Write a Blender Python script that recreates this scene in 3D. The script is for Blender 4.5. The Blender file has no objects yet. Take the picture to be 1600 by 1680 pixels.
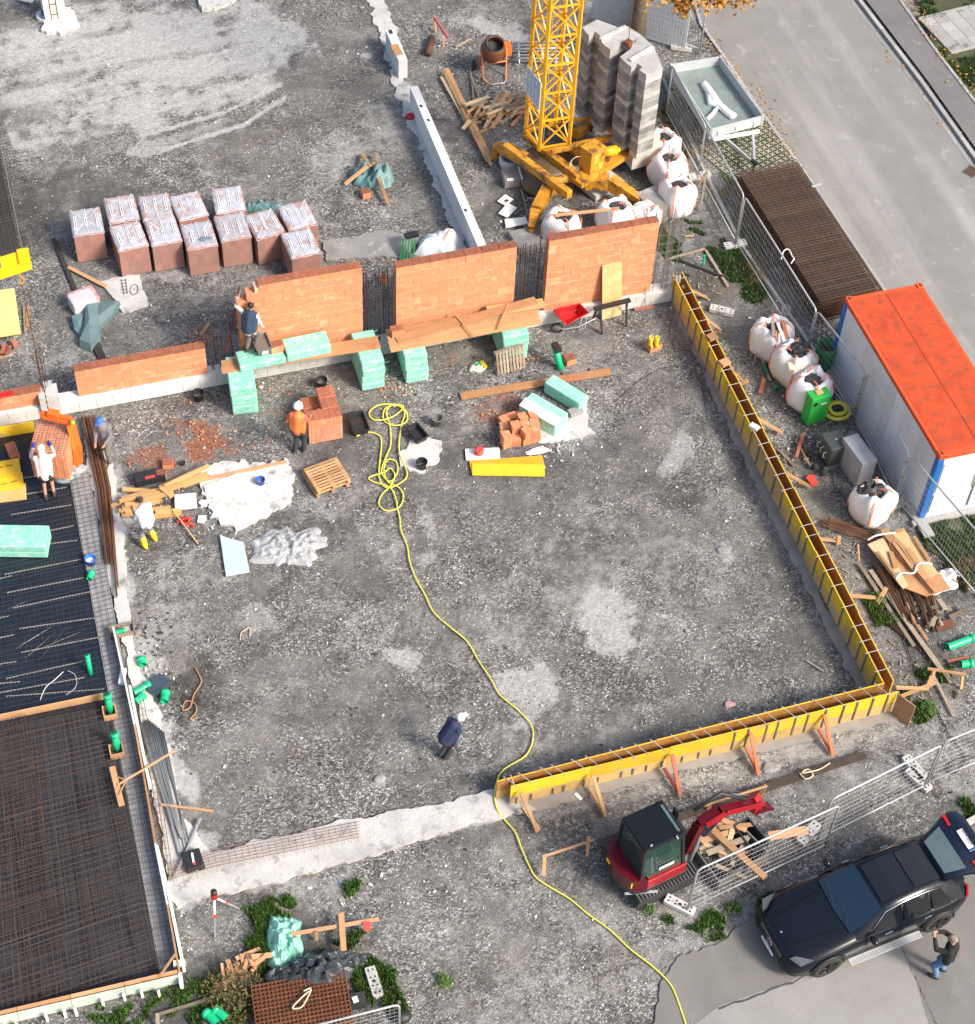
import bpy, math, random
import numpy as np
from mathutils import Vector, Matrix, noise as mnoise
random.seed(7); rng = np.random.default_rng(7)
SC = bpy.context.scene
COL = SC.collection
# ------------------------------------------------------------------ camera
F = 3025.7
CM = np.array([[0.9571494702376525, 0.19866960811658574, -0.2107018709802628],
               [-0.28711459785807425, 0.7460183694026685, -0.6008508968209832],
               [0.03781665401086328, 0.6355997005384646, 0.7710920317023363]])
CH = 38.0
cam = bpy.data.cameras.new('camera'); camo = bpy.data.objects.new('camera', cam); COL.objects.link(camo)
mw = Matrix([list(CM[i]) + [0] for i in range(3)] + [[0, 0, 0, 1]]); mw.translation = (0, 0, CH)
camo.matrix_world = mw
cam.sensor_fit = 'HORIZONTAL'; cam.sensor_width = 36; cam.lens = F / 1600 * 36
cam.clip_start = 1; cam.clip_end = 3000
SC.camera = camo
# ------------------------------------------------------------------ light
SUN_EL = math.radians(40); SUN_AZ = math.radians(140)
w = bpy.data.worlds.new('World'); SC.world = w; w.use_nodes = True
nt = w.node_tree; nt.nodes.clear()
sky = nt.nodes.new('ShaderNodeTexSky'); sky.sky_type = 'NISHITA'; sky.sun_disc = False
sky.sun_elevation = SUN_EL; sky.sun_rotation = SUN_AZ; sky.dust_density = 4.0; sky.ozone_density = .6
bg = nt.nodes.new('ShaderNodeBackground'); bg.inputs[1].default_value = 0.15
wo = nt.nodes.new('ShaderNodeOutputWorld')
nt.links.new(sky.outputs[0], bg.inputs[0]); nt.links.new(bg.outputs[0], wo.inputs[0])
sl = bpy.data.lights.new('sun', 'SUN'); sl.energy = 3.0; sl.angle = math.radians(13); sl.color = (1, .93, .82)
so = bpy.data.objects.new('sun', sl); COL.objects.link(so)
sd = Vector((math.sin(SUN_AZ) * math.cos(SUN_EL), math.cos(SUN_AZ) * math.cos(SUN_EL), math.sin(SUN_EL)))
so.rotation_euler = sd.to_track_quat('Z', 'Y').to_euler(); so.location = (20, 10, 60)
vs = SC.view_settings; vs.view_transform = 'Standard'; vs.look = 'None'; vs.gamma = 1; vs.exposure = 0.6
SC.display_settings.display_device = 'sRGB'

# ------------------------------------------------------------------ helpers
def G(px, py, z=0.0):
    """world point at height z that the photograph shows at (px, py)"""
    d = CM @ np.array([(px - 800) / F, -(py - 840) / F, -1.0])
    t = (z - CH) / d[2]
    return Vector((d[0] * t, d[1] * t, z))
def FY(px, py, Y):
    """point on the vertical plane y=Y"""
    d = CM @ np.array([(px - 800) / F, -(py - 840) / F, -1.0])
    t = Y / d[1]
    return Vector((d[0] * t, Y, CH + d[2] * t))
def PX(P):
    c = (P - np.array([0, 0, CH])) @ CM
    return 800 + F * c[..., 0] / -c[..., 2], 840 - F * c[..., 1] / -c[..., 2]
RW = {}
class MB:
    def __init__(s): s.v = []; s.f = []; s.r = []; s.sm = []
    def add(s, v, f, sm=False, rnd=None):
        o = len(s.v); s.v += [tuple(a) for a in v]; s.f += [tuple(i + o for i in q) for q in f]
        s.r += [random.random() if rnd is None else rnd] * len(v); s.sm += [sm] * len(f); return s
    def box(s, c, d, rz=0, R=None):
        R = R or Matrix.Rotation(rz, 3, 'Z'); c = Vector(c); hx, hy, hz = d[0] / 2, d[1] / 2, d[2] / 2
        v = [c + R @ Vector((x * hx, y * hy, z * hz)) for z in (-1, 1) for x, y in ((-1, -1), (1, -1), (1, 1), (-1, 1))]
        return s.add(v, [(0, 3, 2, 1), (4, 5, 6, 7), (0, 1, 5, 4), (1, 2, 6, 5), (2, 3, 7, 6), (3, 0, 4, 7)])
    def bar(s, p, q, w_, h_=None, up=(0, 0, 1)):
        p = Vector(p); q = Vector(q); h_ = h_ or w_; d = (q - p); L = d.length
        if L < 1e-6: return s
        d.normalize(); u = Vector(up)
        if abs(d.dot(u)) > .98: u = Vector((0, 1, 0))
        x = d.cross(u).normalized(); y = x.cross(d)
        R = Matrix((d, -x, y)).transposed()
        return s.box((p + q) / 2, (L, w_, h_), R=R)
    def tube(s, pts, r, n=6, closed=False, cap=True):
        pts = [Vector(p) for p in pts]; m = len(pts); rr = r if isinstance(r, (list, tuple)) else [r] * m
        v = []; prev = None
        for i, p in enumerate(pts):
            a = pts[(i - 1) % m] if (closed or i > 0) else p; b = pts[(i + 1) % m] if (closed or i < m - 1) else p
            d = (b - a)
            d = d.normalized() if d.length > 1e-9 else Vector((0, 0, 1))
            if prev is None:
                u = Vector((0, 0, 1)) if abs(d.z) < .9 else Vector((1, 0, 0)); x = d.cross(u).normalized()
            else:
                x = prev - d * prev.dot(d)
                x = x.normalized() if x.length > 1e-6 else d.orthogonal().normalized()
            prev = x; y = d.cross(x)
            for k in range(n):
                t = 2 * math.pi * k / n; v.append(p + (x * math.cos(t) + y * math.sin(t)) * rr[i])
        f = []
        for i in range(m if closed else m - 1):
            for k in range(n):
                j = (i + 1) % m
                f.append((i * n + k, i * n + (k + 1) % n, j * n + (k + 1) % n, j * n + k))
        if cap and not closed: f += [tuple(range(n))[::-1], tuple((m - 1) * n + k for k in range(n))]
        return s.add(v, f, n > 5)
    def prism(s, poly, z0, z1):
        n = len(poly); a = sum(poly[i][0] * poly[(i + 1) % n][1] - poly[(i + 1) % n][0] * poly[i][1] for i in range(n))
        if a < 0: poly = poly[::-1]
        v = [(p[0], p[1], z0) for p in poly] + [(p[0], p[1], z1) for p in poly]
        f = [tuple(range(n))[::-1], tuple(range(n, 2 * n))] + [(i, (i + 1) % n, n + (i + 1) % n, n + i) for i in range(n)]
        return s.add(v, f)
    def lathe(s, prof, c=(0, 0, 0), n=16, sq=0, rz=0, R=None, sm=True):
        """profile [(r,z)]; sq>0 squares the section"""
        v = []; c = Vector(c)
        for r, z in prof:
            for k in range(n):
                t = 2 * math.pi * k / n; co, si = math.cos(t), math.sin(t)
                m = 1.0
                if sq: m = 1 / (abs(co) ** (2 + sq) + abs(si) ** (2 + sq)) ** (1 / (2 + sq))
                q = Matrix.Rotation(rz, 3, 'Z') @ Vector((r * m * co, r * m * si, z))
                if R is not None: q = R @ q
                v.append(c + q)
        f = [(i * n + k, i * n + (k + 1) % n, (i + 1) * n + (k + 1) % n, (i + 1) * n + k) for i in range(len(prof) - 1) for k in range(n)]
        return s.add(v, f, sm)
    def ball(s, c, r, n=10, R=None):
        r = (r, r, r) if isinstance(r, (int, float)) else r
        v = []; f = []; m = n // 2 + 1; R = R or Matrix.Identity(3)
        for i in range(m + 1):
            a = -math.pi / 2 + math.pi * i / m
            for k in range(n):
                t = 2 * math.pi * k / n
                v.append(Vector(c) + R @ Vector((r[0] * math.cos(a) * math.cos(t), r[1] * math.cos(a) * math.sin(t), r[2] * math.sin(a))))
        for i in range(m):
            for k in range(n): f.append((i * n + k, i * n + (k + 1) % n, (i + 1) * n + (k + 1) % n, (i + 1) * n + k))
        return s.add(v, f, True)
    def grid(s, pts, nu, nv, sm=True):
        return s.add(pts, [(j * nu + i, j * nu + i + 1, (j + 1) * nu + i + 1, (j + 1) * nu + i) for j in range(nv - 1) for i in range(nu - 1)], sm)
    def mesh(s, name, mat, off=None):
        me = bpy.data.meshes.new(name)
        v = s.v
        if off is not None: v = [off @ Vector(a) for a in v]
        me.from_pydata(v, [], s.f)
        if me.polygons: me.polygons.foreach_set('use_smooth', s.sm)
        at = me.attributes.new('rnd', 'FLOAT', 'POINT'); at.data.foreach_set('value', s.r)
        if mat: me.materials.append(mat)
        return me
    def build(s, name, mat, parent=None, label=None, bevel=0):
        if parent is None:
            V = np.array(s.v); lo = V.min(0); hi = V.max(0)
            loc = Vector(((lo[0] + hi[0]) / 2, (lo[1] + hi[1]) / 2, lo[2])); M = Matrix.Translation(-loc)
        else: loc = None; M = root_matrix(parent).inverted()
        me = s.mesh(name, mat, M); o = bpy.data.objects.new(name, me); COL.objects.link(o)
        if parent is None: o.location = loc; RW[o] = Matrix.Translation(loc)
        else: o.parent = parent
        if bevel:
            b = o.modifiers.new('bevel', 'BEVEL'); b.width = bevel; b.segments = 2; b.limit_method = 'ANGLE'
        if label: o['label'] = label
        return o
def root_matrix(o):
    while o.parent: o = o.parent
    return RW[o]
def tag(o, label, cat, group=None, kind=None):
    if label: o['label'] = label
    if cat: o['category'] = cat
    if group: o['group'] = group
    if kind: o['kind'] = kind
    return o
def T(name, label, cat, loc, rz=0, group=None):
    o = bpy.data.objects.new(name, None); COL.objects.link(o); o.empty_display_size = .2
    o.location = loc; o.rotation_euler = (0, 0, rz); RW[o] = Matrix.Translation(Vector(loc)) @ Matrix.Rotation(rz, 4, 'Z')
    return tag(o, label, cat, group)
def inst(me, name, parent, M):
    """a part sharing mesh data, M is its world matrix"""
    o = bpy.data.objects.new(name, me); COL.objects.link(o); o.parent = parent
    o.matrix_local = root_matrix(parent).inverted() @ M; return o
CH_ = {}
def copy_tree(o, label=None, loc=None, rz=0, sc=None, parent=None):
    c = o.copy(); COL.objects.link(c)
    if parent: c.parent = parent
    else:
        c.location = loc; c.rotation_euler = (0, 0, rz); RW[c] = Matrix.Translation(Vector(loc)) @ Matrix.Rotation(rz, 4, 'Z')
        if sc: c.scale = sc
        if label: c['label'] = label
    for ch in list(o.children): copy_tree(ch, parent=c)
    return c
def struct(o, nm=None): o['kind'] = 'structure'; return o

# ------------------------------------------------------------------ materials
MC = {}
def M(name, col, rough=.8, metal=0, var=.15, sc=3.0, fine=30.0, bump=.3, rk=.25, tint=None, orand=0.0, alpha=1, spec=.5, dirt=None):
    if name in MC: return MC[name]
    m = bpy.data.materials.new(name); m.use_nodes = True; n = m.node_tree; N = n.nodes; L = n.links
    b = N['Principled BSDF']; b.inputs['Roughness'].default_value = rough; b.inputs['Metallic'].default_value = metal
    b.inputs['Specular IOR Level'].default_value = spec
    tc0 = N.new('ShaderNodeTexCoord'); oi0 = N.new('ShaderNodeObjectInfo'); of = N.new('ShaderNodeVectorMath'); of.operation = 'SCALE'; of.inputs[0].default_value = (37, 53, 71); L.new(oi0.outputs['Random'], of.inputs['Scale'])
    tca = N.new('ShaderNodeVectorMath'); L.new(tc0.outputs['Object'], tca.inputs[0]); L.new(of.outputs[0], tca.inputs[1]); tcv = tca.outputs[0]
    n1 = N.new('ShaderNodeTexNoise'); n1.inputs['Scale'].default_value = sc; n1.inputs['Detail'].default_value = 5; L.new(tcv, n1.inputs['Vector'])
    n2 = N.new('ShaderNodeTexNoise'); n2.inputs['Scale'].default_value = fine; n2.inputs['Detail'].default_value = 3; L.new(tcv, n2.inputs['Vector'])
    at = N.new('ShaderNodeAttribute'); at.attribute_name = 'rnd'
    oi = N.new('ShaderNodeObjectInfo')
    def mth(op, a, bb, c=None):
        x = N.new('ShaderNodeMath'); x.operation = op
        for i, q in enumerate((a, bb, c)):
            if q is None: continue
            if isinstance(q, (int, float)): x.inputs[i].default_value = q
            else: L.new(q, x.inputs[i])
        return x.outputs[0]
    k = mth('MULTIPLY_ADD', mth('SUBTRACT', n1.outputs[0], .5), var * 4, 1.0)
    k = mth('MULTIPLY_ADD', mth('SUBTRACT', n2.outputs[0], .5), var * 2, k)
    k = mth('MULTIPLY_ADD', mth('SUBTRACT', at.outputs['Fac'], .5), rk, k)
    k = mth('MULTIPLY_ADD', mth('SUBTRACT', oi.outputs['Random'], .5), orand, k)
    k = mth('MAXIMUM', k, .15)
    mx = N.new('ShaderNodeVectorMath'); mx.operation = 'SCALE'; mx.inputs[0].default_value = col[:3]; L.new(k, mx.inputs['Scale'])
    out = mx.outputs[0]
    if dirt:
        dm = N.new('ShaderNodeMix'); dm.data_type = 'RGBA'
        n3 = N.new('ShaderNodeTexNoise'); n3.inputs['Scale'].default_value = dirt[1]; n3.inputs['Detail'].default_value = 6; n3.inputs['Roughness'].default_value = .7
        L.new(tcv, n3.inputs['Vector'])
        rp = N.new('ShaderNodeValToRGB'); rp.color_ramp.elements[0].position = dirt[2]; rp.color_ramp.elements[1].position = min(.99, dirt[2] + .12)
        L.new(n3.outputs[0], rp.inputs[0]); L.new(rp.outputs[0], dm.inputs[0]); L.new(out, dm.inputs[6]); dm.inputs[7].default_value = (*dirt[0], 1); out = dm.outputs[2]
    L.new(out, b.inputs['Base Color'])
    if alpha < 1: b.inputs['Alpha'].default_value = alpha
    if bump:
        bp = N.new('ShaderNodeBump'); bp.inputs['Strength'].default_value = bump; bp.inputs['Distance'].default_value = .02
        L.new(n2.outputs[0], bp.inputs['Height']); L.new(bp.outputs[0], b.inputs['Normal'])
    MC[name] = m; return m
brickM = M('fired_clay', (.61, .24, .12), .9, var=.07, sc=1.5, fine=40, rk=.12, orand=.13, dirt=((.68, .38, .22), 1.8, .53))
brickD = M('clay_dark', (.42, .14, .065), .9, var=.12, fine=45, orand=.2)
brickT = M('clay_core', (.36, .125, .07), .95, var=.35, sc=14, fine=60, orand=.2, bump=.8)
woodM = M('raw_timber', (.47, .27, .135), .8, var=.14, sc=2.5, fine=22, rk=.5, orand=.4, dirt=((.30, .18, .10), 3, .62))
woodG = M('grey_timber', (.30, .24, .18), .85, var=.2, fine=25, rk=.5, orand=.4)
plankM = M('orange_plank', (.46, .24, .11), .75, var=.16, sc=1.6, fine=14, rk=.35, orand=.25, dirt=((.40, .15, .075), 1.4, .55))
plyM = M('yellow_formboard', (.78, .49, .025), .6, var=.14, sc=1.8, fine=18, rk=.2, orand=.25, dirt=((.48, .33, .13), 2.2, .56))
plyW = M('worn_formboard', (.56, .36, .13), .7, var=.18, sc=1.8, fine=18, orand=.3, dirt=((.42, .38, .33), 1.5, .56))
plyB = M('brown_formboard', (.36, .17, .05), .6, var=.2, sc=1.5, fine=15, orand=.25)
rustM = M('rusty_steel', (.11, .050, .026), .85, var=.35, sc=4, fine=30, rk=.5, bump=.5)
rebarM = M('dark_rebar', (.050, .042, .038), .75, var=.3, sc=2, rk=.4, metal=.2)
rebarB = M('brown_rebar', (.065, .034, .024), .8, var=.35, sc=1.2, rk=.4)
galvM = M('galvanised_steel', (.44, .455, .47), .45, metal=.25, var=.08, bump=0)
concM = M('pale_concrete', (.52, .51, .49), .9, var=.18, sc=1.6, fine=14, bump=.5, dirt=((.24, .235, .225), 2.2, .55))
concD = M('damp_concrete', (.26, .255, .245), .9, var=.2, sc=1.5, fine=14, dirt=((.40, .39, .38), 2, .55))
concW = M('white_concrete', (.66, .66, .65), .85, var=.08, sc=1.0, fine=20, bump=.2)
xpsM = M('green_foam_wrap', (.27, .62, .48), .45, var=.10, sc=3, fine=14, bump=.6, rk=.15, dirt=((.48, .74, .64), 5, .52))
xpsG = M('green_foam_print', (.12, .50, .36), .5, var=.2)
xpsW = M('pale_foam', (.66, .76, .70), .8, var=.05, bump=.1)
styM = M('white_foam', (.80, .82, .81), .8, var=.04, bump=.1)
bagM = M('white_bag', (.78, .78, .78), .7, var=.06, sc=4, fine=25, bump=.6)
bagC = M('bag_filling', (.045, .045, .05), .95, var=.5, fine=25, bump=1)
strapO = M('orange_strap', (.80, .20, .08), .7, bump=0)
yelM = M('crane_yellow', (.80, .40, .015), .45, var=.10, sc=2, bump=.05, dirt=((.30, .15, .04), 2.2, .64))
yelW = M('weathered_yellow', (.55, .25, .02), .55, var=.25, sc=3, bump=.2, dirt=((.13, .07, .03), 2.4, .50))
yelB = M('bright_yellow', (.85, .62, .03), .5, bump=0)
orgM = M('orange_paint', (.85, .16, .02), .5, var=.08, bump=.05)
orgD = M('mixer_orange', (.17, .06, .025), .6, var=.3, sc=5)
redM = M('red_paint', (.50, .015, .02), .35, var=.08, bump=0)
redS = M('signal_red', (.70, .07, .05), .55, var=.1, bump=0)
grnM = M('pipe_green', (.01, .45, .20), .35, var=.06, bump=0)
grnD = M('dark_green', (.02, .20, .07), .5, var=.1)
grnB = M('machine_green', (.03, .42, .07), .45, var=.08, bump=.05)
bluM = M('tub_blue', (.02, .10, .45), .45, bump=0)
blkM = M('black_plastic', (.022, .023, .025), .5, var=.1, bump=.1)
rubM = M('black_rubber', (.03, .03, .03), .85, var=.2)
gryM = M('grey_plastic', (.17, .17, .17), .6, var=.12)
gryL = M('light_grey', (.45, .46, .47), .6, var=.1, bump=.1)
mortM = M('wet_mortar', (.16, .14, .11), .6, var=.2, fine=20)
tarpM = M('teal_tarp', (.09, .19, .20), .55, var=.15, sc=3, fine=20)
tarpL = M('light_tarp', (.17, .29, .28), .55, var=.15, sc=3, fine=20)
filmM = M('clear_film', (.60, .62, .64), .2, alpha=.6, var=.10, sc=6, fine=20, bump=.8)
foilM = M('blue_black_foil', (.012, .018, .028), .36, var=.25, sc=2, fine=8, bump=.3)
whtM = M('white_paint', (.80, .80, .79), .5, var=.04, bump=0)
yhose = M('yellow_hose', (.72, .68, .10), .45, var=.08, bump=0)
def glassM(name, col, rough=.08):
    return M(name, col, rough, var=.1, bump=0, rk=0, spec=.8)
# ------------------------------------------------------------------ ground
def vnoise(X, Y, s, seed=0, octv=4):
    r = np.random.default_rng(seed); out = np.zeros_like(X); amp = 1; tot = 0
    for o in range(octv):
        g = r.random((64, 64)); x = X * s * 2 ** o; y = Y * s * 2 ** o
        xi = np.floor(x).astype(int); yi = np.floor(y).astype(int); fx = x - xi; fy = y - yi
        fx = fx * fx * (3 - 2 * fx); fy = fy * fy * (3 - 2 * fy)
        a = g[xi % 64, yi % 64]; b = g[(xi + 1) % 64, yi % 64]; c = g[xi % 64, (yi + 1) % 64]; d = g[(xi + 1) % 64, (yi + 1) % 64]
        out += amp * ((a * (1 - fx) + b * fx) * (1 - fy) + (c * (1 - fx) + d * fx) * fy); tot += amp; amp *= .5
    return out / tot
def axis(a, b, d, far):
    core = list(np.arange(a, b, d)); lo = []; s = d; x = a
    while x > -far: s *= 1.35; x -= s; lo.append(x)
    hi = []; s = d; x = core[-1]
    while x < far: s *= 1.35; x += s; hi.append(x)
    return np.array(lo[::-1] + core + hi)
xs = axis(-9, 37, .11, 500); ys = axis(11, 60, .11, 500)
GX, GY = np.meshgrid(xs, ys); GX = GX.ravel(); GY = GY.ravel()
ok = (np.abs(GX - 14) < 40) & (GY > 2) & (GY < 90)
pxx, pyy = PX(np.stack([GX, np.maximum(GY, 2), np.zeros_like(GX)], -1))
pxx = np.where(ok, pxx, -9999); pyy = np.where(ok, pyy, -9999)
nz = vnoise(GX, GY, .9, 1, 5); nz2 = vnoise(GX, GY, 3.1, 2, 4); nz3 = vnoise(GX, GY, .22, 3, 4)
paint = np.zeros((len(GX), 4))
def sst(x): x = np.clip(x, 0, 1); return x * x * (3 - 2 * x)
def blob(ch, x, y, rx, ry, k=.8, ang=0, soft=.5, rough=1.0):
    a = math.radians(ang); dx = pxx - x; dy = pyy - y
    u = (dx * math.cos(a) + dy * math.sin(a)) / rx; v = (-dx * math.sin(a) + dy * math.cos(a)) / ry
    d = np.sqrt(u * u + v * v) + (nz - .5) * 2.0 * rough + (nz2 - .5) * 1.3 * rough
    paint[:, ch] = np.maximum(paint[:, ch], k * sst((1 - d) / soft + .35))
def pline(ch, pts, wd, k=.8, rough=.5, soft=.5):
    best = np.full(len(pxx), 1e9)
    for (x1, y1), (x2, y2) in zip(pts[:-1], pts[1:]):
        L2 = (x2 - x1) ** 2 + (y2 - y1) ** 2; t = np.clip(((pxx - x1) * (x2 - x1) + (pyy - y1) * (y2 - y1)) / L2, 0, 1)
        best = np.minimum(best, np.hypot(pxx - x1 - t * (x2 - x1), pyy - y1 - t * (y2 - y1)))
    d = best / wd + (nz - .5) * 1.6 * rough + (nz2 - .5) * .9 * rough
    paint[:, ch] = np.maximum(paint[:, ch], k * sst((1 - d) / soft + .35))
PALE, RED, DARK, BROWN = 0, 1, 2, 3
# pale dust / lean concrete smears
for a in [(230, 90, 250, 105, .95, -8, .9), (330, 60, 140, 70, .9, 0, .9), (60, 150, 100, 80, .85, -12, .9), (400, 110, 60, 90, .8, 0, .9), (250, 170, 180, 45, .9, -12, .9), (200, 100, 200, 70, 1.0, -10, .8),
          (130, 60, 130, 60, .5), (350, 20, 90, 30, .55), (230, 245, 60, 14, .7, -15), (300, 225, 60, 16, .5, -20), (40, 255, 40, 40, .4), (560, 250, 50, 30, .45), (600, 90, 18, 8, .9),
          (650, 360, 60, 60, .25), (540, 60, 60, 50, .2), (800, 42, 50, 20, .9, 20), (760, 30, 40, 14, .5), (735, 60, 14, 10, .5), (655, 100, 14, 60, .6, -20), (720, 280, 14, 150, .45, -22),
          (100, 590, 36, 24, .45), (150, 620, 40, 18, .4), (380, 480, 90, 40, .22), (60, 600, 30, 20, .3),
          (700, 850, 22, 14, .6), (650, 905, 60, 34, .5), (1000, 1000, 60, 44, .85, 60), (985, 1005, 28, 55, .8, 10), (1115, 740, 22, 50, .6, 25), (940, 700, 50, 30, .5),
          (660, 1080, 36, 26, .8), (600, 1030, 60, 40, .4), (880, 1120, 56, 30, .8, -15), (860, 1150, 28, 26, .6), (850, 1190, 24, 7, .7, -10), (420, 1005, 30, 24, .5, 30),
          (1180, 930, 40, 40, .35), (1080, 1020, 60, 40, .3), (560, 1280, 26, 20, .2), (625, 1280, 10, 12, .8), (613, 1215, 6, 12, .7), (440, 700, 40, 30, .2),
          (300, 1270, 16, 50, .95, -20), (270, 1205, 12, 30, .9, -10), (330, 1380, 26, 20, .8), (230, 1090, 34, 36, .8), (205, 960, 14, 60, .8, -10), (195, 870, 14, 70, .75),
          (1190, 900, 12, 18, .7, -10), (1200, 700, 9, 60, .5, -28), (1290, 880, 12, 110, .5, -28), (1375, 1050, 14, 90, .55, -28), (1250, 1260, 14, 8, .5), (1300, 1160, 40, 10, .4, -14),
          (1165, 690, 12, 90, .4, -25), (700, 1560, 160, 70, .3), (900, 1620, 120, 60, .35), (560, 1480, 120, 40, .2), (1000, 1500, 60, 40, .3),
          (260, 1010, 22, 40, .4), (330, 600, 60, 24, .2), (715, 645, 20, 8, .4), (600, 700, 60, 60, .1), (1420, 1270, 80, 30, .25, -25), (1200, 1440, 80, 40, .35, -25)]:
    blob(PALE, *a)
_a, _b = G(0, 170), G(430, 90); _t = math.atan2(_b.y - _a.y, _b.x - _a.x)
_u = GX * math.cos(_t) + GY * math.sin(_t); _v = -GX * math.sin(_t) + GY * math.cos(_t)
sn = vnoise(_u + 90, _v * 6 + 50, .32, 9, 5); reg = sst((470 - pxx) / 60) * sst((260 - pyy) / 60)
paint[:, 0] *= 1 - reg * np.clip((.47 - sn) * 3.0, 0, .4)
for i in range(7):      # wheel tracks across the pale area
    y0 = 35 + i * 26 + random.uniform(-8, 8)
    pline(PALE, [(30 + 40 * i, y0 + 60), (220 + 30 * i, y0 + 20), (420 + 8 * i, y0 - 25)], 4, .95, .5)
    pline(DARK, [(60 + 40 * i, y0 + 66), (240 + 25 * i, y0 + 27), (430, y0 - 12)], 2.2, .45, .9)
pline(PALE, [(820, 1325), (700, 1352), (560, 1385), (400, 1420), (300, 1470)], 24, .95, .45)
pline(PALE, [(880, 1335), (1150, 1275), (1470, 1195)], 16, .5, .4)
for a in [(340, 720, 46, 32, .95), (245, 745, 34, 24, .7, 20), (300, 705, 30, 20, .5), (380, 740, 26, 16, .6), (390, 655, 20, 8, .4), (635, 640, 12, 10, .3), (808, 680, 34, 16, .55), (830, 655, 20, 12, .6),
          (460, 675, 30, 12, .35), (330, 545, 16, 12, .5), (300, 570, 12, 8, .5), (860, 585, 14, 10, .6), (745, 590, 14, 14, .4), (690, 585, 20, 8, .35), (240, 1000, 12, 10, .4), (490, 1240, 60, 30, .18),
          (480, 1235, 30, 16, .25), (280, 660, 40, 20, .2), (1000, 590, 14, 8, .25), (1090, 800, 16, 10, .15), (750, 300, 20, 10, .1)]:
    blob(RED, *a, **{})
for a in [(160, 300, 130, 50, .5), (60, 330, 60, 60, .55), (20, 20, 60, 30, .5), (160, 40, 60, 30, .55), (110, 120, 22, 12, .7), (25, 140, 22, 14, .7), (320, 160, 36, 14, .5, -10),  # dark ground patches, including painted shade beside pallets, formwork, excavator and car
          (1120, 820, 34, 30, .5), (830, 740, 260, 60, .38), (520, 940, 200, 80, .28), (1000, 900, 200, 60, .3), (330, 1130, 40, 50, .55), (480, 1150, 220, 60, .2), (300, 640, 60, 30, .4),
          (560, 700, 60, 60, .4), (660, 790, 70, 60, .35), (500, 890, 60, 40, .5), (800, 1290, 40, 30, .4), (930, 800, 120, 60, .35), (420, 510, 80, 40, .45), (560, 480, 60, 40, .5),
          (250, 500, 60, 30, .35), (850, 340, 60, 50, .5), (960, 260, 90, 60, .55), (900, 200, 60, 60, .35), (760, 240, 26, 60, .4), (1140, 470, 40, 50, .45), (1180, 380, 40, 60, .4),
          (1250, 470, 30, 60, .5, 60), (1300, 640, 24, 80, .4, -25), (1340, 760, 30, 60, .45), (1500, 1020, 60, 80, .55), (1560, 960, 40, 60, .5), (360, 1620, 120, 50, .6), (480, 1560, 100, 60, .6), (1000, 1440, 120, 50, .35),
          (980, 1380, 100, 30, .3), (1440, 1390, 120, 16, .5, -25), (230, 790, 90, 40, .35), (600, 1620, 60, 50, .35), (1130, 640, 60, 90, .3, -20), (1280, 1000, 60, 120, .3, -25), (1000, 1215, 200, 30, .35, -14),
          (666, 915, 14, 12, .6), (1005, 985, 14, 18, .4), (860, 1135, 14, 8, .5)]:
    blob(DARK, *a)
for a in [(560, 1560, 60, 40, .5), (1180, 480, 60, 40, .5), (1210, 420, 30, 40, .5), (440, 1500, 40, 40, .6), (1440, 980, 30, 40, .6), (1270, 250, 60, 60, .4), (1520, 1120, 60, 60, .4), (1060, 340, 60, 40, .5),
          (1170, 1520, 60, 20, .4), (300, 1100, 30, 60, .4), (390, 200, 80, 60, .35), (560, 130, 100, 60, .25), (430, 1240, 60, 60, .2), (1140, 250, 14, 60, .4), (800, 1600, 200, 60, .3), (1000, 1600, 60, 50, .35)]:
    blob(BROWN, *a)
for k in range(5):      # faint wheel ruts curving over the yard
    for o in (0, 34):
        pline(DARK, [(700 + k * 60 + o, 1290), (640 + k * 90 + o, 1080), (700 + k * 95 + o, 880), (860 + k * 60 + o, 720 + k * 20)], 6, .34, .9, .9)
        pline(PALE, [(560 + k * 150 + o, 1640), (700 + k * 120 + o, 1480 - k * 20), (980 + k * 60 + o, 1400 - k * 30)], 5, .30, 1.0, .9)
nxg, nyg = len(xs), len(ys)
gz = -.03 + (nz3 - .5) * .02 + (nz2 - .5) * .012
gz = np.minimum(gz, -.012)
me = bpy.data.meshes.new('ground')
idx = np.arange(nxg * nyg).reshape(nyg, nxg)
qf = np.stack([idx[:-1, :-1], idx[:-1, 1:], idx[1:, 1:], idx[1:, :-1]], -1).reshape(-1)
me.vertices.add(len(GX)); me.vertices.foreach_set('co', np.stack([GX, GY, gz], -1).astype(np.float32).ravel())
nq = len(qf) // 4
me.loops.add(nq * 4); me.loops.foreach_set('vertex_index', qf.astype(np.int32))
me.polygons.add(nq); me.polygons.foreach_set('loop_start', np.arange(0, nq * 4, 4, dtype=np.int32)); me.polygons.foreach_set('loop_total', np.full(nq, 4, dtype=np.int32))
me.update(calc_edges=True); me.polygons.foreach_set('use_smooth', np.ones(nq, bool))
ca = me.color_attributes.new('paint', 'FLOAT_COLOR', 'POINT'); ca.data.foreach_set('color', paint.astype(np.float32).ravel())
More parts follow.
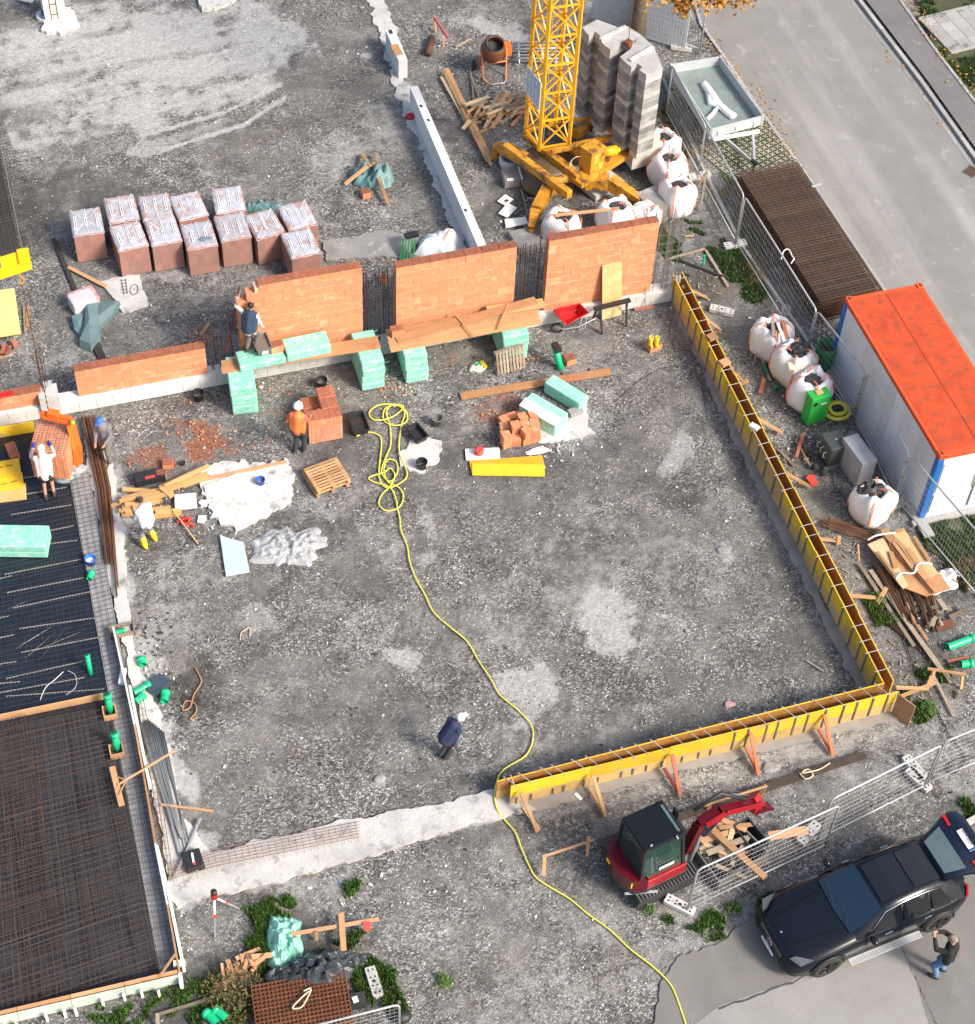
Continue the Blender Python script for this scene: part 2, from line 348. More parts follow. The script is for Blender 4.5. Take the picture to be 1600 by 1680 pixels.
def gravel_mat():
    m = bpy.data.materials.new('gravel_ground'); m.use_nodes = True; n = m.node_tree; N = n.nodes; L = n.links; b = N['Principled BSDF']
    b.inputs['Roughness'].default_value = .9; b.inputs['Specular IOR Level'].default_value = .3
    geo = N.new('ShaderNodeNewGeometry'); pos = geo.outputs['Position']
    at = N.new('ShaderNodeAttribute'); at.attribute_name = 'paint'
    sep = N.new('ShaderNodeSeparateColor'); L.new(at.outputs['Color'], sep.inputs[0])
    def vor(s, feat='F1'):
        v = N.new('ShaderNodeTexVoronoi'); v.inputs['Scale'].default_value = s; v.feature = feat; L.new(pos, v.inputs['Vector']); return v
    def noi(s, d=4, r=.55):
        v = N.new('ShaderNodeTexNoise'); v.inputs['Scale'].default_value = s; v.inputs['Detail'].default_value = d; v.inputs['Roughness'].default_value = r; L.new(pos, v.inputs['Vector']); return v.outputs[0]
    def mth(op, a, bb=None, c=None, cl=False):
        x = N.new('ShaderNodeMath'); x.operation = op; x.use_clamp = cl
        for i, q in enumerate((a, bb, c)):
            if q is None: continue
            if isinstance(q, (int, float)): x.inputs[i].default_value = q
            else: L.new(q, x.inputs[i])
        return x.outputs[0]
    def ramp(f, stops):
        r = N.new('ShaderNodeValToRGB'); e = r.color_ramp.elements
        while len(e) < len(stops): e.new(.5)
        for q, (p_, c_) in zip(e, stops): q.position = p_; q.color = (*c_, 1)
        L.new(f, r.inputs[0]); return r.outputs[0]
    def mix(f, a, c, mode='MIX'):
        x = N.new('ShaderNodeMix'); x.data_type = 'RGBA'; x.blend_type = mode; x.clamp_factor = True
        for i, q in ((0, f), (6, a), (7, c)):
            if isinstance(q, (int, float)): x.inputs[i].default_value = q
            elif isinstance(q, tuple): x.inputs[i].default_value = (*q, 1)
            else: L.new(q, x.inputs[i])
        return x.outputs[2]
    v1 = vor(22); v2 = vor(44)
    s1 = N.new('ShaderNodeSeparateColor'); L.new(v1.outputs['Color'], s1.inputs[0])
    s2 = N.new('ShaderNodeSeparateColor'); L.new(v2.outputs['Color'], s2.inputs[0])
    st = mth('ADD', mth('MULTIPLY', s1.outputs[0], .55), mth('MULTIPLY', s2.outputs[0], .45))
    stones = ramp(st, [(0, (.026, .0255, .025)), (.3, (.084, .082, .079)), (.55, (.160, .156, .150)), (.8, (.31, .305, .295)), (1, (.80, .79, .77))])
    fines = ramp(noi(60, 3), [(.25, (.125, .122, .116)), (.75, (.24, .235, .225))])
    zone = noi(.35, 5, .6)
    zr = ramp(mth('MULTIPLY_ADD', mth('SUBTRACT', noi(1.7, 5, .65), .5), .7, zone), [(.42, (0, 0, 0)), (.62, (1, 1, 1))])
    base = mix(mth('MULTIPLY', zr, .75), stones, fines)
    base = mix(1.0, base, ramp(noi(.8, 6, .65), [(.3, (.58, .58, .60)), (.5, (1, .99, .97)), (.7, (1.45, 1.42, 1.38))]), 'MULTIPLY')
    brk = mth('MULTIPLY_ADD', mth('SUBTRACT', noi(2.4, 8, .78), .5), 2.4, 0.0)
    brk = mth('ADD', brk, mth('MULTIPLY', mth('SUBTRACT', st, .5), .5))
    def msk(ch, k=1.0):
        return mth('MULTIPLY', mth('MULTIPLY', mth('SUBTRACT', mth('MULTIPLY', mth('MULTIPLY_ADD', brk, .95, mth('MULTIPLY', ch, 1.0)), mth('MINIMUM', mth('MULTIPLY', ch, 5.0), 1.0)), .16), 2.3, cl=True), mth('MULTIPLY_ADD', ch, .9, .15), cl=True)
    pale = ramp(noi(9, 5, .7), [(.3, (.34, .34, .335)), (.7, (.58, .58, .57))])
    pale = mix(.30, pale, stones)
    c = mix(ramp(mth('MULTIPLY_ADD', mth('SUBTRACT', noi(2.1, 9, .75), .5), 1.3, noi(.28, 3, .5)), [(.56, (0, 0, 0)), (.78, (.75, .75, .75))]), base, (.36, .355, .345))
    c = mix(msk(at.outputs['Alpha'], .8), c, (.15, .125, .085))
    c = mix(msk(sep.outputs[2], .62), c, (.05, .05, .05))
    c = mix(msk(sep.outputs[0], .95), c, pale)
    redc = ramp(noi(14, 4), [(.3, (.20, .06, .03)), (.7, (.42, .14, .06))])
    c = mix(msk(sep.outputs[1], .95), c, mix(.3, redc, stones))
    L.new(c, b.inputs['Base Color'])
    bp = N.new('ShaderNodeBump'); bp.inputs['Strength'].default_value = .8; bp.inputs['Distance'].default_value = .035
    hh = mth('ADD', mth('MULTIPLY', mth('SUBTRACT', 1.0, v1.outputs['Distance']), .6), mth('MULTIPLY', st, .8))
    hh = mth('MULTIPLY', hh, mth('SUBTRACT', 1.0, mth('MULTIPLY', sep.outputs[0], .75)))
    L.new(hh, bp.inputs['Height'])
    bp2 = N.new('ShaderNodeBump'); bp2.inputs['Strength'].default_value = .5; bp2.inputs['Distance'].default_value = .12
    L.new(noi(2.2, 6, .6), bp2.inputs['Height']); L.new(bp.outputs[0], bp2.inputs['Normal']); L.new(bp2.outputs[0], b.inputs['Normal'])
    return m
gravelM = gravel_mat(); me.materials.append(gravelM)
gr = bpy.data.objects.new('ground', me); COL.objects.link(gr); struct(gr)

def poly(*pts, z=0): return [tuple(G(x, y, z)[:2]) for x, y in pts]
def rough_poly(P_, step=.25, amp=.06, seed=0):
    out = []; n = len(P_)
    for i in range(n):
        a = Vector(P_[i]); b = Vector(P_[(i + 1) % n]); k = max(1, int((b - a).length / step)); d = (b - a).normalized(); nn = Vector((-d.y, d.x))
        for j in range(k):
            q = a.lerp(b, j / k); e = mnoise.noise(Vector((q.x * 1.7, q.y * 1.7, seed * 9.1))) + .55 * mnoise.noise(Vector((q.x * 5, q.y * 5, seed))) + .4 * mnoise.noise(Vector((q.x * 13, q.y * 13, seed)))
            out.append(tuple(q + nn * amp * 1.5 * e))
    return out
def sheet(name, P_, z, mat, kind='structure'):
    m = MB(); n = len(P_); a = sum(P_[i][0] * P_[(i + 1) % n][1] - P_[(i + 1) % n][0] * P_[i][1] for i in range(n))
    if a < 0: P_ = P_[::-1]
    m.add([(x, y, z) for x, y in P_], [tuple(range(n))]); o = m.build(name, mat); o['kind'] = kind; return o
def slab(name, P_, h, mat, rough=.06, seed=0, z0=-.03, kind='structure', label=None, cat=None, group=None, step=.09):
    m = MB(); m.prism(rough_poly(P_, step, rough, seed) if rough else P_, z0, h); o = m.build(name, mat)
    if kind: o['kind'] = kind
    if cat: tag(o, label, cat, group)
    return o
# asphalt
def asphalt_mat(name, c0, c1, streak):
    m = M(name, c0, .92, var=.10, sc=1.1, fine=38, bump=.4, rk=0, dirt=(tuple(.5 * a + .5 * b for a, b in zip(c0, c1)), 1.3, .58)); n = m.node_tree; N = n.nodes; L = n.links; b = N['Principled BSDF']
    geo = N.new('ShaderNodeNewGeometry'); mp = N.new('ShaderNodeMapping'); L.new(geo.outputs['Position'], mp.inputs[0])
    mp.inputs['Rotation'].default_value[2] = streak; mp.inputs['Scale'].default_value = (1.0, .07, 1)
    no = N.new('ShaderNodeTexNoise'); no.inputs['Scale'].default_value = .9; no.inputs['Detail'].default_value = 5; L.new(mp.outputs[0], no.inputs[0])
    rp = N.new('ShaderNodeValToRGB'); rp.color_ramp.elements[0].position = .50; rp.color_ramp.elements[1].position = .72; L.new(no.outputs[0], rp.inputs[0])
    src = b.inputs['Base Color'].links[0].from_socket; mx = N.new('ShaderNodeMix'); mx.data_type = 'RGBA'
    n4 = N.new('ShaderNodeTexNoise'); n4.inputs['Scale'].default_value = 45; n4.inputs['Detail'].default_value = 2; L.new(geo.outputs['Position'], n4.inputs[0])
    mu = N.new('ShaderNodeMath'); mu.operation = 'MULTIPLY'; L.new(rp.outputs[0], mu.inputs[0]); L.new(n4.outputs[0], mu.inputs[1])
    L.new(mu.outputs[0], mx.inputs[0]); L.new(src, mx.inputs[6]); mx.inputs[7].default_value = (*c1, 1)
    L.new(mx.outputs[2], b.inputs['Base Color']); return m
roadM = asphalt_mat('worn_asphalt', (.225, .218, .208), (.42, .41, .395), .32)
walkM = M('pavement_asphalt', (.165, .16, .158), .92, var=.12, sc=.7, fine=50, rk=0, dirt=((.27, .265, .26), 2.2, .6))
lotM = asphalt_mat('pale_asphalt', (.175, .168, .158), (.24, .235, .225), 1.2)
roadL = [(1070, -260), (1150, 40), (1187, 92), (1242, 174), (1311, 270), (1449, 473), (1640, 800), (1800, 1080)]
roadR = [(1330, -260), (1407, 0), (1510, 135), (1600, 262), (1760, 500), (2000, 860)]
sheet('road', poly(*roadL) + poly(*roadR[::-1]), .012, roadM)
wk2 = [(1395, -260), (1473, 0), (1531, 82), (1600, 172), (1800, 450), (2100, 860)]
sheet('sidewalk', poly(*[(x + 7, y - 5) for x, y in roadR]) + poly(*wk2[::-1]), .10, walkM)
def kerb(name, pts, z0, z1, wd, mat):
    m = MB(); P_ = [G(x, y) for x, y in pts]
    for a, b in zip(P_[:-1], P_[1:]):
        L_ = (b - a).length; k = max(1, round(L_ / 1.0))
        for i in range(k):
            q = a.lerp(b, i / k); r = a.lerp(b, (i + .985) / k)
            m.bar((q.x, q.y, (z0 + z1) / 2), (r.x, r.y, (z0 + z1) / 2), wd, z1 - z0)
    return struct(m.build(name, mat))
kerbM = M('kerb_stone', (.34, .335, .33), .85, var=.1, rk=.25)
kerb('kerb', roadR, -.02, .125, .14, kerbM)
kerb('kerb', wk2, -.02, .13, .10, kerbM)
kerb('kerb', roadL, -.04, .04, .10, kerbM)
# gutter row between road and kerb
kerb('gutter', [(x - 7, y + 5) for x, y in roadR], -.02, .02, .16, M('gutter_stone', (.29, .285, .28), .9, var=.1, rk=.3))
lot = [(1060, 1700), (1110, 1570), (1180, 1545), (1250, 1500), (1330, 1440), (1510, 1385), (1592, 1348), (1700, 1300), (1900, 1700), (1700, 1900), (1000, 1900)]
sheet('parking_area', rough_poly(poly(*lot), .12, .12, 3), .010, lotM)
sheet('parking_area', rough_poly(poly((1030, 1760), (1180, 1650), (1300, 1610), (1440, 1525), (1470, 1540), (1500, 1600), (1545, 1760), (1300, 1900)), .4, .03, 5), .016,
      asphalt_mat('lighter_asphalt', (.27, .262, .25), (.33, .325, .31), .8))
m = MB()
for pts in ([(1180, 1655), (1300, 1612), (1440, 1527)], [(1470, 1538), (1500, 1600), (1518, 1640), (1545, 1700)], [(1470, 1538), (1455, 1515), (1440, 1500)]):
    q = [G(x, y, .0175) for x, y in pts]; r = []
    for a, b in zip(q[:-1], q[1:]):
        for k in range(10):
            c = a.lerp(b, k / 10); r.append((c.x + random.uniform(-.03, .03), c.y + random.uniform(-.03, .03)))
    r.append((q[-1].x, q[-1].y))
    for a, b in zip(r[:-1], r[1:]):
        wv = random.uniform(.012, .03); m.add([(a[0], a[1] - wv, .0205), (b[0], b[1] - wv, .0205), (b[0], b[1] + wv, .0205), (a[0], a[1] + wv, .0205)], [(0, 1, 2, 3)])
o = m.build('asphalt_crack', M('crack_dark', (.07, .07, .07), .95)); struct(o)
# kerb at lot edge top right
m = MB(); a = G(1578, 1358); b = G(1660, 1312); m.bar((a.x, a.y, .06), (b.x, b.y, .06), .14, .16); struct(m.build('kerb', concM))
# far pavers beyond the sidewalk
paverM = M('grey_paver', (.33, .325, .315), .88, var=.08, rk=.2, orand=.3)
pv = MB(); pv.box((0, 0, 0), (.485, .485, .06)); pvme = pv.mesh('paver', paverM)
path_root = T('garden_path', 'light grey slab path crossing the lawn beyond the sidewalk', 'path', G(1560, 60))
o_ = G(1515, 28); ux = (G(1548, 78) - G(1505, 32)).normalized(); uy = Vector((-ux.y, ux.x, 0)) * -1
if uy.x < 0: uy = -uy
base = G(1506, 34) + uy * .25 + ux * .3
for i in range(4):
    for j in range(16):
        c = base + ux * (i * .5) + uy * (j * .5)
        inst(pvme, 'paver', path_root, Matrix.Translation((c.x, c.y, .085 + random.uniform(-.004, .004))) @ Matrix.Rotation(math.atan2(ux.y, ux.x), 4, 'Z'))
m = MB()
for sgn in (-.28, 1.78):
    a = base + ux * (sgn) + uy * -.25; b = a + uy * 8
    m.bar((a.x, a.y, .07), (b.x, b.y, .07), .06, .14)
m.build('edging', kerbM, path_root)
# drain
dr = T('drain_grate', 'dark slotted drain grate set in the road by the kerb', 'drain grate', G(1594, 281)); m = MB(); c = G(1594, 281, .02); rz = .55
m.box((c.x, c.y, .016), (.5, .42, .02), rz); m.build('frame', gryM, dr); m = MB()
R = Matrix.Rotation(rz, 3, 'Z')
for i in range(8): q = R @ Vector((-.2 + i * .057, 0, 0)); m.box((c.x + q.x, c.y + q.y, .032), (.03, .36, .012), rz)
m.build('bar', rustM, dr)
# ------------------------------------------------------------------ vegetation
def leafM(n, c): return M(n, c, .7, var=.25, sc=6, fine=20, bump=0, rk=1.0)
grassM = leafM('grass', (.050, .095, .020)); weedM = leafM('weed', (.065, .13, .022)); dryM = leafM('dry_grass', (.20, .15, .06)); autM = leafM('autumn_leaf', (.42, .20, .03))
def inpoly(x, y, P_):
    c = False; n = len(P_)
    for i in range(n):
        x1, y1 = P_[i]; x2, y2 = P_[(i + 1) % n]
        if (y1 > y) != (y2 > y) and x < (x2 - x1) * (y - y1) / (y2 - y1) + x1: c = not c
    return c
def blades(mb, x, y, z, h, w_, lean):
    a = random.uniform(0, 6.28); dx, dy = math.cos(a) * w_, math.sin(a) * w_; lx, ly = random.uniform(-lean, lean), random.uniform(-lean, lean)
    mb.add([(x - dx, y - dy, z), (x + dx, y + dy, z), (x + lx, y + ly, z + h)], [(0, 1, 2)])
def turf(name, P_, n, mat, h=(.04, .12), z=0, label=None, patchy=.0):
    m = MB(); xs_ = [p[0] for p in P_]; ys_ = [p[1] for p in P_]; c = 0; tr = 0
    while c < n and tr < n * 12:
        tr += 1; x = random.uniform(min(xs_), max(xs_)); y = random.uniform(min(ys_), max(ys_))
        e_ = .35 if n < 6000 else .15; jx = e_ * 2 * mnoise.noise(Vector((x * 1.3, y * 1.3, 7))); jy = e_ * 2 * mnoise.noise(Vector((x * 1.3, y * 1.3, 9)))
        if not inpoly(x + jx + random.gauss(0, .05), y + jy + random.gauss(0, .05), P_) or mnoise.noise(Vector((x * .9, y * .9, 3))) * .8 + mnoise.noise(Vector((x * 3, y * 3, 5))) * .5 < patchy: continue
        blades(m, x, y, z - .02, random.uniform(*h), random.uniform(.012, .035), .07); c += 1
    o = m.build(name, mat); o['kind'] = 'stuff'
    return tag(o, label or 'short uneven grass growing in the ground', 'grass')
turf('grass', poly((1476, -60), (1531, 80), (1506, 34), (1640, 10), (1700, -80)), 9000, grassM, (.05, .13), .1, 'green lawn strip beyond the sidewalk above the slab path')
lawnM = M('lawn_soil', (.07, .075, .035), .95, var=.3, sc=2)
sheet('lawn', poly((1478, -100), (1531, 78), (1602, 170), (1800, 450), (2200, 500), (1800, -200)), .06, lawnM)
turf('grass', poly((1536, 84), (1606, 172), (1700, 150), (1640, 62)), 7000, grassM, (.05, .13), .06, 'green lawn patch beyond the sidewalk below the slab path')
m = MB()
for i in range(330):
    a, b = random.choice([((1480, -20), (1530, 75)), ((1535, 86), (1604, 168)), ((1230, 130), (1300, 250)), ((1420, 40), (1600, 255)), ((1160, 60), (1250, 190)), ((1250, 200), (1320, 290))]); t = random.random(); wd = 10 if a[0] in (1480, 1535) else 7
    q = G(a[0] + (b[0] - a[0]) * t + random.gauss(4, wd), a[1] + (b[1] - a[1]) * t + random.gauss(0, wd), .03); s_ = random.uniform(.02, .05); z = .16 if a[0] in (1480, 1535) else .03
    an = random.uniform(0, 6.28); m.add([(q.x + s_ * math.cos(an + k * 1.57), q.y + s_ * math.sin(an + k * 1.57), z + random.uniform(0, .03)) for k in range(4)], [(0, 1, 2, 3)])
tag(m.build('fallen_leaves', autM), 'scattered yellow autumn leaves along the road edges', 'leaves', kind='stuff')
for nm, P_, n, mt, h, pt, lb in [
    ('grass', [(1095, 395), (1240, 345), (1270, 470), (1245, 500), (1165, 470), (1100, 440)], 9000, grassM, (.03, .12), .02, 'green turf patch between the brick wall end and the mesh fence'),
    ('grass', [(1055, 300), (1090, 330), (1135, 365), (1180, 380), (1180, 420), (1090, 420), (1020, 330)], 3000, grassM, (.03, .1), 0, 'grass around the white bulk bags behind the wall'),
    ('grass', [(1165, 215), (1240, 200), (1295, 265), (1215, 280), (1235, 400), (1200, 330)], 9000, weedM, (.03, .09), -.25, 'grass growing through the lattice paving under the trailer'),
    ('grass', [(1510, 855), (1640, 835), (1700, 980), (1590, 950), (1510, 880)], 9000, grassM, (.04, .14), -.3, 'green lawn below the white container end'),
    ('weeds', [(415, 1478), (470, 1475), (500, 1500), (475, 1540), (440, 1600), (410, 1580)], 5000, weedM, (.06, .2), -.25, 'green weeds left of the pale green sheeting'),
    ('weeds', [(480, 1545), (600, 1535), (660, 1620), (650, 1680), (600, 1640), (560, 1600)], 5000, weedM, (.06, .2), -.1, 'green weeds around the perforated concrete block'),
    ('weeds', [(1420, 970), (1470, 965), (1490, 1010), (1440, 1030)], 1600, weedM, (.05, .18), -.1, 'green weeds beside the yellow formwork brace'),
    ('weeds', [(1500, 1100), (1560, 1090), (1560, 1170), (1500, 1190)], 1300, weedM, (.05, .15), .0, 'green weeds right of the formwork corner'),
    ('weeds', [(1535, 1305), (1600, 1290), (1610, 1350), (1560, 1340)], 1800, weedM, (.04, .14), -.1, 'low green weeds near the raised tailgate'),
    ('weeds', [(1120, 1530), (1180, 1500), (1260, 1460), (1290, 1470), (1230, 1510), (1150, 1550)], 1100, weedM, (.04, .13), .05, 'low green weeds between the gravel and the parking area'),
    ('weeds', [(1070, 1500), (1100, 1500), (1100, 1530), (1070, 1530)], 300, weedM, (.04, .12), .0, 'small green weed tuft left of the fence foot'),
    ('weeds', [(570, 1450), (605, 1450), (605, 1480), (570, 1475)], 500, weedM, (.06, .2), -.1, 'bright green tuft in the gravel above the T of planks'),
    ('weeds', [(150, 1655), (330, 1600), (420, 1620), (420, 1700), (150, 1700)], 4500, weedM, (.04, .15), .0, 'green ground cover in the bottom left corner'),
    ('dry_grass', [(1085, 170), (1145, 170), (1155, 260), (1110, 250)], 2500, dryM, (.05, .18), -.2, 'dry brown growth below the trailer fence'),
    ('dry_grass', [(1185, 300), (1215, 290), (1240, 380), (1200, 370)], 2500, dryM, (.05, .2), -.2, 'dry grass beside the stacked steel mesh'),
    ('dry_grass', [(1215, 410), (1245, 410), (1260, 480), (1230, 470)], 1200, dryM, (.05, .2), -.2, 'dry brown tuft along the fence line'),
    ('dry_grass', [(1555, 930), (1600, 900), (1610, 980), (1570, 990)], 2000, dryM, (.05, .25), -.2, 'dry yellow grass right of the white sacks'),
    ('dry_grass', [(1165, 30), (1200, 110), (1290, 240), (1280, 250), (1180, 110)], 1200, dryM, (.02, .06), -.1, 'thin dry growth along the left road kerb')]:
    turf(nm, poly(*P_), n, mt, h, 0, lb, pt)
sheet('lawn', rough_poly(poly((1508, 858), (1640, 830), (1760, 1000), (1600, 950), (1520, 900)), .3, .1, 8), .004, lawnM)
def clump(name, label, px, py, r, h, n, mat, group=None, z=0):
    m = MB(); c = G(px, py, z)
    for i in range(n):
        a = random.uniform(0, 6.28); q = random.random() ** .6 * r; zz = z + random.random() * h * (1.1 - q / r)
        s_ = random.uniform(.03, .07); R_ = Matrix.Rotation(random.uniform(0, 6.28), 3, 'Z') @ Matrix.Rotation(random.uniform(-1, 1), 3, 'X')
        p0 = Vector((c.x + math.cos(a) * q, c.y + math.sin(a) * q, zz))
        m.add([p0 + R_ @ Vector(v) * s_ for v in ((-.4, 0, 0), (0, -1, 0), (.4, 0, 0), (0, 1, .2))], [(0, 1, 2, 3)])
    for i in range(5):
        a = random.uniform(0, 6.28); m.tube([(c.x, c.y, z), (c.x + math.cos(a) * r * .6, c.y + math.sin(a) * r * .6, z + h * .8)], .008, 4)
    return tag(m.build(name, mat), label, 'plant', group)
clump('bush', 'scrubby brownish bush below the splintered wood, left of the rusty mesh pile', 385, 1630, .75, .7, 900, M('brown_leaf', (.13, .105, .035), .8, var=.4, rk=1.2, bump=0))
clump('weed_plant', 'leafy green plant between the fence line and the excavator', 1062, 1492, .18, .2, 90, weedM)
clump('weed_plant', 'leafy weed in the gravel right of the perforated block', 728, 1610, .2, .2, 90, weedM)
clump('weed_plant', 'leafy weed at the front of the black car', 1205, 1490, .2, .18, 90, weedM)
clump('weed_plant', 'leafy green plant left of the tall yellow formwork corner', 1440, 985, .3, .3, 200, weedM)
clump('weed_plant', 'leafy weed near the lower right formwork end panel', 1520, 1165, .3, .3, 200, weedM)
# autumn tree
tb = G(1043, 62)
tr = T('tree', 'tree trunk with orange autumn leaves at the top behind the concrete blocks', 'tree', tb)
m = MB(); m.tube([tb + Vector((0, 0, -.1)), tb + Vector((.05, 0, .8)), tb + Vector((.1, .1, 2.2)), tb + Vector((.25, .2, 3.6)), tb + Vector((.3, .3, 5.2)), tb + Vector((.4, .2, 7.5))], [.34, .25, .22, .19, .15, .06], 10)
for i in range(16):
    z = random.uniform(3.6, 7); a = random.uniform(0, 6.28); L_ = random.uniform(1.5, 3)
    if i < 5: a = random.uniform(-.6, .25); z = random.uniform(3.2, 4.2); L_ = 3.4
    p0 = tb + Vector((.28, .25, z)); p2 = p0 + Vector((math.cos(a) * L_, math.sin(a) * L_, random.uniform(-.1, 1)))
    m.tube([p0, (p0 + p2) / 2 + Vector((0, 0, .2)), p2], [.07, .04, .015], 5)
m.build('trunk', M('bark', (.16, .12, .085), .95, var=.4, sc=8, fine=25, bump=1), tr)
m = MB()
cen = [(G(1118, 2, 3.2), .34), (G(1150, -10, 3.6), .5), (G(1185, -14, 3.5), .55), (G(1120, 15, 3.0), .22), (G(1185, 0, 3.3), .24), (G(1225, -8, 3.5), .35), (G(1060, -25, 3.6), .5), (G(1090, -22, 3.6), .5)]
for i in range(26): cen.append((tb + Vector((.3 + random.gauss(0, 1.5), .9 + random.gauss(0, 1.5), random.uniform(4.6, 8))), random.uniform(.5, .9)))
for c, r in cen:
    for i in range(int(420 * r)):
        p0 = c + Vector([random.gauss(0, r * .5) for _ in range(3)]); s_ = random.uniform(.05, .10)
        R_ = Matrix.Rotation(random.uniform(0, 6.28), 3, 'Z') @ Matrix.Rotation(random.uniform(-1.2, 1.2), 3, 'X')
        m.add([p0 + R_ @ Vector(v) * s_ for v in ((-.6, -.2, 0), (0, -1, 0), (.6, -.2, 0), (.35, .7, .1), (-.35, .7, .1))], [(0, 1, 2, 3, 4)])
m.build('crown', autM, tr)
# ------------------------------------------------------------------ scattered stones
m = MB(); bb = [(0, 0)]
for i in range(9000):
    x = random.uniform(-3, 26); y = random.uniform(14, 56); s_ = random.uniform(.012, .035) if i > 500 else random.uniform(.03, .06)
    a = random.uniform(0, 3); v = []
    for k in range(4): v.append((x + math.cos(a + k * 1.57) * s_ * random.uniform(.7, 1.2), y + math.sin(a + k * 1.57) * s_ * random.uniform(.7, 1.2), -.02))
    v.append((x, y, -.02 + s_ * random.uniform(.7, 1.2))); m.add(v, [(0, 1, 4), (1, 2, 4), (2, 3, 4), (3, 0, 4)])
tag(m.build('loose_stones', M('stone_chips', (.36, .355, .34), .9, rk=1.1, bump=0)), 'loose pale gravel stones scattered over the site', 'gravel', kind='stuff')
# ------------------------------------------------------------------ concrete pads and footing strips
for i, (P_, h, mt, rr) in enumerate([
    ([(165, 462), (228, 452), (243, 500), (205, 512), (185, 490)], .04, concM, .06),
    ([(320, 775), (470, 752), (486, 815), (478, 832), (440, 842), (390, 868), (345, 850), (330, 830)], .06, concM, .16),
    ([(652, 745), (690, 715), (718, 725), (724, 755), (690, 775), (655, 765)], .03, concM, .12),
    ([(880, 705), (960, 665), (978, 712), (905, 726)], .04, concM, .12),
    ([(530, 398), (640, 380), (690, 390), (670, 425), (600, 425), (532, 430)], .04, concD, .10),
    ([(322, -8), (390, -12), (382, 8), (330, 20)], .12, concM, .10),
    ([(62, 24), (118, 14), (131, 44), (100, 58), (70, 52)], .10, concM, .12),
    ([(592, -20), (622, -20), (652, 60), (664, 128), (680, 180), (668, 190), (650, 150), (625, 60)], .03, concM, .16),
    ([(668, 140), (676, 150), (722, 262), (748, 330), (768, 410), (752, 410), (722, 330), (690, 240), (655, 170)], .02, concM, .14)]):
    slab('concrete_pad', poly(*P_), h, mt, rr, i + 3)
slab('footing_strip', poly((276, 1432), (300, 1425), (340, 1402), (420, 1383), (560, 1350), (700, 1325), (818, 1296), (880, 1330), (836, 1338), (740, 1362), (640, 1396), (520, 1430), (420, 1458), (340, 1470), (292, 1490), (278, 1470)), .05, concM, .06, 40)
slab('footing_strip', poly((136, 690), (160, 690), (186, 760), (205, 900), (212, 1000), (222, 1080), (262, 1170), (288, 1270), (300, 1340), (345, 1400), (300, 1470), (276, 1440), (232, 1180), (188, 1000), (150, 800)), .043, concM, .06, 50)
for P_, rr in (([(1094, 490), (1110, 480), (1440, 1158), (1424, 1164), (1310, 940), (1205, 725), (1130, 560)], .10), ([(1412, 1150), (1475, 1135), (1486, 1178), (1300, 1222), (1080, 1276), (880, 1332), (838, 1330), (850, 1300)], .06)):
    slab('formwork_footing', poly(*P_), .02, M('pinkish_footing', (.33, .305, .285), .9, var=.15), rr, 60)
# crane base pads
# ------------------------------------------------------------------ brick walls
YW = 36.12
pl = T('plinth_wall', 'long pale concrete plinth carrying the red brick walls', 'concrete wall', (9, YW + .1, 0))
for i, (x0, x1) in enumerate(((-4, 5.1), (5.1, 11.0), (11.0, 18.1))):
    m = MB(); m.box(((x0 + x1) / 2, YW + .13 - .06, .205), (x1 - x0 - .012, .42, .42)); m.build('concrete_section', concM if i else concW, pl)
m = MB()
for i in range(46): m.box((-3.8 + i * .48, YW - .142, .24 + random.uniform(-.1, .1)), (.012, .004, .3 + random.uniform(-.1, .1)))
m.build('board_mark', concD, pl)
BL, BH = .498, .2465
bme = {}
def brick_mesh(L_, key):
    if key in bme: return bme[key]
    b = MB(); n = 10; b.box((0, 0, 0), (L_, .29, BH - .02)); me_ = b.mesh('brick', brickM)
    bme[key] = me_; return me_
def half(L_): return brick_mesh(L_, round(L_, 2))
def wall(label, x0, x1, courses, left_steps=(), seed=0, z0=.42):
    root = T('brick_wall', label, 'brick wall', ((x0 + x1) / 2, YW + .15, z0), 0, 'hollow brick walls on the plinth'); random.seed(seed)
    m = MB(); m.box(((x0 + x1) / 2 + (.24 if left_steps else 0), YW + .150, z0 + courses * BH / 2 * .98), (x1 - x0 - .05 - (.5 if left_steps else 0), .276, courses * BH * .96)); m.build('mortar_core', M('joint_mortar', (.66, .46, .32), .9), root)
    for c in range(courses):
        xa = x0
        for (cn, dx) in left_steps:
            if c >= cn: xa = x0 + dx
        x = xa - (0 if c % 2 == 0 else .25) + (0 if not left_steps else 0); first = True
        z = z0 + c * BH + BH / 2
        while x < x1 - .015:
            a = max(x, xa); b = min(x + BL, x1)
            if b - a > .02:
                L_ = b - a - .006
                o = inst(half(round(L_, 2)), 'brick', root, Matrix.Translation(((a + b) / 2, YW + .145 + random.uniform(-.006, .006), z)))
            x += BL
    # perforated top
    for c in range(courses):
        pass
    xa = x0 + (left_steps[-1][1] if left_steps else 0); x = xa
    top = MB(); zt = z0 + courses * BH - .004
    k = 0
    while x < x1 - .02:
        b = min(x + BL, x1); top.box(((x + b) / 2, YW + .145, zt), (b - x - .012, .285, .010)); x += BL; k += 1
    top.build('brick_top', brickT, root)
    hl = MB()
    x = xa + .03
    while x < x1 - .03:
        for j in range(7): hl.box((x, YW + .03 + j * .038 + random.uniform(-.003, .003), zt + .006), (.022, .014, .004))
        x += .042
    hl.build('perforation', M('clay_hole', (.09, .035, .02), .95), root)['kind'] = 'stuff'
    random.seed(seed + 99)
    return root
def fx(px, py): return FY(px, py, YW).x
def fz(px, py): return FY(px, py, YW).z
w0 = wall('low brick wall stub at the left edge carrying a red tool on top', -4.2, fx(68, 645), 2, (), 1)
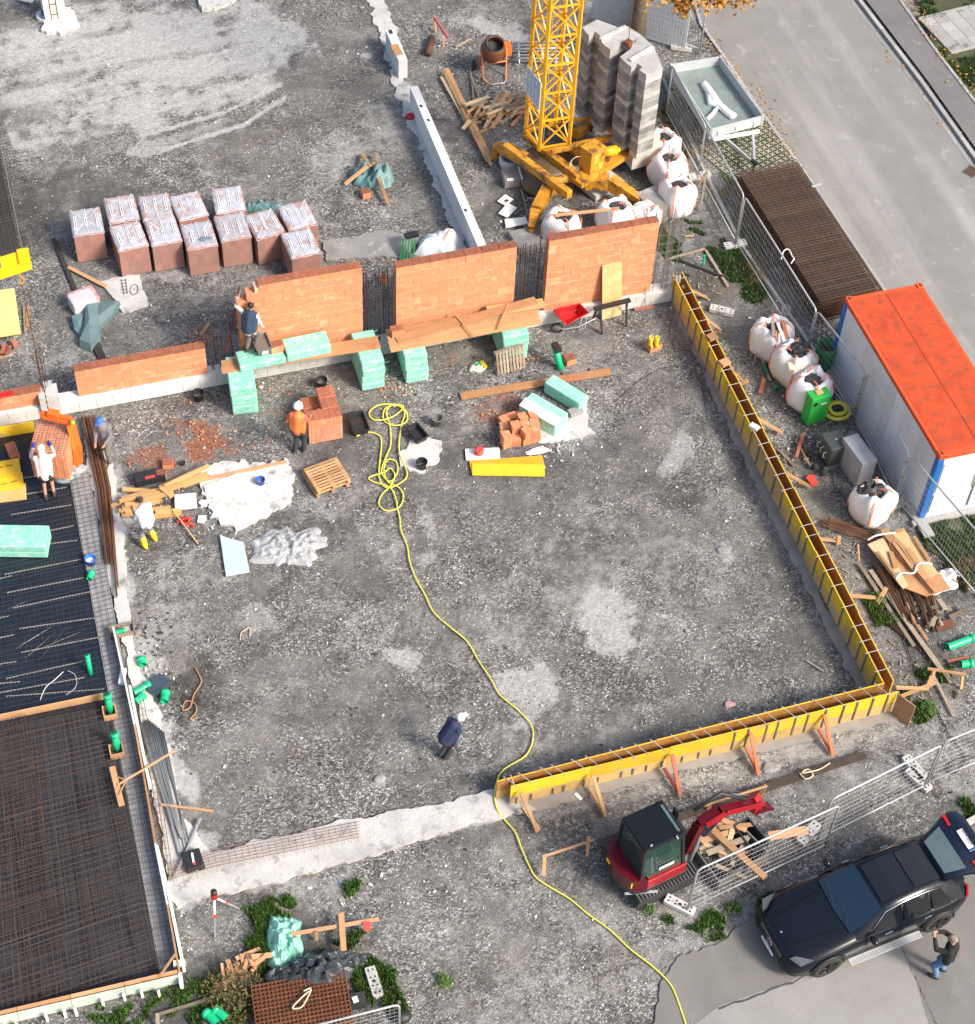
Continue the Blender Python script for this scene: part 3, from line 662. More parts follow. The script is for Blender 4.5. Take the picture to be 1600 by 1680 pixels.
w1 = wall('low long brick wall of four courses left of the standing rebar', fx(122, 612), fx(337, 575), 4, (), 2)
w2 = wall('tall brick wall with stepped left end behind the man in the navy vest', fx(389, 500), fx(594, 433), 12, ((10, .27), (11, .62)), 3)
w3 = wall('middle brick wall rising behind the broad plank platform', fx(650, 443), fx(849, 408), 11, (), 4)
w4 = wall('right brick wall with a wide board leaning against it', fx(902, 390), fx(1083, 364), 11, (), 5)
0 and print('walls', fx(68, 645), fx(122, 612), fx(337, 575), fx(389, 500), fx(594, 433), fx(650, 443), fx(849, 408), fx(902, 390), fx(1083, 364), 'tops', fz(594, 433), fz(650, 443), fz(849, 408), fz(1083, 364), fz(122, 612), fz(68, 645))
# red tool on stub wall
m = MB(); q = FY(0, 652, YW); m.box((q.x + .1, YW + .1, .94), (.55, .10, .05), .02); m.box((q.x + .28, YW + .1, .975), (.1, .07, .03)); tag(m.build('spirit_level', redM), 'short red spirit level lying on the low wall stub at the left edge', 'spirit level')
# standing rebar groups
def dowels(label, x0, x1, y0, y1, n, z0, z1, mat, th=.015, lean=.05, group='starter bars standing between the walls'):
    root = T('starter_bars', label, 'rebar cage', ((x0 + x1) / 2, (y0 + y1) / 2, z0), 0, group)
    for i in range(n):
        x = x0 + (x1 - x0) * (i + .5) / n + random.uniform(-.03, .03); y = random.choice((y0, y1)) + random.uniform(-.03, .03); zt = z1 + random.uniform(-.15, .15)
        m = MB(); m.tube([(x, y, z0), (x + random.uniform(-lean, lean), y + random.uniform(-lean, lean), zt)], th, 5); m.build('bar', mat, root)
    m = MB()
    for k in range(int((z1 - z0) / .35)):
        z = z0 + .15 + k * .33
        if z > z1 - .5 and k > 2: break
        m.tube([(x0, y0, z), (x1, y0, z), (x1, y1, z), (x0, y1, z)], .005, 4, closed=True)
    m.build('stirrup', mat, root); return root
dowels('black starter bars left of the stepped brick wall', fx(341, 560), fx(385, 550), YW + .05, YW + .28, 9, .48, 1.9, rebarM)
dowels('dark starter bars in the gap between the stepped wall and the middle wall', fx(597, 500), fx(648, 500), YW + .05, YW + .28, 12, .4, 2.9, rebarM)
dowels('dark starter bars in the gap left of the right brick wall', fx(850, 450), fx(897, 450), YW + .05, YW + .28, 11, .4, 2.9, rebarM)
dowels('row of tall grey starter bars beyond the right end of the brick wall', 17.35, 18.1, YW + .02, YW + .4, 18, .4, 3.2, M('grey_rebar', (.20, .18, .165), .7, metal=.3), .010, .04)
dowels('few brown starter bars beside the crane chain at the low walls', fx(72, 660), fx(84, 660), YW + .05, YW + .25, 5, .48, 2.0, rebarB, .010, .05)
dowels('short rusty starter bars left of the low brick wall', fx(94, 660), fx(119, 655), YW + .25, YW + .32, 4, .48, .95, rebarB, .010, .03)
# pier between stubs
m = MB(); x0, x1 = fx(72, 690), fx(104, 685); m.box(((x0 + x1) / 2, YW + .02, .42), (x1 - x0, .5, .84)); o = m.build('column_block', concM); tag(o, 'squat grey concrete block between the two low brick walls', 'concrete block')
m = MB(); m.box((fx(83, 655), YW + .22, .90), (.24, .16, .12)); tag(m.build('post_base', gryL), 'small grey post base on the concrete block between the low walls', 'post base')
# light concrete wall at the top
def cwall(label, a, b, h, th, extra=None):
    root = T('concrete_wall', label, 'concrete wall', ((a + b) / 2).xy.to_3d(), 0, 'low pale concrete walls at the top')
    d = (b - a).normalized(); m = MB(); m.bar((a.x, a.y, h / 2), (b.x, b.y, h / 2), th, h); m.build('wall_body', concW, root)
    return root, d
hA = .72
tA = G(633, 49, hA); tB = G(655, 98, hA); tC = G(668, 97, hA)
cw1, d1 = cwall('short pale concrete wall with a timber inlay and an open box in its top', (G(640, 48, hA)), G(661.5, 99, hA), hA, .30)
m = MB(); a = G(646.5, 73, hA + .01); b = G(655.5, 90, hA + .01); m.bar((a.x, a.y, hA + .004), (b.x, b.y, hA + .004), .26, .03); m.build('timber_inlay', plankM, cw1)
m = MB(); a = G(641, 52, hA); m.box((a.x, a.y, hA + .002), (.12, .22, .012)); m.build('box_recess', rubM, cw1)
hB = .85
cw2, d2 = cwall('long low pale concrete wall running down to the brick walls', G(679, 141, hB), G(800, 424, hB), hB, .26)
m = MB()
for q in ((691, 174), (703, 197), (764, 345)): a = G(*q, hB); m.box((a.x, a.y, hB + .002), (.08, .12, .012), .2)
m.build('anchor_pocket', rubM, cw2)
# corner pale pieces: right end of the plinth
m = MB()
for dx in (0, .1): m.box((18.05 + dx, YW - .12, .48), (.07, .07, .95))
tag(m.build('joint_post', galvM), 'pair of slim grey metal posts where plinth and yellow formwork meet', 'post')
# ------------------------------------------------------------------ formwork
def formwork(label, pa, pb, pc, pd, n, faceneg, zt=.85, short=0):
    """panel one top edge pa-pb, panel two top edge pc-pd (photo pixels at height zt)"""
    A, B, C_, D = G(*pa, zt), G(*pb, zt), G(*pc, zt), G(*pd, zt)
    root = T('formwork', label, 'formwork', ((A + B) / 2).xy.to_3d(), 0, 'yellow timber formwork for the footings'); root.location.z = 0
    d = (B - A).normalized(); nrm = Vector((-d.y, d.x, 0))
    if nrm.dot(C_ - A) < 0: nrm = -nrm      # from panel one to panel two
    L_ = (B - A).length; k = max(4, round(L_ / 2.0))
    for pi, (P0, P1) in enumerate(((A, B), (C_, D))):
        for i in range(k):
            q = P0.lerp(P1, i / k); r = P0.lerp(P1, (i + .997) / k); zj = random.uniform(-.02, .03)
            off = nrm * random.uniform(-.008, .008)
            for lv, (z0, z1) in enumerate(((0.0, .40), (.403, zt))):
                m = MB(); m.bar((q.x + off.x, q.y + off.y, (z0 + z1 + zj) / 2), (r.x + off.x, r.y + off.y, (z0 + z1 + zj) / 2), .027, z1 - z0 + (zj if lv else -zj * 0))
                mt = plyM if lv else plyW
                if random.random() < .12: mt = plyW
                m.build('board', mt, root)
                if lv:      # inner skin is brown
                    m = MB(); s_ = 1 if pi == 0 else -1; o2 = off + nrm * s_ * .0165
                    m.bar((q.x + o2.x, q.y + o2.y, (z0 + z1 + zj) / 2 - .002), (r.x + o2.x, r.y + o2.y, (z0 + z1 + zj) / 2 - .002), .005, z1 - z0 - .006 + zj); m.build('oiled_face', plyB, root)
    for i in range(n):
        t = (i + .5) / n + random.uniform(-.011, .011); q = A.lerp(B, t); r = C_.lerp(D, t); zq = zt + .015
        m = MB(); e = nrm * .07
        m.bar((q - e).xy.to_3d() + Vector((0, 0, zq)), (r + e).xy.to_3d() + Vector((0, 0, zq)), .012, .012); m.build('tie', gryL, root)
        for P_, s_ in ((q, -1), (r, 1)):
            m = MB(); c = P_ + nrm * s_ * .028; sh_ = s_ < 0 and i < short; m.bar((c.x, c.y, .08), (c.x, c.y, .34 if sh_ else zt + .02), .035, .028); m.build('clamp_bar', gryM, root)
    return root, A, B, C_, D, nrm, d
fr = formwork('long yellow formwork running down the right side of the gravel yard', (1105, 451), (1450, 1122), (1119, 447), (1467, 1117), 27, True, .85)
ff = formwork('bright yellow formwork along the lower right edge of the gravel yard', (838.5, 1291), (1474, 1135), (816, 1281), (1452, 1121), 24, True, .85, 13)
m = MB(); a = G(1474, 1140, .8); m.bar((a.x, a.y, .42), (a.x + .25, a.y - .45, .42), .03, .85); m.build('end_board', woodM, ff[0])
m = MB(); a = G(817, 1281, .8); b = G(838, 1292, .8); m.bar((b.x + .1, b.y + .05, .45), (b.x + .1, b.y + .32, .45), .03, .7); m.build('end_board', woodM, ff[0])
# timber braces of the formwork
def brace(label, pts, mat=woodM, wd=.09, th=.045, cat='timber brace', name='brace', group='braces propping the formwork'):
    """pts: list of ((x,y,z),(x,y,z)) in photo pixels with heights"""
    c0 = G(*pts[0][0][:2], pts[0][0][2]); root = T(name, label, cat, (c0.x, c0.y, 0), 0, group)
    for a, b in pts:
        m = MB(); m.bar(G(*a), G(*b), wd, th); m.build('board', mat, root)
    return root
brace('timber brace with foot at the left end of the lower formwork', [((855, 1300, .7), (882, 1365, .05)), ((860, 1325, .1), (884, 1362, .05))])
brace('second timber brace from the left below the lower formwork', [((973, 1272, .7), (994, 1340, .05)), ((968, 1292, .15), (992, 1336, .05))])
brace('third brace below the lower formwork, its strut red', [((1103, 1238, .7), (1116, 1305, .05)), ((1090, 1260, .2), (1114, 1302, .05))], M('red_brown_timber', (.36, .12, .07), .8, var=.2))
brace('fourth brace, reddish, below the lower formwork above the excavator arm', [((1232, 1202, .7), (1245, 1272, .05)), ((1224, 1225, .2), (1244, 1268, .05))], M('red_timber', (.50, .16, .07), .8, var=.2))
brace('fifth brace, reddish, near the right end of the lower formwork', [((1353, 1172, .7), (1367, 1240, .05)), ((1343, 1195, .2), (1366, 1236, .05))], MC['red_timber'])
brace('short flat board propping the formwork near its upper end', [((1120, 470, .75), (1160, 488, .05))])
brace('flat board propping the formwork beside the perforated block', [((1155, 520, .8), (1183, 541, .05)), ((1150, 556, .1), (1182, 541, .04))])
brace('short board prop at the formwork beside the first bulk bag', [((1205, 610, .8), (1225, 630, .05)), ((1210, 635, .1), (1228, 622, .3))])
brace('light board prop at the formwork left of the green machine', [((1242, 686, .8), (1284, 710, .05))], woodM, .12)
brace('light board prop at the formwork left of the foil wrapped box', [((1290, 776, .8), (1330, 799, .05))], woodM, .12)
brace('light board prop at the formwork beside the rusty rods', [((1344, 884, .7), (1377, 887, .05)), ((1375, 893, .02), (1377, 880, .4))], woodM, .1)
brace('light board prop at the formwork beside the long grey beams', [((1395, 977, .7), (1441, 981, .05)), ((1440, 990, .05), (1455, 964, .4))], woodM, .1)
brace('light board props at the lower right formwork corner', [((1470, 1128, .5), (1523, 1130, .05)), ((1480, 1142, .1), (1535, 1120, .1)), ((1522, 1128, .05), (1533, 1100, .4))], woodM, .09)
brace('batter board on pegs right of the formwork corner', [((1522, 1097, .45), (1585, 1107, .45)), ((1533, 1100, .45), (1528, 1125, 0)), ((1580, 1106, .45), (1577, 1130, 0))], woodM, .07, cat='batter board', name='batter_board', group='batter boards')
m = MB()
for a, b in (((1155, 553, .93), (1170, 540, .93)), ((1181, 594, .93), (1196, 588, .93))):
    pass
for lab, x, y in (('small light wood block on top of the right formwork, upper one', 1168, 553), ('small light wood block on top of the right formwork, lower one', 1189, 595)):
    m = MB(); q = G(x, y, .92); m.box((q.x, q.y, .93), (.28, .22, .10), .3); tag(m.build('wood_block', woodM), lab, 'wood block', 'wood blocks on the formwork')
m = MB(); q = G(1238, 700, .92); m.box((q.x, q.y, .92), (.16, .26, .08), .6); tag(m.build('cloth_scrap', styM), 'small white cloth scrap on the right formwork', 'cloth scrap')
# ------------------------------------------------------------------ site container
ct = T('site_container', 'white site container with orange roof and blue corner posts', 'container', (22.7, 29.3, 0))
X0, X1, Y0, Y1, CZ = 21.52, 23.86, 26.33, 32.42, 2.6
blueM = M('container_blue', (.015, .13, .42), .45, var=.1, bump=0)
cwM = M('container_white', (.70, .72, .74), .5, var=.04, bump=.05, fine=8, dirt=((.45, .44, .42), 2.5, .66))
orR = M('container_orange', (.58, .072, .016), .55, var=.22, sc=2.2, fine=12, bump=.25, dirt=((.33, .065, .022), 3.2, .50))
m = MB(); m.box(((X0 + X1) / 2, (Y0 + Y1) / 2, CZ / 2 + .05), (X1 - X0 - .12, Y1 - Y0 - .12, CZ - .3)); m.build('wall', cwM, ct)
for s_, nm in ((-1, X0 + .045), (1, X1 - .045)):
    for k in range(12):
        a = Y0 + .18 + (Y1 - Y0 - .36) * k / 12; b = Y0 + .18 + (Y1 - Y0 - .36) * (k + .985) / 12
        m = MB(); m.box((nm, (a + b) / 2, CZ / 2), (.035, b - a, CZ - .36)); m.build('panel', cwM, ct)
for k in range(4):
    a = X0 + .18 + (X1 - X0 - .36) * k / 4
    m = MB(); m.box((a + (X1 - X0 - .36) / 8, Y1 - .045, CZ / 2), ((X1 - X0 - .36) / 4 - .01, .035, CZ - .36)); m.build('panel', cwM, ct)
for x in (X0 + .09, X1 - .09):
    for y in (Y0 + .09, Y1 - .09):
        m = MB(); m.box((x, y, CZ / 2 - .05), (.19, .19, CZ - .25)); m.build('corner_post', blueM, ct, bevel=.02)
m = MB(); m.box(((X0 + X1) / 2, (Y0 + Y1) / 2, CZ - .03), (X1 - X0 - .22, Y1 - Y0 - .22, .07)); m.build('roof', orR, ct, bevel=.02)
m = MB(); m.box(((X0 + X1) / 2 + .02, (Y0 + Y1) / 2, CZ + .008), (.035, Y1 - Y0 - .3, .012)); m.build('roof_seam', M('dark_orange', (.35, .05, .012), .6), ct)
m = MB()
for x in (X0 + .06, X1 - .06): m.box((x, (Y0 + Y1) / 2, CZ - .075), (.12, Y1 - Y0 - .3, .15))
for y in (Y0 + .06, Y1 - .06): m.box(((X0 + X1) / 2, y, CZ - .075), (X1 - X0 - .3, .12, .15))
m.build('roof_rail', M('rail_orange', (.62, .085, .02), .5, var=.1, bump=0), ct, bevel=.012)
for x in (X0 + .09, X1 - .09):
    for y in (Y0 + .09, Y1 - .09):
        m = MB(); m.box((x, y, CZ - .04), (.19, .19, .16)); cc = m.build('corner_casting', MC['rail_orange'], ct, bevel=.01)
        m = MB(); m.box((x, y, CZ + .041), (.05, .10, .006)); m.build('hole', blkM, cc)
m = MB()
for x in (X0 + .06, X1 - .06): m.box((x, (Y0 + Y1) / 2, .06), (.11, Y1 - Y0 - .3, .12))
m.box(((X0 + X1) / 2, Y0 + .06, .06), (X1 - X0 - .3, .11, .12)); m.build('base_rail', cwM, ct)
wn = MB(); wx = X0 + .75; wn.box((wx, Y0 + .035, 1.62), (1.0, .05, 1.15)); wo_ = wn.build('window', whtM, ct)
m = MB(); m.box((wx, Y0 + .006, 1.62), (.86, .012, 1.0)); m.build('shutter', M('roller_shutter', (.62, .66, .68), .5, bump=0), wo_)
m = MB(); m.box((wx, Y0 - .01, 1.0), (1.1, .09, .03)); m.build('sill', whtM, wo_)
m = MB(); m.box((X0 + 1.78, Y0 + .035, 1.18), (.82, .05, 2.05)); do_ = m.build('door', whtM, ct)
m = MB(); m.bar((X0 + 1.38, Y0 - .0, .25), (X0 + 1.38, Y0 - .0, 2.2), .035, .035); m.bar((X0 + 2.12, Y0 - .02, 1.1), (X0 + 2.0, Y0 - .02, 1.1), .03, .03); m.build('handle', gryM, do_)
m = MB(); m.box((X0 + .9, Y0 + .03, .55), (1.3, .03, .7)); m.build('panel', cwM, ct)
m = MB(); m.box((X0 + .02, 29.0, .05), (.3, 6.6, .1)); m.box(((X0 + X1) / 2, Y0 - .1, .04), (2.8, .16, .1)); tag(m.build('kerb_edging', kerbM), 'narrow concrete edging around the foot of the container', 'edging', kind='structure')
# ------------------------------------------------------------------ mesh fences
def fence_panel(label, a, b, group, H_=2.0, tilt=(0, 0)):
    """a,b ground world points"""
    a = Vector((a[0], a[1], 0)); b = Vector((b[0], b[1], 0)); d = (b - a).normalized(); up = Vector((tilt[0], tilt[1], 1)).normalized(); z0 = .12
    root = T('mesh_fence', label, 'fence', (a + b) / 2, 0, group); L_ = (b - a).length; r = .12
    m = MB(); pts = [a + up * z0]
    for t in (0, .5, 1): pts.append(a + up * (H_ - r + r * math.sin(t * math.pi / 2)) + d * (r - r * math.cos(t * math.pi / 2)))
    for t in (0, .5, 1): pts.append(b + up * (H_ - r + r * math.cos(t * math.pi / 2)) - d * (r - r * math.sin(t * math.pi / 2)))
    pts.append(b + up * z0); m.tube(pts, .027, 8); m.tube([a + up * (z0 + .08), b + up * (z0 + .08)], .022, 6); m.tube([a + up * .02, a + up * .3], .015, 6); m.tube([b + up * .02, b + up * .3], .015, 6)
    m.build('frame', galvM, root)
    m = MB(); n = int(L_ / .10)
    for i in range(1, n): q = a + d * L_ * i / n; m.tube([q + up * (z0 + .08), q + up * (H_ - .02)], .0018, 3, cap=False)
    for i in range(1, 8): z = z0 + .08 + (H_ - .1 - z0) * i / 8; m.tube([a + up * z, b + up * z], .0026, 3, cap=False)
    m.build('wire_mesh', M('wire_grey', (.42, .43, .44), .5, bump=0), root)
    m = MB()
    for z in (.5, 1.1, 1.7): m.box(b + up * z, (.06, .05, .05))
    m.build('clamp', gryM, root)
    return root
def foot(label, px, py, ang, z=0, loc=None, group='perforated concrete fence feet'):
    q = loc or G(px, py, z); root = T('fence_foot', label, 'concrete block', (q[0], q[1], 0), ang, group)
    M_ = root_matrix(root); m = MB(); m.v = []
    b = MB(); b.prism([(-.36, -.11), (-.30, -.12), (.30, -.12), (.36, -.11), (.36, .11), (.30, .12), (-.30, .12), (-.36, .11)], 0, .13)
    b.v = [tuple(M_ @ Vector(v)) for v in b.v]; b.build('block', concM, root)
    b = MB()
    for x in (-.27, -.1, .1, .27):
        for y in (-.05, .05): b.lathe([(0, .134), (.024, .134)], (x, y, 0), 8)
    b.lathe([(0, .135), (.04, .135)], (0, 0, 0), 8); b.v = [tuple(M_ @ Vector(v)) for v in b.v]; b.build('hole', blkM, root); return root
FG = 'galvanised mesh fence panels'
def fp(label, pa, pb, **k): a, b = G(*pa), G(*pb); return fence_panel(label, a, b, FG, **k)
fp('mesh fence panel nearest the excavator, crossing the wood box', (1127, 1497), (1352, 1393))
fp('mesh fence panel behind the black car, middle one of the lower fence', (1340, 1383), (1514, 1296), H_=2.0)
fp('mesh fence panel at the right edge above the raised tailgate', (1520, 1290), (1700, 1215))
foot('perforated fence foot at the lower end of the fence by the excavator', 1115, 1488, -.8)
foot('perforated fence foot between the first two lower fence panels', 1326, 1370, .55)
foot('perforated fence foot where the lower fence reaches the right edge', 1506, 1282, -1.2)
foot('perforated fence foot under the upper side of the lower fence', 1500, 1262, -1.3)
fp('mesh fence panel beside the trailer drawbar', (1145, 290), (1205, 402))
fp('mesh fence panel between the bulk bag row and the trailer', (1092, 190), (1145, 290))
fp('mesh fence panel beside the stack of steel mesh', (1207, 405), (1320, 590))
fp('mesh fence panel in front of the upper part of the container', (1322, 592), (1398, 690))
fp('mesh fence panel in front of the middle of the container', (1402, 692), (1466, 825))
fp('mesh fence panel below the container at the right edge', (1470, 828), (1640, 1030))
foot('perforated fence foot below the trailer beside the white bags', 1147, 291, .0)
foot('perforated fence foot beside the stacked mesh', 1206, 404, 0)
foot('perforated fence foot beside the lowest bulk bag', 1468, 830, .2)
foot('perforated block lying near the upper right formwork', 1184, 512, -.6)
foot('perforated fence foot standing above the trailer', 1118, 80, -.45)
foot('perforated fence foot near the bottom, right of the rusty mesh pile', 614, 1614, 1.6)
fp('mesh fence panel in front of the pale panels at the top', (1070, 60), (1148, 88))
fp('mesh fence panel at the bottom edge, right of the green pipes', (500, 1740), (655, 1700), H_=1.6)
# pale upright panels at the top behind the concrete blocks
for lb, pa, pb in (('large pale sheet standing behind the ballast blocks, left of the tree', (970, 30), (1040, 52)), ('large pale sheet standing right of the tree trunk', (1054, 62), (1124, 84))):
    a, b = G(*pa), G(*pb); root = T('pale_sheet', lb, 'sheet', (a + b) / 2, 0, 'pale sheets on the mesh fence')
    m = MB(); m.bar((a.x, a.y, .9), (b.x, b.y, .9), .03, 1.7); m.build('sheet', M('pale_sheet', (.52, .54, .56), .7, var=.06, bump=.1), root)
    m = MB(); d = (b - a).normalized(); nn = Vector((-d.y, d.x, 0)); nn = nn if nn.y < 0 else -nn
    for i in range(14): q = a.lerp(b, (i + .5) / 14) + nn * .03; m.tube([q + Vector((0, 0, .05)), q + Vector((0, 0, 1.9))], .004, 3)
    for i in range(9): z = .1 + i * .21; m.tube([a + nn * .03 + Vector((0, 0, z)), b + nn * .03 + Vector((0, 0, z))], .004, 3)
    m.build('wire_mesh', gryL, root)
# ------------------------------------------------------------------ crane
cr = T('tower_crane', 'yellow lattice tower crane on a spread base behind the brick walls', 'crane', G(898, 262))
zb = 1.15
Lq, Cq, Rq = G(862, 216, zb), G(897, 250, zb), G(934, 239, zb); 
cx_ = (Lq + Rq) / 2; hv = (Rq - Lq) / 2; pv_ = Vector((-hv.y, hv.x, 0))
if pv_.y > 0: pv_ = -pv_
legs = [cx_ - hv * .98, cx_ + pv_ * .85, cx_ + hv * .98, cx_ - pv_ * .85]
ztop = 17
legv = lambda i, z: Vector((legs[i % 4].x, legs[i % 4].y, z))
for i in range(4):
    m = MB(); m.bar(legv(i, zb), legv(i, ztop), .10, .10, up=(hv.x, hv.y, 0)); m.build('leg', yelM, cr)
step = 1.02; k = 0; z = zb + .1
while z < ztop - 1:
    for i in range(4):
        m = MB(); m.bar(legv(i, z), legv(i + 1, z), .05); a, b = (i, i + 1)
        m.bar(legv(a, z), legv(b, z + step), .042); m.bar(legv(b, z), legv(a, z + step), .042); m.build('lattice', yelM, cr)
    z += step
# sign board on left face
m = MB(); a = legv(0, 3.15); b = legv(1, 3.15); out = ((a + b) / 2 - cx_); out.z = 0; out.normalize()
a += out * .09; b += out * .09; m.bar((a.x, a.y, 3.2), (b.x, b.y, 3.2), .02, 1.0, up=(0, 0, 1)); sb = m.build('sign_board', M('sign_pale', (.60, .66, .70), .5, var=.03, bump=0), cr)
m = MB(); random.seed(3)
for c in range(4):
    for r in range(9):
        t = .06 + c * .235; q = a.lerp(b, t) + out * .014; w2 = a.lerp(b, t + random.uniform(.10, .19)) + out * .014; zz = 3.62 - r * .1
        m.bar((q.x, q.y, zz), (w2.x, w2.y, zz), .004, .035)
m.build('print', M('sign_print', (.22, .28, .33), .6, bump=0), sb)
# slewing base and outriggers
def gp(x, y, z): return G(x, y, z)
m = MB(); bc = gp(900, 262, .9); m.lathe([(0, .95), (.75, .95), (.8, .9), (.8, .7), (.6, .65), (.6, .35), (.9, .3), (.9, .1)], (bc.x, bc.y, 0), 20); m.build('slewing_ring', M('greasy_steel', (.12, .08, .04), .5, var=.3), cr)
m = MB()
for a, b, w_, h_ in (((828, 240, 1.0), (935, 320, 1.0), .22, .28), ((862, 222, 1.05), (897, 250, 1.05), .2, .2), ((897, 250, 1.05), (950, 292, 1.0), .24, .26), ((934, 239, 1.05), (960, 268, 1.0), .2, .22),
                     ((897, 250, 1.05), (1020, 222, 1.1), .16, .2), ((945, 300, .9), (1030, 246, .9), .5, .16), ((905, 248, 1.5), (960, 238, 1.5), .12, .14),
                     ((862, 216, 1.1), (905, 198, 1.1), .14, .16), ((905, 198, 1.1), (974, 195, 1.25), .1, .1), ((974, 195, 1.25), (1018, 224, 1.1), .12, .12), ((974, 195, 1.25), (970, 215, .4), .08, .08)):
    m.bar(G(*a), G(*b), w_, h_)
m.build('base_frame', yelW, cr, bevel=.015)
def outrigger(pts, lb=None):
    m = MB(); P_ = [G(*p[:3]) for p in pts]
    for (a, b, p, q) in zip(P_[:-1], P_[1:], pts[:-1], pts[1:]):
        n = 5
        for i in range(n): m.bar(a.lerp(b, i / n), a.lerp(b, (i + 1.02) / n), p[3] + (q[3] - p[3]) * i / n, (p[4] + (q[4] - p[4]) * i / n))
    e = P_[-1]; m.lathe([(0, e.z), (.12, e.z), (.12, .1), (.24, .08), (.24, 0), (0, 0)], (e.x, e.y, 0), 10)
    o = m.build('outrigger', yelW, cr)
outrigger([(905, 300, .65, .35, .4), (880, 345, .6, .3, .36), (872, 374, .3, .18, .22)])
outrigger([(960, 300, .6, .3, .35), (1000, 298, .7, .34, .42), (1060, 335, .35, .2, .24)])
outrigger([(862, 262, .8, .3, .36), (835, 246, .7, .3, .34), (815, 240, .35, .2, .22)])
outrigger([(945, 222, .7, .3, .3), (985, 185, .6, .25, .3), (1010, 165, .35, .2, .2)])
m = MB(); P_ = [G(890, 318, .6), G(905, 300, .72), G(935, 290, .8), G(962, 296, .7)]; m.tube(P_, [.12, .16, .18, .14], 8); m.build('front_beam', yelW, cr)
m = MB(); q = G(970, 275, .95); rz = .45; m.box((q.x, q.y, 1.2), (.62, .52, 1.2), rz); cb = m.build('control_cabinet', yelW, cr, bevel=.02)
m = MB(); R = Matrix.Rotation(rz, 3, 'Z')
for (x, z, w_, h_) in ((-.1, 1.5, .2, .3), (.12, 1.15, .18, .2)): v = R @ Vector((x, -.265, 0)); m.box((q.x + v.x, q.y + v.y, z), (w_, .02, h_), rz)
m.build('hatch', M('hatch_yellow', (.70, .45, .08), .5, bump=0), cb)
m = MB(); a, b = G(988, 250, 1.3), G(1012, 246, 1.3); m.tube([a, b], .16, 12); m.tube([b, b + (b - a).normalized() * .1], .09, 10); m.build('motor', yelM, cr)
# cable coil
m = MB(); q = G(945, 262, 1.2)
for k in range(6):
    m.tube([q + Vector((math.cos(t) * (.17 + .02 * k), -.08 - .02 * k, math.sin(t) * (.2 + .015 * k))) for t in np.linspace(0, 6.2, 18)], .012, 4, closed=True)
m.build('cable_coil', M('pale_cable', (.62, .58, .42), .6, bump=0), cr)
m = MB()
for dx, dy in ((-.12, 0), (.1, .1)): m.tube([(cx_.x + dx, cx_.y + dy, .9), (cx_.x + dx, cx_.y + dy, ztop)], .009, 4)
m.build('cable', M('rope_pink', (.62, .46, .38), .6, bump=0), cr)
for i, (x, y, s1, s2, rz) in enumerate(((890, 300, 1.5, .9, -1.1), (985, 305, 1.2, .9, .4), (870, 395, 1.1, .8, .1), (1075, 348, .9, 1.0, .3))):
    m = MB(); q = G(x, y); m.box((q.x, q.y, .1 if i < 3 else .3), (s1, s2, .2 if i < 3 else .6), rz)
    tag(m.build('support_slab', concD if i != 1 else concM), ['worn concrete slab under the left side of the crane base', 'concrete slab under the right side of the crane base', 'broken concrete slab below the left outrigger foot', 'concrete block right of the white bags behind the brick wall'][i], 'concrete slab', 'concrete slabs under the crane')
# ballast blocks
zt = 4.3; z0b = 1.1
def ballast(label, top_px, z0, z1, n, mats):
    P_ = [G(x, y, z1) for x, y in top_px]; c = sum(P_, Vector()) / len(P_)
    root = T('ballast_stack', label, 'concrete blocks', (c.x, c.y, 0), 0, 'crane ballast stacks'); h = (z1 - z0) / n
    for i in range(n):
        j = Vector((random.uniform(-.012, .012), random.uniform(-.012, .012), 0)); s_ = random.uniform(.993, 1.003)
        m = MB(); m.prism([tuple((c + (p - c) * s_ + j)[:2]) for p in P_], z0 + i * h, z0 + (i + 1) * h - .014); m.build('block', mats[0] if i == n - 1 or (i % 3 == 0) else mats[random.randint(1, len(mats) - 1)], root)
    return root, c
bm = [M('ballast_a', (.40, .395, .38), .9, var=.2, sc=2), M('ballast_b', (.22, .22, .215), .9, var=.5, sc=2.5), M('ballast_c', (.30, .295, .285), .9, var=.45, sc=2.5)]
tl, cA = ballast('rear stack of grey crane ballast blocks with a ridge on top', [(956, 44), (980, 31), (1018, 45), (1028, 41), (1052, 56), (1040, 70), (1026, 66), (1002, 80), (993, 74), (984, 64), (985, 57), (976, 50), (967, 58)], z0b, zt, 17, bm)
tr2, cB = ballast('front stack of grey crane ballast blocks nearest the bulk bags', [(1017, 92), (1034, 80), (1041, 66), (1053, 57), (1073, 75), (1088, 111), (1061, 122), (1049, 114), (1054, 109), (1046, 103), (1036, 109), (1026, 101)], z0b, zt, 17, bm)
for rt, a, b in ((tl, (985, 65), (1027, 43)), (tr2, (1034, 99), (1072, 77))):
    m = MB(); m.bar(G(*a, zt + .03), G(*b, zt + .03), .14, .07); m.build('ridge', concM, rt, bevel=.02)
m = MB(); q = G(1031, 70, zt + .05); m.tube([(q.x, q.y, zt - .1), (q.x + .05, q.y + .1, zt + 5)], .012, 5); m.box((q.x, q.y, zt + .04), (.22, .2, .14), .6); tag(m.build('lifting_hook', orgD), 'small rusty lifting hook with a rope on the ballast blocks', 'hook')
m = MB(); m.prism([tuple(G(x, y, z0b)[:2]) for x, y in ((1013, 212), (1040, 248), (1082, 236), (1084, 220), (1050, 200))], .35, z0b - .02); m.build('ballast_foot', M('foot_pale', (.60, .55, .48), .85), tr2)
m = MB(); q = G(1027, 178, 2.2); v = G(1036, 172, 2.2) - q; m.box((q.x + .05, q.y - .5, 2.0), (.42, .42, .03), .6); tag(m.build('rust_plate', orgD), 'small square rust orange plate hanging on the front ballast stack', 'plate')
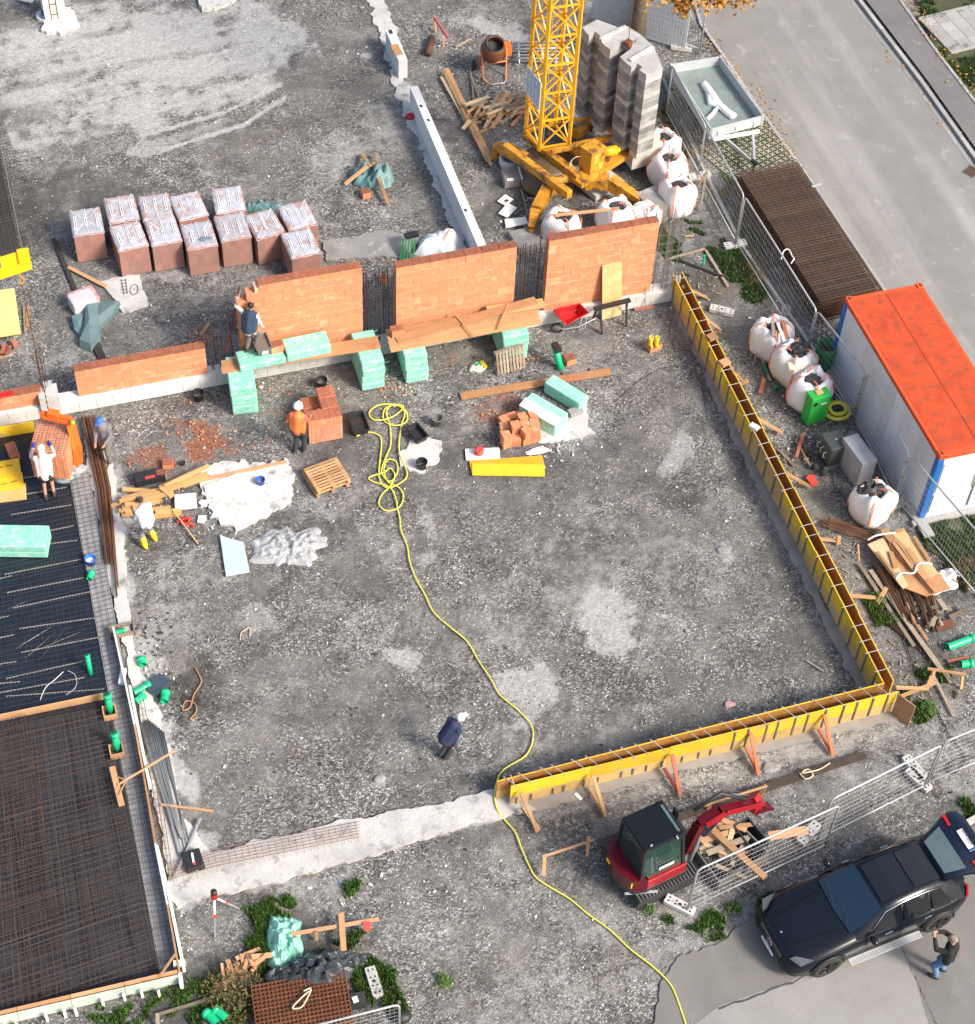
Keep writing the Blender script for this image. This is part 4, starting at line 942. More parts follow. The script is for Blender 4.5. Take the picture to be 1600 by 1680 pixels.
# ------------------------------------------------------------------ pit with foil and mesh on the left
def P2(x, y, z=0): q = G(x, y, z); return (q.x, q.y)
sheet('foil_floor', poly((-160, 735), (120, 700), (150, 800), (215, 1150), (185, 1165), (-10, 1195), (-160, 1230)), .03, foilM)
m = MB(); F0 = G(-120, 900, .036)
foil_folds = MB()
for i in range(9):
    a = 0
    x0, y0 = 40 + random.gauss(0, 8), 1070 + random.gauss(0, 8); ang = -1.35 + i * .16; L_ = random.uniform(60, 120)
    pts = [G(x0 + math.cos(ang) * L_ * t, y0 + math.sin(ang) * L_ * t, .035 + .012 * math.sin(t * 3.1)) for t in np.linspace(0, 1, 6)]
    if max((PX(np.array(p))[0]) for p in pts) < 170: foil_folds.tube(pts, [.002, .009, .012, .011, .008, .002], 4)
for i in range(8):
    x0, y0 = random.uniform(-20, 120), random.uniform(830, 1130); ang = random.uniform(-.6, .3); L_ = random.uniform(20, 60)
    foil_folds.tube([G(x0 + math.cos(ang) * L_ * t, y0 + math.sin(ang) * L_ * t, .034) for t in np.linspace(0, 1, 5)], [.002, .006, .008, .006, .002], 4)
struct(foil_folds.build('foil_folds', foilM))
mat_on_foil = ([(-160, 1225), (178, 1155), (118, 790), (-160, 850)])
sheet('slab_bed', poly((-160, 1225), (-10, 1190), (185, 1160), (215, 1150), (300, 1600), (-160, 1720)), .034, M('dark_bed', (.035, .038, .045), .6, var=.4, sc=1.5))
# mesh mats: straight bars
def mat_bars(name, corners, z, du, dv, r, mat, label=None, cat=None, jit=.01, kind='stuff'):
    """corners a,b,c,d world xy; bars along ab spaced dv and along ad spaced du"""
    a, b, c, d = [Vector((q[0], q[1], 0)) for q in corners]; m = MB()
    nu = max(2, int((b - a).length / du)); nv = max(2, int((d - a).length / dv))
    for i in range(nu + 1):
        t = min(1, max(0, i / nu + random.uniform(-jit, jit) / 3)); p = a.lerp(b, t); q = d.lerp(c, t); m.tube([(p.x, p.y, z + random.uniform(0, .01)), (q.x, q.y, z + random.uniform(0, .01))], r, 3, cap=False)
    for i in range(nv + 1):
        t = min(1, max(0, i / nv + random.uniform(-jit, jit) / 3)); p = a.lerp(d, t); q = b.lerp(c, t); m.tube([(p.x, p.y, z + 2 * r), (q.x, q.y, z + 2 * r)], r, 3, cap=False)
    o = m.build(name, mat)
    if kind: o['kind'] = kind
    return tag(o, label, cat)
mat_bars('rebar_mesh', [P2(-80, 1710, .1), P2(262, 1588, .1), P2(178, 1155, .1), P2(-80, 1212, .1)], .08, .15, .15, .006, rebarM, 'dark reinforcing mesh laid over the lower left slab bed', 'steel mesh')
mat_bars('rebar_mesh', [P2(-80, 1700, .2), P2(258, 1580, .2), P2(172, 1160, .2), P2(-80, 1215, .2)], .19, .15, .16, .0065, rebarB, 'upper brown reinforcing mesh over the lower left slab bed', 'steel mesh', .03)
mat_bars('rebar_mesh', [P2(-80, 1690, .2), P2(120, 1620, .2), P2(40, 1170, .2), P2(-80, 1210, .2)], .215, .15, .30, .0065, rebarB, 'second overlapping brown mesh mat at the left edge of the slab bed', 'steel mesh', .03)
mat_bars('rebar_mesh', [P2(-80, 1600, .2), P2(200, 1500, .2), P2(170, 1330, .2), P2(-80, 1390, .2)], .23, .14, .16, .006, rebarM, 'overlapping mesh mat across the middle of the slab bed', 'steel mesh', .03)
mat_bars('rebar_mesh', [P2(*q) for q in mat_on_foil], .05, .15, .15, .004, MC['mesh_thin'] if 'mesh_thin' in MC else M('mesh_thin', (.028, .032, .038), .6, bump=0), 'fine dark reinforcing mesh lying over the blue black foil', 'steel mesh')
sheet('blinding_strip', poly((112, 775), (146, 770), (208, 1120), (298, 1590), (262, 1600), (180, 1150)), .045, M('grey_blinding', (.30, .30, .31), .9, var=.2))
mat_bars('edge_mesh', [P2(182, 1150, .1), P2(212, 1140, .1), P2(146, 775, .1), P2(114, 782, .1)], .09, .13, .15, .007, rebarM, 'narrow strip of reinforcing mesh beside the dark foil', 'steel mesh')
mat_bars('edge_mesh', [P2(256, 1592, .2), P2(294, 1584, .2), P2(212, 1140, .2), P2(178, 1150, .2)], .14, .12, .14, .007, rebarM, 'narrow strip of reinforcing mesh inside the right edge board', 'steel mesh')
mat_bars('edge_mesh', [P2(-60, 1690, .2), P2(285, 1600, .2), P2(278, 1572, .2), P2(-60, 1655, .2)], .12, .14, .10, .007, rebarM, 'narrow strip of reinforcing mesh inside the bottom edge board', 'steel mesh')
# lattice spacers
def spacer(lab, pts, z, mat=M('spacer_grey', (.24, .23, .22), .8, var=.3)):
    root = T('spacer_strip', lab, 'spacer strip', G(*pts[0], z), 0, 'ridged spacer strips on the foil'); m = MB()
    for (a, b) in zip(pts[:-1], pts[1:]):
        p, q = G(*a, z), G(*b, z); n = int((q - p).length / .08)
        for i in range(n): m.bar(p.lerp(q, i / n), p.lerp(q, (i + .6) / n) + Vector((0, 0, .02)), .022, .018)
        m.tube([p + Vector((0, 0, .03)), q + Vector((0, 0, .03))], .006, 4)
    m.build('strip', mat, root); return root
sp = [[(18, 845), (118, 829)], [(60, 876), (122, 863)], [(0, 912), (40, 905)], [(78, 893), (128, 887)], [(8, 943), (135, 918)], [(0, 950), (20, 945)], [(12, 973), (140, 948)], [(22, 998), (150, 971)],
      [(0, 1014), (16, 1011)], [(32, 1032), (158, 1014)], [(0, 1047), (24, 1042)], [(35, 1071), (164, 1046)], [(0, 1090), (28, 1086)], [(10, 1114), (135, 1086)], [(0, 1122), (34, 1119)], [(0, 1137), (140, 1112)], [(10, 1143), (172, 1131)], [(0, 790), (100, 776)], [(40, 812), (110, 800)]]
for i, pts in enumerate(sp):
    spacer('ridged grey spacer strip on the dark foil, ' + ('first', 'second', 'third', 'fourth', 'fifth', 'sixth', 'seventh', 'eighth', 'ninth', 'tenth', 'eleventh', 'twelfth', 'thirteenth', 'fourteenth', 'fifteenth', 'sixteenth', 'seventeenth', 'eighteenth', 'nineteenth')[i] + ' of the nineteen', pts, .05)
for i, (x1, y1, x2, y2) in enumerate([(18, 1290, 40, 1500), (62, 1220, 70, 1470), (120, 1210, 135, 1330), (118, 1355, 150, 1580), (145, 1330, 168, 1460), (185, 1320, 205, 1420), (195, 1460, 225, 1560), (30, 1500, 62, 1640)]):
    spacer('thin pale spacer line under the brown mesh, ' + ('at the far left', 'long one near the left', 'short upper one', 'long lower middle one', 'middle one', 'right upper one', 'right lower one', 'lowest left one')[i], [(x1, y1), (x2, y2)], .12, rebarB)
# cross plank and edge boards
def tboard(name, label, cat, a, b, w_, h_, mat, za, zb=None, group=None, up=(0, 0, 1)):
    zb = za if zb is None else zb; m = MB(); m.bar(G(*a, za), G(*b, zb), w_, h_, up); o = m.build(name, mat); return tag(o, label, cat, group)
tboard('cross_plank', 'straight plank separating dark foil from brown mesh', 'plank', (-60, 1190), (170, 1142), .05, .22, woodM, .15)
m = MB()
for i in range(60):
    q = G(-10 + i * 3.1, 1193 - i * .62 - 2, .1); m.tube([(q.x, q.y - .06, .06), (q.x + random.uniform(-.02, .02), q.y - .08, .36)], .006, 3)
m.build('vertical_bars', rebarM) and None
tag(COL.objects[-1] if False else bpy.data.objects['vertical_bars'], 'row of short upright bars along the plank across the pit', 'steel mesh', kind='stuff')
eb = T('edge_board', 'timber edge board along the right side of the lower left slab', 'edge board', G(240, 1300)); 
for (a, b, mt) in (((187, 1035), (222, 1195), M('white_board', (.66, .64, .58), .7)), ((222, 1195), (236, 1270), plankM), ((236, 1270), (256, 1390), plankM), ((256, 1390), (276, 1490), MC['white_board']), ((276, 1490), (296, 1602), woodM)):
    m = MB(); m.bar(G(*a, .2), G(*b, .2), .045, .36); m.build('board', mt, eb)
for (a, b) in (((214, 1130), (246, 1290)), ((258, 1392), (280, 1480)), ((280, 1482), (302, 1590))):
    m = MB(); m.bar(G(*a, .18), G(*b, .18), .07, .3); m.build('foam_edge', xpsW, eb)
eb2 = T('edge_board', 'timber edge board with pale foam along the bottom left slab', 'edge board', G(140, 1640))
for i in range(4):
    a = Vector((-60 + i * 88, 1676 - i * 20.5)); b = Vector((-60 + (i + .99) * 88, 1676 - (i + .99) * 20.5))
    m = MB(); m.bar(G(a.x, a.y, .35), G(b.x, b.y, .35), .05, .10); m.build('board', plankM if i % 2 else woodM, eb2)
    m = MB(); m.bar(G(a.x + 1, a.y + 7, .33) - Vector((0, 0, .16)), G(b.x + 1, b.y + 7, .33) - Vector((0, 0, .16)), .06, .33); m.build('foam_edge', M('foam_sage', (.52, .60, .52), .8, bump=.1), eb2)
for i, (x, y) in enumerate([(262, 1635), (126, 1665), (108, 1668), (78, 1674), (30, 1688), (205, 1640), (234, 1635), (170, 1650)]):
    m = MB(); q = G(x, y, 0); m.box((q.x, q.y, .12), (.06, .06, .3)); m.build('peg', MC['white_board'], eb2)
tboard('corner_post', 'short white foam post at the corner of the lower left slab', 'post', (296, 1600), (298, 1618), .08, .3, xpsW, .2)
tboard('foam_roll', 'short round pale foam piece beside the slab corner', 'foam piece', (285, 1582), (304, 1580), .12, .12, xpsW, .3)
tboard('corner_brace', 'thin diagonal wood strip across the slab corner', 'timber brace', (262, 1602), (288, 1565), .05, .03, woodM, .4)
# squeegee tool and thin sticks
sq = T('wooden_float', 'long handled wooden float lying over the mesh edge', 'tool', G(195, 1290, .25))
m = MB(); m.bar(G(184, 1258, .3), G(200, 1322, .3), .14, .03); m.build('blade', woodM, sq)
m = MB(); m.bar(G(193, 1288, .33), G(288, 1231, .5), .04, .03); m.bar(G(195, 1305, .33), G(207, 1280, .35), .03, .02); m.bar(G(193, 1275, .33), G(207, 1280, .35), .03, .02); m.build('handle', woodM, sq)
tboard('stick', 'thin orange lath lying across the corner strip', 'lath', (264, 1320), (350, 1331), .05, .03, woodM, .12)
tboard('aluminium_bar', 'long slim aluminium bar leaning at the black case', 'metal bar', (284, 1446), (329, 1343), .05, .03, galvM, .15, .1)
# black tool case
bc = T('tool_case', 'black tool case with a white and red level on its lid', 'tool case', G(318, 1417, .05)); q = G(318, 1416, .05)
m = MB(); m.box((q.x, q.y, .15), (.42, .5, .18), .08); m.build('case', blkM, bc, bevel=.03); m = MB(); m.box((q.x, q.y - .27, .15), (.14, .03, .03), .08); m.build('handle', gryM, bc)
m = MB(); m.box((q.x, q.y + .02, .255), (.045, .26, .03), -.05); tag(m.build('small_level', whtM), 'small white tube with red end on the black case', 'level'); m = MB(); m.box((q.x + .01, q.y - .13, .258), (.05, .06, .032)); m.build('red_end', redS, bpy.data.objects['small_level'])
# surveying tripod
tp = T('tripod', 'red and white surveying tripod with dark head in the gravel', 'tripod', G(353, 1535)); hd = G(352, 1472, 1.15)
for i, e in enumerate(((353, 1538), (393, 1491), (330, 1488))):
    b = G(*e); mm = hd.lerp(b, .5); m = MB(); m.bar(hd, mm, .045, .03); lg = m.build('leg', whtM, tp)
    m = MB(); m.bar(mm, b, .03, .03); m.build('lower_leg', galvM, lg); m = MB(); m.bar(hd.lerp(b, .42), hd.lerp(b, .5), .055, .045); m.build('clamp', redS, lg)
m = MB(); m.lathe([(0, 0), (.08, 0), (.08, .1), (.05, .16), (0, .16)], hd, 12); m.build('head', redM, tp); m = MB(); m.lathe([(0, .16), (.07, .16), (.07, .26), (0, .27)], hd, 12); m.build('instrument', blkM, tp)
# ------------------------------------------------------------------ pipes
def pipe(label, a, b, r, mat=grnM, z=None, za=None, zb=None, cap=False, group='green plastic pipes', name='pipe'):
    za = r if za is None else za; zb = r if zb is None else zb; p, q = G(*a, za), G(*b, zb)
    root = T(name, label, 'pipe', (p + q) / 2, 0, group); m = MB(); n = 12; d = (q - p).normalized()
    m.tube([p, q], r, n, cap=cap)
    if not cap: m.tube([p + d * .001, q - d * .001], r * .85, n, cap=False)
    m.build('tube', mat, root); m = MB(); m.tube([q - d * r * 1.1, q + d * .002], r * 1.18, n, cap=True); m.build('collar', mat, root)
    m = MB(); m.tube([q + d * .002, q + d * .004], r * .8, n); m.build('bore', M('pipe_dark', (.005, .16, .08), .6, bump=0), root)
    return root
pipe('upright green pipe capped, upper one at the mesh edge', (181, 1168), (176, 1140), .09, za=.1, zb=.62, cap=True)
pipe('upright green pipe capped, lower one at the mesh edge', (192, 1230), (188, 1203), .09, za=.1, zb=.62, cap=True)
pipe('upright green pipe with clear wrap on the foil', (149, 1106), (143, 1075), .06, za=.05, zb=.62, cap=True)
for i, (x, y) in enumerate(((181, 1172), (192, 1235))):
    m = MB(); q = G(x, y, .08)
    for dx, dy in ((.15, 0), (-.15, 0), (0, .15), (0, -.15)): m.box((q.x + dx, q.y + dy, .16), (.03 if dx else .33, .03 if dy else .27, .2))
    tag(m.build('pipe_box', woodM), ['upper small timber box around the foot of a green pipe', 'lower small timber box around the foot of a green pipe'][i], 'timber box', 'timber boxes around the pipes')
pipe('short green bend lying beside the blue tub', (146, 950), (151, 938), .08, za=.15, zb=.15)
pipe('green pipe fitting on the pale concrete patch', (234, 1091), (232, 1080), .10)
pipe('long green pipe piece in the middle of the fittings', (220, 1137), (246, 1122), .09)
pipe('short green pipe piece nearest the slab edge', (223, 1152), (236, 1140), .09)
pipe('green elbow right of the dark bin lid', (269, 1151), (272, 1134), .10)
pipe('green pipe lying inside the square opening in the strip', (190, 1038), (206, 1034), .07, za=.1, zb=.1)
pipe('long green pipe lying at the right edge of the picture', (1555, 1062), (1598, 1046), .10)
pipe('short green pipe piece below the long one at the right edge', (1577, 1090), (1597, 1088), .10)
pipe('green pipe, left one of the pair at the bottom', (357, 1680), (336, 1660), .10)
pipe('green pipe branch, right one of the pair at the bottom', (372, 1672), (352, 1655), .10)
pipe('small green bottle shaped pipe left of the bulk bags', (1262, 614), (1252, 600), .06, grnD)
pipe('small green pipe end below the bulk bags', (1275, 638), (1271, 634), .07, grnD)
pipe('thin green tube in the small timber triangle', (1154, 434), (1156, 418), .035, za=.05, zb=.4)
m = MB(); q = G(273, 1130); m.box((q.x - .2, q.y + .1, .12), (.55, .4, .04), .6, ); m.box((q.x - .05, q.y - .02, .1), (.5, .06, .12), .6); tag(m.build('plastic_cover', M('dark_blue_grey', (.05, .075, .10), .5)), 'dark blue grey plastic lid lying among green pipes', 'lid')
m = MB(); q = G(201, 1038); 
for dx, dy, sx, sy in ((0, .15, .6, .04), (0, -.15, .6, .04), (.3, 0, .04, .34), (-.3, 0, .04, .34)): m.box((q.x + dx, q.y + dy, .09), (sx, sy, .14))
tag(m.build('opening_frame', woodG), 'small rectangular frame opening in the concrete strip', 'frame')
m = MB(); q = G(202, 1112); m.bar(G(203, 1098, .2), G(199, 1122, .2), .14, .1); tag(m.build('foam_block', styM), 'small white block lying on the edge board', 'foam block')
# conduit bundle
cb_ = T('conduit_bundle', 'bundle of long grey plastic conduits beside the edge board', 'conduits', G(260, 1250))
for i in range(11):
    o_ = i * 3.6; m = MB(); r = .045 if i < 3 else .02
    m.tube([G(232 + o_, 1180 + abs(i - 3) * 3, r + .03), G(250 + o_ * .8, 1250, r + .05), G(274 + o_ * .55 + random.uniform(-4, 4), 1325 + random.uniform(-10, 25), r + .05), G(296 + o_ * .4, 1388 + random.uniform(-25, 20), r + .05)], r, 7)
    m.build('conduit', M('conduit_grey', (.15, .16, .17), .45, var=.1, rk=.6, orand=.5, bump=0), cb_)
# rusty bar bundle
rb = T('bar_bundle', 'long bundle of rusty reinforcing bars beside the slab edge', 'steel bars', G(170, 800, 0))
for i in range(26):
    m = MB(); t = i / 26; z = .08 + random.uniform(0, .12)
    m.tube([G(134 + 24 * t, 684 + random.uniform(-4, 4), z), G(160 + 22 * t, 800, z + random.uniform(-.02, .02)), G(173 + 22 * t, 925 + random.uniform(-12, 8) + (30 if i in (22, 23, 24, 25, 21, 20) else 0) * 1.6, z)], .014, 5); m.build('bar', rustM, rb)
# rebar cage on the bottom strip
cg = T('rebar_cage', 'flat rebar cage lying on the bottom concrete strip', 'rebar cage', G(400, 1420, .1))
for i in range(6):
    o_ = i * 5; m = MB(); m.tube([G(276, 1418 + o_, .12 + .05 * (i % 2)), G(360, 1392 + o_ * 1.1, .13), G(590, 1348 + o_ * 1.0, .12 + .05 * (i % 2))], .008, 4); m.build('bar', M('rust_red_bar', (.22, .09, .05), .8, var=.2), cg)
m = MB()
for i in range(28): x = 285 + i * 11; y = 1412 - i * 2.35 + (4 if i < 4 else 0); m.tube([G(x, y, .1), G(x + 3, y + 14, .28), G(x + 6, y + 32, .1)], .005, 3)
m.build('stirrup', MC['rust_red_bar'], cg)
cg2 = T('rebar_cage', 'long rusty ladder of bars on the narrow strip beside the edge board', 'rebar cage', G(250, 1300, .1))
for i in range(3):
    m = MB(); m.tube([G(222 + i * 6, 1140, .12), G(250 + i * 6, 1290, .12), G(272 + i * 6, 1440, .12)], .007, 4); m.build('bar', rustM, cg2)
m = MB()
for i in range(26): m.tube([G(222 + i * 1.95, 1140 + i * 11.5, .13), G(236 + i * 1.95, 1138 + i * 11.5, .13)], .005, 3)
m.build('stirrup', rustM, cg2)
# ------------------------------------------------------------------ brick packs
def pb_mesh(sx, sy, sz):
    b = MB(); b.box((0, 0, 0), (sx, sy, sz), 0)
    for k in range(7): b.box((-sx / 2 + sx * (k + .5) / 7, -sy / 2 - .002, 0), (sx * .06, .008, sz * .99), 0)
    return b.mesh('brick', brickM_pack)
brickM_pack = M('pack_clay', (.40, .14, .07), .85, var=.12, fine=30, rk=.15, orand=.3)
pbm = pb_mesh(.217, .279, .255); printM = M('print_dark', (.07, .07, .10), .6, bump=0); labM = M('label_white', (.82, .82, .82), .5, bump=0)
filmT = M('milky_film', (.42, .43, .48), .35, var=.18, sc=4, fine=14, bump=.6, dirt=((.40, .27, .25), 2.2, .49))
filmS = M('side_film', (.58, .58, .62), .25, var=.1, bump=.5, alpha=.10)
PW, PD, PH = .88, 1.13, 1.04
def make_pack(label, loc, rz, seed):
    random.seed(seed); r = T('brick_pack', label, 'brick pallet', loc, rz, 'film wrapped brick pallets'); Mw = root_matrix(r)
    def bl(mb, name, mat, par=r, bevel=0): mb.v = [tuple(Mw @ Vector(v)) for v in mb.v]; return mb.build(name, mat, par, bevel=bevel)
    for k in range(4):
        for i in range(4):
            for j in range(4):
                if 0 < i < 3 and 0 < j < 3 and k < 3: continue
                inst(pbm, 'brick', r, Mw @ Matrix.Translation((-PW / 2 + .22 * (i + .5), -PD / 2 + .2825 * (j + .5), .0 + .257 * (k + .5))))
    # film hood: top sheet hanging a little over the edges
    nu, nv = 15, 17; pts = []
    for j in range(nv):
        for i in range(nu):
            u = i / (nu - 1) * 2 - 1; v = j / (nv - 1) * 2 - 1; x = u * (PW / 2 + .02); y = v * (PD / 2 + .02)
            e = max(abs(u), abs(v)); z = PH + .012 + mnoise.noise(Vector((u * 3, v * 3, seed))) * .010 - (.05 if e > .99 else 0) * (1 + mnoise.noise(Vector((u * 4, v * 4, seed + 5))))
            z += .02 * max(0, 1 - abs(u) * 8) * (1 - abs(v)) * 0
            pts.append((x, y, z))
    m = MB(); m.grid(pts, nu, nv)
    bl(m, 'film', filmT)
    m = MB(); m.box((0, -PD / 2 - .008, PH / 2), (PW, .003, PH - .02)); m.box((-PW / 2 - .006, 0, PH / 2), (.003, PD, PH - .02)); m.box((PW / 2 + .006, 0, PH / 2), (.003, PD, PH - .02)); bl(m, 'side_film', filmS)
    m = MB(); m.box((0, 0, PH + .030), (.012, PD * .96, .004)); m.bar((-PW / 2 + .03, -PD / 2 + .02, PH + .032), (-.1, -.1, PH + .026), .012, .004); m.bar((PW / 2 - .03, -PD / 2 + .02, PH + .032), (.1, -.1, PH + .026), .012, .004)
    m.bar((-PW / 2 + .03, PD / 2 - .02, PH + .032), (-.1, .1, PH + .026), .012, .004); m.bar((PW / 2 - .03, PD / 2 - .02, PH + .032), (.1, .1, PH + .026), .012, .004); bl(m, 'fold', labM)
    xs_ = random.choice([(-.25, .22), (-.3, 0, .3), (-.2, .2), (-.33, -.02, .32)])
    for x in xs_:
        y = random.uniform(-.1, .1); dz = PH + .033; L_ = random.uniform(.5, .62)
        m = MB(); m.box((x, y, dz), (.075, L_, .004), -.02); lb_ = bl(m, 'label', labM)
        m = MB()
        t = -L_ / 2 + .04
        while t < L_ / 2 - .03: s_ = random.uniform(.02, .07); m.box((x + .004, y + t + s_ / 2, dz + .003), (.03, s_, .002), -.02); t += s_ + .012
        bl(m, 'print', printM, lb_)
    return r
packs = [((121, 387, 170, 380), 'standing alone at the far left of the row'), ((180, 366, 228, 358), 'in the back row, its leftmost one'), ((236, 363, 284, 356), 'in the back row, second from the left'),
         ((294, 362, 342, 351), 'in the back row, third from the left, bare front'), ((355, 350, 403, 344), 'in the back row, isolated fourth one'), ((195, 412, 243, 401), 'in the front row, its leftmost one'),
         ((250, 403, 298, 394), 'in the front row, second from the left'), ((307, 410, 358, 401), 'in the front row with a grey puddle on top'), ((363, 396, 413, 387), 'in the front row, fourth from the left'),
         ((420, 393, 470, 379), 'in the front row, fifth from the left'), ((472, 378, 523, 366), 'at the right end of the back row'), ((478, 424, 527, 413), 'nearest the stepped brick wall, lowest right one')]
for i, ((x1, y1, x2, y2), lb) in enumerate(packs):
    a, b = G(x1, y1, PH), G(x2, y2, PH); d = (b - a).normalized(); rz = math.atan2(d.y, d.x); nrm = Vector((-d.y, d.x, 0)); c = (a + b) / 2 + nrm * PD / 2; c.z = 0
    make_pack('film wrapped brick pallet ' + lb, c, rz, 100 + i)
random.seed(55)
m = MB(); q = G(338, 392, PH + .04); 
for k in range(5): m.lathe([(0, .004 + k * .001), (.1 - k * .01, .002)], (q.x + random.uniform(-.13, .13), q.y + random.uniform(-.04, .04), PH + .036), 9)
tag(m.build('puddle', M('grey_puddle', (.18, .22, .26), .2, bump=0)), 'grey puddle on the film of a front row brick pallet', 'puddle')
# ------------------------------------------------------------------ foam stacks and scaffold planks
def foam_pack(name, label, loc, d, rz, n=1, group=None, mat=None, skew=.03):
    r = T(name, label, 'foam boards', loc, rz, group); Mw = root_matrix(r)
    for k in range(n):
        h = d[2] / n; jx, jy = random.uniform(-skew, skew), random.uniform(-skew, skew)
        nu = 9; pts = []
        m = MB(); m.box((jx, jy, h * (k + .5)), (d[0], d[1], h * .97)); 
        m.v = [tuple(Mw @ Vector(v)) for v in m.v]; m.build('foam_pack', mat or xpsM, r, bevel=.035)
        m = MB()
        for s_ in range(7):
            x = random.uniform(-.4, .4) * d[0]; z = h * (k + random.uniform(.3, .7)); L_ = random.uniform(.1, .22); m.bar((jx + x, jy - d[1] / 2 - .002, z), (jx + x + L_, jy - d[1] / 2 - .002, z + .06), .002, .014, up=(0, 1, 0))
            if k == n - 1:
                y = random.uniform(-.4, .4) * d[1]; m.bar((jx + x, jy + y, h * (k + 1) - h * .014), (jx + x + .18, jy + y + .08, h * (k + 1) - h * .014), .018, .003)
        m.v = [tuple(Mw @ Vector(v)) for v in m.v]; m.build('print', xpsG, r)
    return r
SG = 'green foam stacks carrying the planks'
for lb, (x1, y1, x2, y2), n, dep, hh in (('green foam stack under the left end of the plank platform', (383, 682, 425, 677), 3, 1.25, 1.06), ('green foam stack under the right end of the left planks', (594, 641, 631, 634), 4, 1.25, 1.06),
                                ('green foam stack under the left end of the right planks', (665, 630, 702, 624), 4, 1.25, 1.06), ('green foam stack behind the leaning pallet', (824, 594, 866, 587), 4, 1.25, 1.0)):
    a, b = G(x1, y1), G(x2, y2); d = (b - a).normalized(); nrm = Vector((-d.y, d.x, 0)); c = (a + b) / 2 + nrm * dep / 2
    foam_pack('foam_stack', lb, (c.x, c.y, 0), ((b - a).length, dep, hh), math.atan2(d.y, d.x), n, SG)
def platform(label, fl, fr_, bl_, z, n, mats):
    a, b, c = G(*fl, z), G(*fr_, z), G(*bl_, z); r = T('plank_platform', label, 'planks', (a + b) / 2, 0, 'plank platforms on foam stacks'); r
    w_ = (c - a).length; d = (b - a).normalized(); nn = (c - a).normalized()
    for i in range(n):
        q = a + nn * (w_ * (i + .5) / n); e = b + nn * (w_ * (i + .5) / n) + d * random.uniform(-.12, .12); m = MB(); m.bar(q + Vector((0, 0, random.uniform(-.01, .01))), e, w_ / n * .96, .035); m.build('plank', mats[i % len(mats)], r)
    return r
platform('left plank platform with two foam packs, a mortar tub and a mason on it', (364, 613), (620, 572), (363, 592), 1.085, 2, [plankM])
platform('broad right plank platform in front of the middle brick wall', (641, 578), (892, 530), (633, 541), 1.085, 4, [plankM, plankM, woodM])
m = MB(); a = G(640, 563, 1.15)
tboard('thin_board', 'thin warped board lying on the right planks', 'board', (650, 556), (880, 492), .3, .012, plankM, 1.13, 1.18)
tboard('thin_board', 'short bright board lying at the right end of the right planks', 'board', (800, 510), (893, 497), .38, .012, M('bright_plank', (.66, .37, .16), .7, var=.12), 1.15)
tboard('lath', 'thin splinter crossing the right planks', 'lath', (745, 513), (778, 553), .05, .02, woodM, 1.19)
tboard('lath', 'second thin splinter on the right planks further right', 'lath', (834, 498), (818, 540), .05, .02, woodM, 1.19)
def bricks_at(name, label, cat, items, group=None, mat=None):
    """loose bricks: (px,py,z,rz,sx,sy,sz)"""
    for i, (x, y, z, rz, *s_) in enumerate(items): pass
def loose_brick(label, x, y, z=0, rz=0, s_=(.37, .25, .24), group='single loose bricks', holes=True):
    q = G(x, y, z); r = T('brick', label, 'brick', (q.x, q.y, z), rz, group); Mw = root_matrix(r)
    m = MB(); m.box((0, 0, s_[2] / 2), s_); m.v = [tuple(Mw @ Vector(v)) for v in m.v]; m.build('brick_body', brickM, r)
    m = MB(); m.box((0, 0, s_[2] + .003), (s_[0] * .97, s_[1] * .95, .006)); m.v = [tuple(Mw @ Vector(v)) for v in m.v]; m.build('brick_top', brickT, r)
    m = MB()
    for i in range(7):
        for j in range(4): m.box((s_[0] * (i - 3) / 8, s_[1] * (j - 1.5) / 5, s_[2] + .008), (.03, .014, .003))
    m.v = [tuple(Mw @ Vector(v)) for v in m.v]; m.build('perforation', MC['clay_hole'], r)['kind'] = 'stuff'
    return r
zp = 1.10
foam_pack('foam_pack', 'long green foam pack on the left planks under the mason', G(428, 590, zp), (1.3, .62, .22), .02, 1, 'green foam packs on the planks')
foam_pack('foam_pack', 'green foam pack on the left planks right of the mason', G(502, 576, zp), (1.25, .62, .34), .03, 1, 'green foam packs on the planks')
loose_brick('brick standing between the mortar tub and the foam pack', 454, 574, zp + .22, .1)
loose_brick('brick lying at the left end of the right planks', 652, 548, zp, .05)
loose_brick('brick beside the green tube in front of the planks', 934, 594, 0, .15, (.28, .28, .2))
loose_brick('brick carrying the yellow boots', 1072, 571, 0, .15, (.38, .3, .22))
loose_brick('brick in front of the teal tarp heap', 600, 322, 0, .1, (.26, .26, .22))
loose_brick('brick in the red dust above the wood pile', 276, 764, 0, -.2, (.28, .25, .14))
loose_brick('striped brick end at the upper edge of the wood pile', 266, 783, 0, -.1, (.26, .2, .22))
loose_brick('lone brick on the foil above the yellow boards', 22, 746, 0, -1.4, (.5, .26, .24))
loose_brick('brick fragment between the second and third wall', 629, 462, 0, .1, (.2, .25, .2))
